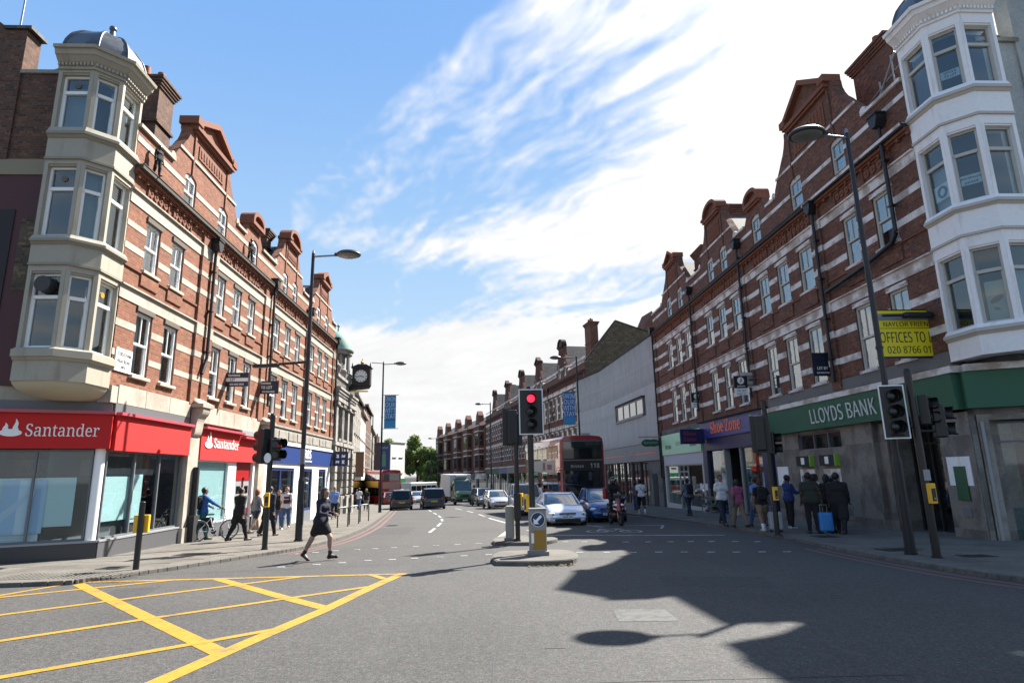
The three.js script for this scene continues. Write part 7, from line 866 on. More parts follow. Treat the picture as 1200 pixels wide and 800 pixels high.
{ // single deck bus or coach across the end
  const t = thing('distant_bus', 'white and red single deck bus under the tree at the street end', 'bus', [-12.2, gy(-120), -120], 0.9); part(t, 'body', rbx(-3.6, 3.6, 0.4, 3.0, -1.25, 1.25, 0.15, 3), whiteP); part(t, 'red_band', bx(-3.55, 3.55, 0.6, 1.3, -1.27, 1.27), redP); for (let i = 0; i < 5; i++) part(t, 'window', rbx(-3.3 + i * 1.35, -2.1 + i * 1.35, 1.45, 2.4, -1.27, 1.27, 0.01, 1), autoGlass); part(t, 'front_window', rbx(3.5, 3.63, 1.3, 2.6, -1.1, 1.1, 0.05), autoGlass); for (const xx of [-2.3, 2.2]) for (const s of [-1, 1]) { const w = grp(t, 'wheel'); part(w, 'tyre', disc(0.45, 0.25, xx, 0.45, s * 1.12, 24), rubberM); part(w, 'rim', disc(0.26, 0.27, xx, 0.45, s * 1.12, 16), rimM); }
}
{ // box van with a green cab
  const t = thing('box_van', 'white box van with a green cab facing this way', 'van', [-2.0, gy(-65), -65], 0.3); t.rotation.order = 'YXZ'; t.rotation.x = Math.atan(GS);
  part(t, 'cargo_box', rbx(-1.15, 1.15, 0.75, 3.05, -5.6, -1.5, 0.04), std(0.62, 0.64, 0.66, 0.4)); part(t, 'chassis', bx(-0.9, 0.9, 0.45, 0.75, -5.5, -0.3), trimM);
  const sc = (z, w, y0, y1) => section(w, y0, y1, z, 0.04); part(t, 'cab', toCreasedNormals(loft([sc(-1.5, 1.0, 0.4, 2.55), sc(-1.1, 1.0, 0.4, 2.58), sc(-0.75, 0.99, 0.4, 2.3), sc(-0.25, 0.98, 0.4, 1.42), sc(0.25, 0.95, 0.4, 1.2), sc(0.42, 0.86, 0.45, 0.98)]), 0.7), greenP);
  part(t, 'windscreen', loft([[[-0.84, 1.46, -0.2], [0.84, 1.46, -0.2], [0.84, 1.46, -0.34], [-0.84, 1.46, -0.34]], [[-0.74, 2.38, -0.74], [0.74, 2.38, -0.74], [0.74, 2.38, -0.86], [-0.74, 2.38, -0.86]]]), autoGlass); part(t, 'refrigeration_unit', rbx(-0.6, 0.6, 2.6, 2.95, -1.5, -1.0, 0.06), MAT.palegrey); part(t, 'grille', rbx(-0.5, 0.5, 0.75, 1.05, 0.2, 0.42, 0.03), trimM); part(t, 'bumper', rbx(-0.98, 0.98, 0.35, 0.62, 0.0, 0.5, 0.06, 3), trimM); part(t, 'number_plate', bx(-0.26, 0.26, 0.44, 0.55, 0.5, 0.51), plateW);
  for (const s of [-1, 1]) { part(t, 'headlight', ball(0.16, s * 0.76, 0.92, 0.28, 1, 0.8, 0.7), lampGlass); part(t, 'side_window', bx(s * 0.99 - 0.02, s * 0.99 + 0.015, 1.5, 2.2, -1.3, -0.75), autoGlass); const m = grp(t, 'wing_mirror'); part(m, 'mirror_case', rbx(s * 1.22 - 0.1, s * 1.22 + 0.1, 1.45, 1.95, -0.5, -0.38, 0.04), trimM); part(m, 'mirror_arm', bar([s * 0.95, 1.7, -0.45], [s * 1.2, 1.7, -0.45], 0.025), trimM); for (const zz of [-0.35, -4.2]) wheel(t, s * 0.86, zz, 0.36, 0.24); }
}
// ---------- people ----------
function field(bones, cell, k = 0.035) {                              // one smooth skin round tapered bones, by surface nets
  const lo = [1e9, 1e9, 1e9], hi = [-1e9, -1e9, -1e9]; for (const [a, b, ra, rb] of bones) for (const [p, r] of [[a, ra], [b, rb]]) for (let i = 0; i < 3; i++) { lo[i] = Math.min(lo[i], p[i] - r - 2.5 * cell); hi[i] = Math.max(hi[i], p[i] + r + 2.5 * cell); }
  const n = [0, 1, 2].map((i) => Math.ceil((hi[i] - lo[i]) / cell) + 1), [nx, ny, nz] = n, F = new Float32Array(nx * ny * nz).fill(1);
  for (const [a, b, ra, rb] of bones) {
    const m = k + 2 * cell, rm = Math.max(ra, rb) + m, s = [0, 1, 2].map((i) => Math.max(0, Math.floor((Math.min(a[i], b[i]) - rm - lo[i]) / cell))), e = [0, 1, 2].map((i) => Math.min(n[i] - 1, Math.ceil((Math.max(a[i], b[i]) + rm - lo[i]) / cell)));
    const d = [b[0] - a[0], b[1] - a[1], b[2] - a[2]], dd = d[0] * d[0] + d[1] * d[1] + d[2] * d[2] || 1e-9;
    for (let z = s[2]; z <= e[2]; z++) for (let y = s[1]; y <= e[1]; y++) for (let x = s[0]; x <= e[0]; x++) {
      const px = lo[0] + x * cell - a[0], py = lo[1] + y * cell - a[1], pz = lo[2] + z * cell - a[2], t = Math.max(0, Math.min(1, (px * d[0] + py * d[1] + pz * d[2]) / dd)), v = Math.hypot(px - d[0] * t, py - d[1] * t, pz - d[2] * t) - (ra + (rb - ra) * t), o = (z * ny + y) * nx + x, f = F[o], h = Math.max(0, k - Math.abs(f - v)) / k;
      F[o] = Math.min(f, v) - h * h * k * 0.25;
    }
  }
  const id = new Int32Array(nx * ny * nz).fill(-1), pos = [], idx = [];
  for (let z = 0; z < nz - 1; z++) for (let y = 0; y < ny - 1; y++) for (let x = 0; x < nx - 1; x++) {
    let c = 0, sx = 0, sy = 0, sz = 0; const o = (z * ny + y) * nx + x; const g = (i, j, l) => F[o + i + j * nx + l * nx * ny]; let neg = 0; for (let i = 0; i < 8; i++) if (g(i & 1, (i >> 1) & 1, i >> 2) < 0) neg++; if (neg === 0 || neg === 8) continue;
    for (let i = 0; i < 8; i++) for (const bit of [1, 2, 4]) { if (i & bit) continue; const j = i | bit, u = g(i & 1, (i >> 1) & 1, i >> 2), v = g(j & 1, (j >> 1) & 1, j >> 2); if (u < 0 === v < 0) continue; const t = u / (u - v); sx += (i & 1) + (bit === 1 ? t : 0); sy += ((i >> 1) & 1) + (bit === 2 ? t : 0); sz += (i >> 2) + (bit === 4 ? t : 0); c++; }
    id[o] = pos.length / 3; pos.push(lo[0] + (x + sx / c) * cell, lo[1] + (y + sy / c) * cell, lo[2] + (z + sz / c) * cell);
  }
  const quad = (a, b, c, d, flip) => { if (a < 0 || b < 0 || c < 0 || d < 0) return; flip ? idx.push(a, c, b, a, d, c) : idx.push(a, b, c, a, c, d); };
  for (let z = 1; z < nz - 1; z++) for (let y = 1; y < ny - 1; y++) for (let x = 1; x < nx - 1; x++) { const o = (z * ny + y) * nx + x, s = F[o] < 0, X = 1, Yy = nx, Z = nx * ny; if (s !== F[o + X] < 0) quad(id[o - Yy - Z], id[o - Z], id[o], id[o - Yy], !s); if (s !== F[o + Yy] < 0) quad(id[o - X - Z], id[o - X], id[o], id[o - Z], !s); if (s !== F[o + Z] < 0) quad(id[o - X - Yy], id[o - Yy], id[o], id[o - X], !s); }
  const g = new THREE.BufferGeometry(); g.setAttribute('position', new THREE.Float32BufferAttribute(pos, 3)); g.setIndex(idx); g.computeVertexNormals(); return g;
}
const SKIN = { pale: std(0.5, 0.31, 0.23, 0.6), mid: std(0.32, 0.18, 0.12, 0.6), dark: std(0.09, 0.048, 0.032, 0.55) };
const HAIR = { brown: std(0.06, 0.03, 0.018, 0.7), black: std(0.012, 0.01, 0.01, 0.6), ginger: std(0.28, 0.09, 0.025, 0.7), fair: std(0.25, 0.16, 0.08, 0.7) };
const cloth = (r, g, b) => std(r, g, b, 0.9, { bumpMap: fineBump, bumpScale: 0.004 });
const CL = { black: cloth(0.014, 0.014, 0.016), navy: cloth(0.016, 0.02, 0.045), white: cloth(0.66, 0.66, 0.67), grey: cloth(0.2, 0.2, 0.22), blue: cloth(0.05, 0.17, 0.5), teal: cloth(0.03, 0.26, 0.22), jeans: cloth(0.1, 0.17, 0.32), darkjeans: cloth(0.025, 0.035, 0.07), pink: cloth(0.5, 0.12, 0.24), olive: cloth(0.045, 0.05, 0.035), shirtBlue: cloth(0.16, 0.28, 0.62), denim: cloth(0.17, 0.22, 0.33), tan: cloth(0.3, 0.22, 0.14), maroon: cloth(0.14, 0.03, 0.05), royal: cloth(0.02, 0.05, 0.2) };
const SHOE = { black: std(0.012, 0.012, 0.012, 0.5), white: std(0.6, 0.6, 0.6, 0.6), brown: std(0.1, 0.06, 0.035, 0.6) };
function person(label, [x, z], o) {
  const t = thing(o.name ?? 'person', label, o.cat ?? 'person', [x, (o.y ?? pav(z)), z], o.turn ?? 0), s = (o.h ?? 1.72) / 1.74, wd = o.wide ?? 1, cell = o.cell ?? 0.02;
  const lean = o.lean ?? 0, rotX = (p, a, c) => { const y = p[1] - c[1], zz = p[2] - c[2]; return [p[0], c[1] + y * Math.cos(a) - zz * Math.sin(a), c[2] + y * Math.sin(a) + zz * Math.cos(a)]; };
  const hip = [0, 0.93, 0], T = (p) => rotX(p, lean, hip);
  const legs = o.legs ?? [[0.05, 0.05], [-0.05, 0.05]], arms = o.arms ?? [[0.05, 0.12, 0.2], [0.0, 0.12, 0.25]];
  const J = { hips: [], knee: [], ank: [], toe: [], heel: [] };
  legs.forEach(([a, b, ab = 0.03], i) => { const sx = i ? -1 : 1, h = [sx * 0.09, 0.9, 0], k = [h[0] + sx * 0.44 * Math.sin(ab), h[1] - 0.43 * Math.cos(a), h[2] + 0.43 * Math.sin(a)], sh = a - b, an = [k[0] + sx * 0.1 * Math.sin(ab), k[1] - 0.42 * Math.cos(sh), k[2] + 0.42 * Math.sin(sh)], ft = o.feet?.[i] ?? (b > 0.6 ? -sh * 0 - 0.9 : 0); J.hips.push(h); J.knee.push(k); J.ank.push(an); J.toe.push([an[0] + sx * 0.02, an[1] - 0.05 + Math.sin(ft) * 0.16, an[2] + 0.17 * Math.cos(ft)]); J.heel.push([an[0], an[1] - 0.045 - Math.sin(ft) * 0.05, an[2] - 0.04]); });
  const low = Math.min(...J.toe.map((p) => p[1]), ...J.heel.map((p) => p[1])) - 0.032; const down = (p) => [p[0], p[1] - low, p[2]]; for (const k of Object.keys(J)) J[k] = J[k].map(down); const dy = -low, U = (p) => { const q = T(p); return [q[0], q[1] + dy, q[2]]; };
  J.sh = []; J.el = []; J.wr = []; J.hd = []; J.dir = [];
  arms.forEach(([a, ab, e, tw = 0], i) => { const sx = i ? -1 : 1, S = [sx * 0.178 * wd, 1.4, 0], dir = (ang, sp) => [sx * Math.sin(sp), -Math.cos(ang) * Math.cos(sp), Math.sin(ang) * Math.cos(sp)], d1 = dir(a, ab), E = [S[0] + d1[0] * 0.28, S[1] + d1[1] * 0.28, S[2] + d1[2] * 0.28], d2 = dir(a + e, ab * 0.4 + tw), Wr = [E[0] + d2[0] * 0.25, E[1] + d2[1] * 0.25, E[2] + d2[2] * 0.25]; J.sh.push(U(S)); J.el.push(U(E)); J.wr.push(U(Wr)); J.hd.push(U([Wr[0] + d2[0] * 0.09, Wr[1] + d2[1] * 0.09, Wr[2] + d2[2] * 0.09])); });
  const nk = U([0, 1.49, 0]), hc = U([0, 1.625, 0.02 + (o.headF ?? 0)]), female = o.female;
  const torso = (g) => [[U([-0.09 * wd, 0.93, 0]), U([0.09 * wd, 0.93, 0]), 0.1 * wd + g, 0.1 * wd + g], [U([-0.06 * wd, 1.08, 0]), U([0.06 * wd, 1.08, 0]), (female ? 0.082 : 0.095) * wd + g, (female ? 0.082 : 0.095) * wd + g], [U([-0.075 * wd, 1.28, 0.012]), U([0.075 * wd, 1.28, 0.012]), (female ? 0.088 : 0.102) * wd + g, (female ? 0.088 : 0.102) * wd + g], [U([0, 1.435, 0]), U([-0.15 * wd, 1.4, 0]), 0.062 + g * 0.6, 0.052 + g * 0.7], [U([0, 1.435, 0]), U([0.15 * wd, 1.4, 0]), 0.062 + g * 0.6, 0.052 + g * 0.7], ...(female ? [[U([-0.07, 1.28, 0.055]), U([0.07, 1.28, 0.055]), 0.056 + g, 0.056 + g]] : []), [U([0, 1.4, -0.01]), nk, 0.08 + g * 0.5, 0.052]];
  const upper = (g, i) => [J.sh[i], J.el[i], 0.054 + g, 0.041 + g], fore = (g, i, f = 1) => [J.el[i], f < 1 ? J.el[i].map((v, k) => mix(v, J.wr[i][k], f)) : J.wr[i], 0.041 + g, mix(0.041, 0.028, f) + g], thigh = (g, i, f = 1) => [J.hips[i], J.hips[i].map((v, k) => mix(v, J.knee[i][k], f)), 0.088 * wd + g, mix(0.088 * wd, 0.056, f) + g], shin = (g, i, f = 1) => [J.knee[i], J.knee[i].map((v, k) => mix(v, J.ank[i][k], f)), 0.056 + g, mix(0.056, 0.037, f) + g];
  const B = [...torso(0), ...[0, 1].flatMap((i) => [upper(0, i), fore(0, i), thigh(0, i), shin(0, i), [J.knee[i].map((v, k) => mix(v, J.ank[i][k], 0.1)), [J.knee[i][0], mix(J.knee[i][1], J.ank[i][1], 0.45), mix(J.knee[i][2], J.ank[i][2], 0.45) - 0.018], 0.05, 0.05], [J.wr[i], J.hd[i].map((v, k) => mix(J.wr[i][k], v, 0.75)), 0.028, 0.033], [J.ank[i], J.toe[i], 0.036, 0.03]]), [nk, hc, 0.052, 0.055]];
  const body = [field(B, cell)];
  // head with brow, nose, jaw and ears; it can turn on the neck
  const ht = o.headTurn ?? 0, hx = (p) => { const a = Math.sin(ht), c = Math.cos(ht); return [hc[0] + p[0] * c + p[2] * a, hc[1] + p[1], hc[2] - p[0] * a + p[2] * c]; };
  body.push(field([[hx([0, 0.035, -0.025]), hx([0, 0.03, 0.02]), 0.082, 0.08], [hx([0, -0.03, 0.02]), hx([0, -0.075, 0.045]), 0.066, 0.042], [hx([0, -0.09, 0.06]), hx([0, -0.092, 0.064]), 0.026, 0.024], [hx([0, 0.005, 0.092]), hx([0, -0.032, 0.112]), 0.012, 0.017], [hx([-0.03, 0.022, 0.085]), hx([0.03, 0.022, 0.085]), 0.016, 0.016], [hx([-0.082, -0.005, -0.01]), hx([-0.084, -0.03, -0.01]), 0.02, 0.014], [hx([0.082, -0.005, -0.01]), hx([0.084, -0.03, -0.01]), 0.02, 0.014], [hx([0, -0.06, -0.01]), nk, 0.052, 0.056], [hx([-0.025, -0.063, 0.088]), hx([0.025, -0.063, 0.088]), 0.01, 0.01]], 0.011, 0.02));
  // hands: four curled fingers and a thumb each
  [0, 1].forEach((i) => { const w = V(...J.wr[i]), h = V(...J.hd[i]), d = h.clone().sub(w).normalize(), sx = i ? -1 : 1, side = V(0, 0, 1).addScaledVector(d, -d.z); if (side.length() < 0.2) side.set(0, 1, 0).addScaledVector(d, -d.y); side.normalize(); const palm = d.clone().cross(side).multiplyScalar(-sx * 1); const base = w.clone().addScaledVector(d, 0.075);
    [0.03, 0.01, -0.01, -0.028].forEach((q, j) => { const a = base.clone().addScaledVector(side, q), l = [0.036, 0.041, 0.038, 0.03][j], b = a.clone().addScaledVector(d, l).addScaledVector(palm, 0.008), c = b.clone().addScaledVector(d, l * 0.62).addScaledVector(palm, 0.022), e = c.clone().addScaledVector(d, l * 0.25).addScaledVector(palm, 0.02); body.push(bar(a.toArray(), b.toArray(), 0.0105, 6, 0.0095), bar(b.toArray(), c.toArray(), 0.0095, 6, 0.0085), bar(c.toArray(), e.toArray(), 0.0085, 6, 0.007)); });
    const ta = w.clone().addScaledVector(d, 0.02).addScaledVector(side, 0.024), tb = ta.clone().addScaledVector(d, 0.035).addScaledVector(side, 0.026), tc = tb.clone().addScaledVector(d, 0.028).addScaledVector(palm, 0.01); body.push(bar(ta.toArray(), tb.toArray(), 0.013, 6, 0.011), bar(tb.toArray(), tc.toArray(), 0.011, 6, 0.009)); });
  const grpS = grp(t, 'figure'); grpS.scale.setScalar(s); t.remove(grpS); const P = (n, g, m, lab) => { const q = part(t, n, g.scale(s, s, s), m, lab); return q; };
  P('body', M(body), o.skin ?? SKIN.pale);
  P('eyes', M([-1, 1].map((q) => ball(0.0125, ...hx([q * 0.031, 0.002, 0.086]), 1, 0.8, 0.6, 8, 6))), MAT.black);
  const top = o.top ?? CL.white, bot = o.bottom ?? CL.jeans;
  if (o.top !== null) { const g = o.coat ? 0.028 : 0.016, tb = [...torso(g).slice(0, -1), [U([-0.085 * wd, 0.98, 0]), U([0.085 * wd, 0.98, 0]), 0.124 * wd, 0.124 * wd], [U([-0.085 * wd, 0.93, 0]), U([0.085 * wd, 0.93, 0]), 0.126 * wd, 0.126 * wd], [U([-0.06 * wd, 1.12, 0]), U([0.06 * wd, 1.12, 0]), 0.108 * wd, 0.108 * wd], [U([0, 1.4, -0.01]), U([0, 1.455, 0]), 0.085 + g * 0.5, 0.07]]; for (const i of [0, 1]) { if (o.sleeve !== 'none') tb.push(o.sleeve === 'long' || o.coat ? upper(g * 0.9, i) : [J.sh[i], J.sh[i].map((v, k) => mix(v, J.el[i][k], 0.62)), 0.056 + g, 0.052 + g]); if (o.sleeve === 'long' || o.coat) tb.push(fore(g * 0.8, i, 0.97)); } if (o.coat) for (const i of [0, 1]) tb.push([J.hips[i], J.hips[i].map((v, k) => mix(v, J.knee[i][k], o.coat)), 0.1 * wd + g, 0.1 * wd + g]); P(o.coat ? 'coat' : 'top', field(tb, cell, 0.04), top); }
  if (o.skirt) { const sk = [[U([-0.09 * wd, 0.95, 0]), U([0.09 * wd, 0.95, 0]), 0.112 * wd, 0.112 * wd]]; const kf = o.skirt; for (const i of [0, 1]) sk.push([J.hips[i], J.hips[i].map((v, k) => mix(v, J.knee[i][k], kf)), 0.112 * wd, 0.1 * wd]); sk.push([U([0, 0.9, 0]), J.knee[0].map((v, k) => mix((J.hips[0][k] + J.hips[1][k]) / 2, (v + J.knee[1][k]) / 2, kf * 0.9)), 0.11, 0.1]); P('skirt', field(sk, cell, 0.06), bot); }
  else { const short = o.shorts, g = 0.018, tb = [[U([-0.09 * wd, 0.95, 0]), U([0.09 * wd, 0.95, 0]), 0.116 * wd, 0.116 * wd], [U([-0.09 * wd, 0.9, 0]), U([0.09 * wd, 0.9, 0]), 0.116 * wd, 0.116 * wd]]; for (const i of [0, 1]) { tb.push(thigh(g + (short ? 0.012 : 0), i, short ?? 1)); if (!short) tb.push(shin(g + (o.slim ? -0.003 : 0.006), i, 0.97), [J.knee[i].map((v, k) => mix(v, J.ank[i][k], 0.1)), [J.knee[i][0], mix(J.knee[i][1], J.ank[i][1], 0.45), mix(J.knee[i][2], J.ank[i][2], 0.45) - 0.018], 0.066, 0.064], [J.knee[i], J.knee[i], 0.076, 0.076]); } P(short ? 'shorts' : 'trousers', field(tb, cell, 0.038), bot); }
  for (const i of [0, 1]) P('shoe', field([[J.heel[i], J.toe[i], 0.042, 0.036], [J.ank[i], J.heel[i], o.boots ? 0.05 : 0.043, 0.042], ...(o.boots ? [[J.ank[i].map((v, k) => mix(v, J.knee[i][k], 0.2)), J.ank[i], 0.052, 0.048]] : []), [[J.toe[i][0], J.toe[i][1] - 0.008, J.toe[i][2]], [J.toe[i][0], J.toe[i][1] - 0.01, J.toe[i][2] + 0.03], 0.03, 0.026]], 0.014, 0.025), o.shoes ?? SHOE.black);
  if (o.socks) P('socks', M([0, 1].map((i) => field([[J.ank[i].map((v, k) => mix(v, J.knee[i][k], 0.4)), J.ank[i], 0.05, 0.044]], 0.016))), o.socks);
  const hair = [[hx([0, 0.06, -0.03]), hx([0, 0.058, 0.02]), 0.078, 0.07], [hx([0, 0.02, -0.05]), hx([0, -0.03, -0.045]), 0.07, 0.055], [hx([-0.055, 0.03, -0.02]), hx([0.055, 0.03, -0.02]), 0.05, 0.05]];
  if (o.hairLen) { hair.push([hx([0, 0.0, -0.06]), hx([0, -o.hairLen, -0.075]), 0.075, 0.055], [hx([-0.06, 0, -0.03]), hx([-0.06, -o.hairLen * 0.8, -0.03]), 0.045, 0.035], [hx([0.06, 0, -0.03]), hx([0.06, -o.hairLen * 0.8, -0.03]), 0.045, 0.035]); }
  P(o.hat ? 'cap' : 'hair', field(hair, 0.013, 0.03), o.hair ?? HAIR.brown);
  if (o.helmet) P('helmet', M(field([[hx([0, 0.04, -0.02]), hx([0, -0.02, 0.0]), 0.125, 0.12], [hx([0, -0.06, 0.05]), hx([0, -0.08, 0.06]), 0.08, 0.07]], 0.014, 0.04)), o.helmet);
  if (o.visor) P('visor', field([[hx([-0.05, 0.015, 0.07]), hx([0.05, 0.015, 0.07]), 0.06, 0.06]], 0.012), o.visor);
  if (o.backpack) { const b = U([0, 1.24, -0.19]); const m = P('backpack', M(rbx(-0.15, 0.15, -0.2, 0.22, -0.1, 0.08, 0.06, 4), rbx(-0.11, 0.11, -0.16, 0.04, -0.14, -0.09, 0.03, 3), [-1, 1].map((q) => tube([[q * 0.1, 0.2, 0.05], [q * 0.12, 0.24, 0.16], [q * 0.13, 0.1, 0.3], [q * 0.12, -0.12, 0.2]], 0.022, 6, 14))).rotateX(lean).translate(...b), o.backpack); }
  t.userData.joints = undefined; delete t.userData.joints; t.J = J; t.s = s; t.U = U;
  return t;
}
const handOf = (t, i) => V(...t.J.hd[i]).multiplyScalar(t.s).applyAxisAngle(Y, t.rotation.y).add(t.position);
const WALK = { legs: [[0.38, 0.12], [-0.3, 0.28]], arms: [[-0.3, 0.1, 0.35], [0.3, 0.1, 0.35]] }, WALK2 = { legs: [[-0.28, 0.3], [0.36, 0.1]], arms: [[0.3, 0.1, 0.4], [-0.25, 0.1, 0.3]] }, STAND = {};
const AWAY = Math.PI;
// left pavement and the road
person('dark haired woman in navy jacket and black skirt running across the road', [-4.0, -15.75], { y: gy(-15.75), h: 1.7, female: true, turn: 1.15, lean: 0.12, legs: [[0.55, 0.5], [-0.42, 0.12]], feet: [0.1, -0.5], arms: [[0.1, 0.12, 1.5, -0.3], [0.25, 0.12, 1.3, -0.2]], skin: SKIN.pale, hair: HAIR.brown, hairLen: 0.14, top: CL.navy, sleeve: 'long', bottom: CL.black, skirt: 0.62, boots: true, shoes: SHOE.black, cell: 0.015 });
const cyc = person('cyclist in blue jacket and teal trousers with black backpack beside a white bicycle', [-9.72, -22.3], { h: 1.78, turn: 2.5, ...WALK, arms: [[0.75, 0.1, 0.35], [0.9, 0.15, 0.15]], skin: SKIN.mid, hair: HAIR.black, hat: true, top: CL.blue, sleeve: 'long', bottom: CL.teal, backpack: CL.black, cell: 0.017 });
person('person in long black coat and cap walking away past the red bank', [-8.2, -21.6], { h: 1.74, turn: 2.7, ...WALK2, hair: HAIR.black, hat: true, top: CL.black, coat: 0.62, bottom: CL.black, slim: true, shoes: SHOE.black, cell: 0.017 });
person('ginger haired woman in grey top and denim shorts by the cash machines', [-9.0, -25.4], { h: 1.7, female: true, turn: 2.6, ...WALK, hair: HAIR.ginger, hairLen: 0.1, top: CL.grey, sleeve: 'none', bottom: CL.darkjeans, shorts: 0.55, shoes: SHOE.brown, skin: SKIN.pale });
person('person in dark blue coat walking behind the left traffic signal', [-7.9, -23.6], { h: 1.78, turn: 2.9, ...WALK2, hair: HAIR.black, top: CL.navy, coat: 0.6, bottom: CL.black, shoes: SHOE.brown });
person('long haired girl in dark top and jeans walking towards the camera', [-9.15, -28.6], { h: 1.66, female: true, turn: 0.35, ...WALK, hair: HAIR.ginger, hairLen: 0.25, top: CL.black, sleeve: 'short', bottom: CL.jeans, slim: true });
{ const p = person('young man in printed white T-shirt and jeans walking towards the camera', [-8.6, -27.9], { h: 1.78, turn: 0.25, ...WALK2, hair: HAIR.fair, top: CL.white, sleeve: 'short', bottom: CL.jeans, shoes: SHOE.white, skin: SKIN.pale }); part(p, 'shirt_print', M(rbx(-0.13, 0.13, 1.08, 1.24, 0.125, 0.15, 0.01, 1), rbx(-0.11, 0.11, 1.28, 1.38, 0.12, 0.145, 0.01, 1)), CL.maroon); part(p, 'bag_strap', tube([[0.13, 1.48, 0.05], [0.12, 1.35, 0.145], [0.13, 1.15, 0.13]], 0.02, 6, 12), CL.black); }
person('man in light blue shirt and black trousers by the stone bank', [-8.55, -36.5], { h: 1.8, turn: 0.3, ...WALK2, hair: HAIR.fair, top: CL.shirtBlue, sleeve: 'short', bottom: CL.black });
person('person in white T-shirt and jeans far along the left pavement', [-10.6, -54], { h: 1.8, turn: AWAY, ...WALK, hair: HAIR.black, skin: SKIN.dark, top: CL.white, bottom: CL.jeans, cell: 0.024 }); person('person in maroon coat far along the left pavement', [-11.6, -58], { h: 1.7, turn: AWAY, ...WALK2, hair: HAIR.black, top: CL.maroon, coat: 0.4, bottom: CL.black, cell: 0.024 }); person('fair haired woman in black top and grey leggings near the far lamp post', [-9.15, -49.5], { h: 1.72, female: true, turn: 0.2, ...WALK, hair: HAIR.fair, hairLen: 0.16, top: CL.black, bottom: CL.grey, slim: true, cell: 0.024 });
{ // a ladies bicycle pushed on the pavement
  const b = thing('bicycle', 'white bicycle with dark bag pushed along the left pavement', 'bicycle', [-9.27, pav(-22.25), -22.25], 2.34), rim = (z) => new THREE.TorusGeometry(0.32, 0.018, 8, 36).rotateY(Math.PI / 2).translate(0, 0.34, z);
  for (const z of [-0.52, 0.52]) { const w = grp(b, 'wheel'); part(w, 'tyre', rim(z), rubberM); part(w, 'rim', new THREE.TorusGeometry(0.3, 0.012, 6, 36).rotateY(Math.PI / 2).translate(0, 0.34, z), MAT.galv); part(w, 'spokes', M(Array.from({ length: 14 }, (_, i) => bar([0, 0.34, z], [0, 0.34 + 0.3 * Math.cos((i * 6.2832) / 14), z + 0.3 * Math.sin((i * 6.2832) / 14)], 0.003, 4)), wheelx(0.03, 0.08, 0, 0.34, z, 10)), MAT.galv); }
  part(b, 'frame', M(bar([0, 0.3, 0], [0, 0.8, -0.16], 0.02), bar([0, 0.3, 0], [0, 0.72, 0.36], 0.02), bar([0, 0.55, -0.08], [0, 0.8, 0.34], 0.018), bar([0, 0.3, 0], [0, 0.34, -0.52], 0.014), bar([0, 0.72, -0.14], [0, 0.34, -0.52], 0.012), bar([0, 0.9, 0.32], [0, 0.34, 0.52], 0.017)), std(0.8, 0.8, 0.8, 0.35)); part(b, 'saddle', rbx(-0.08, 0.08, 0.84, 0.9, -0.3, -0.04, 0.03, 3), MAT.black); part(b, 'handlebar', M(bar([0, 0.88, 0.33], [0, 1.0, 0.3], 0.016), tube([[-0.28, 1.02, 0.16], [-0.26, 1.04, 0.26], [0, 1.02, 0.32], [0.26, 1.04, 0.26], [0.28, 1.02, 0.16]], 0.014, 8, 20)), MAT.black); part(b, 'mudguard', new THREE.TorusGeometry(0.35, 0.02, 6, 20, 2.4).rotateY(-Math.PI / 2).translate(0, 0.34, -0.52), std(0.6, 0.6, 0.6, 0.4)); part(b, 'crank', M(wheelx(0.09, 0.01, 0.03, 0.3, 0, 18), bar([0.05, 0.3, 0], [0.05, 0.16, 0.08], 0.012), bar([-0.05, 0.3, 0], [-0.05, 0.44, -0.08], 0.012), bx(0.04, 0.14, 0.145, 0.165, 0.05, 0.12), bx(-0.14, -0.04, 0.43, 0.45, -0.12, -0.05)), MAT.black);
  const pn = thing('pannier_bag', 'dark bag hanging on the white bicycle', 'bag', [-9.27, pav(-22.25), -22.25], 2.34); part(pn, 'bag', rbx(0.02, 0.2, 0.42, 0.76, -0.4, -0.02, 0.05, 3), CL.black); part(pn, 'flap', rbx(0.015, 0.215, 0.64, 0.77, -0.41, -0.01, 0.04, 3), CL.navy);
}
// right pavement, in the shade
const SK = SKIN.dark;
{ const p = person('man in white T-shirt, black shorts and white socks with cross body bag', [8.45, -33.2], { h: 1.84, turn: AWAY - 0.1, ...WALK, skin: SK, hair: HAIR.black, top: CL.white, bottom: CL.black, shorts: 0.95, socks: CL.white, shoes: SHOE.white }); part(p, 'bag_strap', tube([[0.15, 1.5, 0], [0.06, 1.42, -0.12], [-0.1, 1.15, -0.13], [-0.18, 1.05, -0.02]], 0.014, 6, 14), CL.grey); }
person('person in pale top and blue jeans by the supermarket window', [9.7, -39.5], { h: 1.68, turn: 2.2, skin: SK, hair: HAIR.black, hairLen: 0.06, top: CL.grey, bottom: CL.jeans });
person('man in denim blue shirt with dark backpack outside the opticians', [10.15, -30.6], { h: 1.8, turn: AWAY + 0.2, ...WALK2, skin: SK, hair: HAIR.black, top: CL.denim, sleeve: 'short', bottom: CL.darkjeans, backpack: CL.navy, shoes: SHOE.brown });
const pk = person('woman in pink top and tan trousers carrying a white carrier bag', [9.05, -21.9], { h: 1.66, female: true, turn: AWAY + 0.1, ...WALK, skin: SK, hair: HAIR.black, hairLen: 0.06, top: CL.pink, sleeve: 'short', bottom: CL.tan, slim: true });
person('man in white shirt walking behind the woman in pink', [9.0, -23.3], { h: 1.84, turn: 0.2, ...WALK2, skin: SKIN.mid, hair: HAIR.black, top: CL.white, bottom: CL.darkjeans });
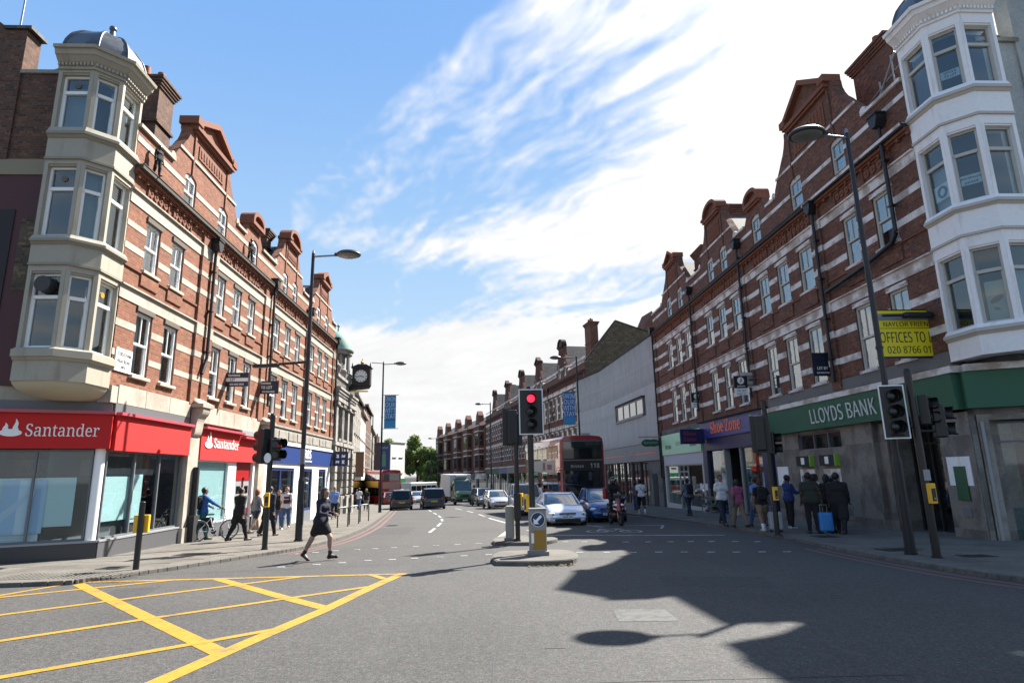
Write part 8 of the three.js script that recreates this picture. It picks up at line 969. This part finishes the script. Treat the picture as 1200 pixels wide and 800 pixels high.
const tr = person('young woman in black top and tan shorts wheeling a grey suitcase', [8.98, -19.9], { h: 1.64, female: true, turn: AWAY - 0.15, ...WALK2, arms: [[0.1, 0.1, 0.2], [-0.45, 0.3, 0.05]], skin: SKIN.mid, hair: HAIR.brown, hairLen: 0.06, top: CL.black, sleeve: 'short', bottom: CL.tan, shorts: 0.5, backpack: CL.black, shoes: SHOE.white, socks: CL.white });
person('person in pale top and jeans behind the black topped young woman', [9.85, -22.2], { h: 1.72, turn: AWAY + 0.3, ...WALK, skin: SKIN.mid, hair: HAIR.black, top: CL.shirtBlue, bottom: CL.jeans });
person('person in royal blue jacket using the first cash machine', [10.4, -20.9], { h: 1.72, turn: 1.75, arms: [[0.5, 0.1, 1.1], [0.5, 0.1, 1.1]], skin: SK, hair: HAIR.black, top: CL.royal, sleeve: 'long', bottom: CL.black, shoes: SHOE.white });
person('person in white top close to the second cash machine', [11.6, -21.3], { h: 1.74, turn: 1.6, skin: SK, hair: HAIR.black, top: CL.white, bottom: CL.darkjeans });
const ol = person('man in olive T-shirt and black trousers pulling a blue suitcase', [9.98, -18.7], { h: 1.76, wide: 1.1, turn: AWAY - 0.3, arms: [[0.05, 0.14, 0.2], [-0.1, 0.28, 0.1]], skin: SK, hair: HAIR.black, top: CL.olive, sleeve: 'short', bottom: CL.black, slim: true });
person('person in denim shirt queuing behind the man in olive', [10.95, -20.2], { h: 1.72, turn: 1.4, skin: SK, hair: HAIR.black, hairLen: 0.06, top: CL.denim, bottom: CL.black });
person('woman in black dress beside the cash machine queue', [10.65, -18.9], { h: 1.7, female: true, turn: 2.2, skin: SK, hair: HAIR.black, hairLen: 0.1, top: CL.black, sleeve: 'long', bottom: CL.black, skirt: 1.0 });
person('large figure in long black coat nearest the stone pillar', [10.62, -18.3], { h: 1.78, wide: 1.14, turn: 2.5, ...WALK, skin: SK, hair: HAIR.black, hat: true, top: CL.black, coat: 1.0, bottom: CL.black });
function suitcase(label, m, [x, z], turn, hx, hy) { const t = thing('suitcase', label, 'suitcase', [x, pav(z), z], turn); part(t, 'shell', rbx(-0.2, 0.2, 0.07, 0.62, -0.11, 0.11, 0.05, 4), m); part(t, 'ribs', M([-0.12, -0.04, 0.04, 0.12].map((q) => rbx(q - 0.012, q + 0.012, 0.12, 0.57, 0.1, 0.122, 0.01, 1)), [-0.12, -0.04, 0.04, 0.12].map((q) => rbx(q - 0.012, q + 0.012, 0.12, 0.57, -0.122, -0.1, 0.01, 1))), m); part(t, 'handle', M(bar([-0.1, 0.6, -0.06], [-0.1, hy, -0.06], 0.011), bar([0.1, 0.6, -0.06], [0.1, hy, -0.06], 0.011), rbx(-0.12, 0.12, hy - 0.015, hy + 0.015, -0.08, -0.04, 0.012, 2)), MAT.galv); for (const q of [-0.15, 0.15]) for (const r of [-0.07, 0.07]) part(t, 'castor', M(wheelx(0.035, 0.03, q, 0.035, r, 12)), MAT.black); return t; }
{ const h = handOf(ol, 1), h2 = handOf(tr, 1), h3 = handOf(pk, 1); suitcase('bright blue wheeled suitcase beside the man in olive', std(0.03, 0.24, 0.62, 0.4), [h.x, h.z + 0.06], -0.1, 0, h.y - pav(h.z)); suitcase('pale grey wheeled suitcase behind the black topped young woman', std(0.5, 0.5, 0.52, 0.4), [h2.x, h2.z + 0.06], -0.1, 0, h2.y - pav(h2.z));
  const b = thing('carrier_bag', 'white plastic carrier bag held by the woman in pink', 'bag', [h3.x, h3.y, h3.z], 0.3); part(b, 'bag', toCreasedNormals(loft([[-0.1, -0.42], [-0.15, -0.4], [-0.16, -0.28], [-0.12, -0.16], [-0.06, -0.08]].map(([w, y]) => [[-1, -0.5], [0, -0.6], [1, -0.5], [1.1, 0], [1, 0.5], [0, 0.55], [-1, 0.5], [-1.05, 0]].map(([a, c]) => [a * w, y, c * w * 0.8]))), 0.8), CL.white); part(b, 'handles', M(tube([[-0.04, -0.1, 0], [-0.02, -0.02, 0], [0.02, -0.02, 0], [0.04, -0.1, 0]], 0.006, 5, 10)), CL.white); }
{ // scooter and rider beside the blue car
  const X = 5.55, Z = -26.3, g0 = gy(Z), s = thing('motor_scooter', 'red and black delivery scooter in front of the blue car', 'scooter', [X, g0, Z], 0.12), sr = paint(0.3, 0.012, 0.02);
  for (const z of [-0.62, 0.62]) { const w = grp(s, 'wheel'); part(w, 'tyre', new THREE.TorusGeometry(0.235, 0.06, 10, 28).rotateY(Math.PI / 2).translate(0, 0.295, z), rubberM); part(w, 'rim', wheelx(0.19, 0.05, 0, 0.295, z, 20), rimM); }
  part(s, 'front_cowl', field([[[0, 0.62, 0.5], [0, 1.0, 0.4], 0.13, 0.12], [[-0.16, 0.8, 0.42], [0.16, 0.8, 0.42], 0.1, 0.1], [[-0.14, 0.45, 0.34], [0.14, 0.45, 0.34], 0.08, 0.08]], 0.02, 0.06), sr); part(s, 'rear_body', field([[[0, 0.6, -0.2], [0, 0.72, -0.75], 0.16, 0.12], [[0, 0.35, 0.1], [0, 0.38, -0.4], 0.16, 0.14]], 0.022, 0.06), trimM); part(s, 'front_mudguard', field([[[0, 0.56, 0.5], [0, 0.52, 0.82], 0.07, 0.06]], 0.018), trimM); part(s, 'fork', M(bar([-0.09, 0.3, 0.62], [-0.07, 0.85, 0.42], 0.025), bar([0.09, 0.3, 0.62], [0.07, 0.85, 0.42], 0.025)), MAT.galv); part(s, 'handlebar', M(bar([-0.36, 1.08, 0.3], [0.36, 1.08, 0.3], 0.02), bar([-0.36, 1.08, 0.3], [-0.26, 1.08, 0.3], 0.03), bar([0.26, 1.08, 0.3], [0.36, 1.08, 0.3], 0.03)), MAT.black);
  for (const q of [-1, 1]) { part(s, 'headlight', ball(0.075, q * 0.13, 0.84, 0.52, 1.3, 0.7, 0.6), lampGlass); part(s, 'rear_mirror', M(bar([q * 0.24, 1.08, 0.3], [q * 0.3, 1.3, 0.28], 0.01, 5), ball(0.07, q * 0.31, 1.33, 0.28, 1.1, 0.8, 0.4)), MAT.black); } part(s, 'windshield', rbx(-0.16, 0.16, 1.02, 1.3, 0.36, 0.375, 0.006, 1).rotateX(0), autoGlass); part(s, 'seat', rbx(-0.14, 0.14, 0.78, 0.88, -0.7, 0.0, 0.04, 3), MAT.black); part(s, 'silver_trim', field([[[-0.2, 0.7, 0.42], [-0.05, 0.62, 0.56], 0.03, 0.03], [[0.2, 0.7, 0.42], [0.05, 0.62, 0.56], 0.03, 0.03]], 0.014), lampGlass);
  const rd = person('scooter rider in black jacket, dark helmet and red backpack', [X, Z - 0.2], { y: g0 - 0.02, h: 1.76, turn: 0.12, legs: [[1.35, 1.3, 0.35], [1.35, 1.3, 0.35]], lean: 0.1, arms: [[0.75, 0.25, 0.5], [0.75, 0.25, 0.5]], skin: SK, hair: HAIR.black, top: CL.black, coat: 0.1, sleeve: 'long', bottom: CL.black, helmet: std(0.02, 0.02, 0.024, 0.25), visor: MAT.tint });
  rd.position.y = g0 + 0.36; rd.position.z = Z - 0.28;
  const bp = thing('delivery_bag', 'red delivery backpack on the scooter rider', 'bag', [X - 0.08, g0 + 0.36, Z - 0.62], 0.12); part(bp, 'bag', rbx(-0.26, 0.2, 0.68, 1.16, -0.2, 0.14, 0.06, 4), std(0.36, 0.02, 0.04, 0.7)); part(bp, 'straps', M([-1, 1].map((q) => tube([[q * 0.13, 1.12, 0.14], [q * 0.15, 1.2, 0.28], [q * 0.15, 1.0, 0.42]], 0.022, 6, 10))), CL.black);
}
// dark wall figures on the cornice of the left terrace
for (const [u, lab] of [[17.35, 'dark figure fixed on the cornice nearest the bay tower'], [24.9, 'dark figure fixed on the cornice beside the small gable']]) person(lab, [-9.78, -u], { name: 'cornice_figure', cat: 'sculpture', y: 10.66, h: 1.0, turn: 1.2, legs: [[0.1, 0.1], [-0.1, 0.1]], skin: MAT.black, hair: HAIR.black, top: CL.black, sleeve: 'long', bottom: CL.black, cell: 0.03 });

renderer.render(scene, camera);
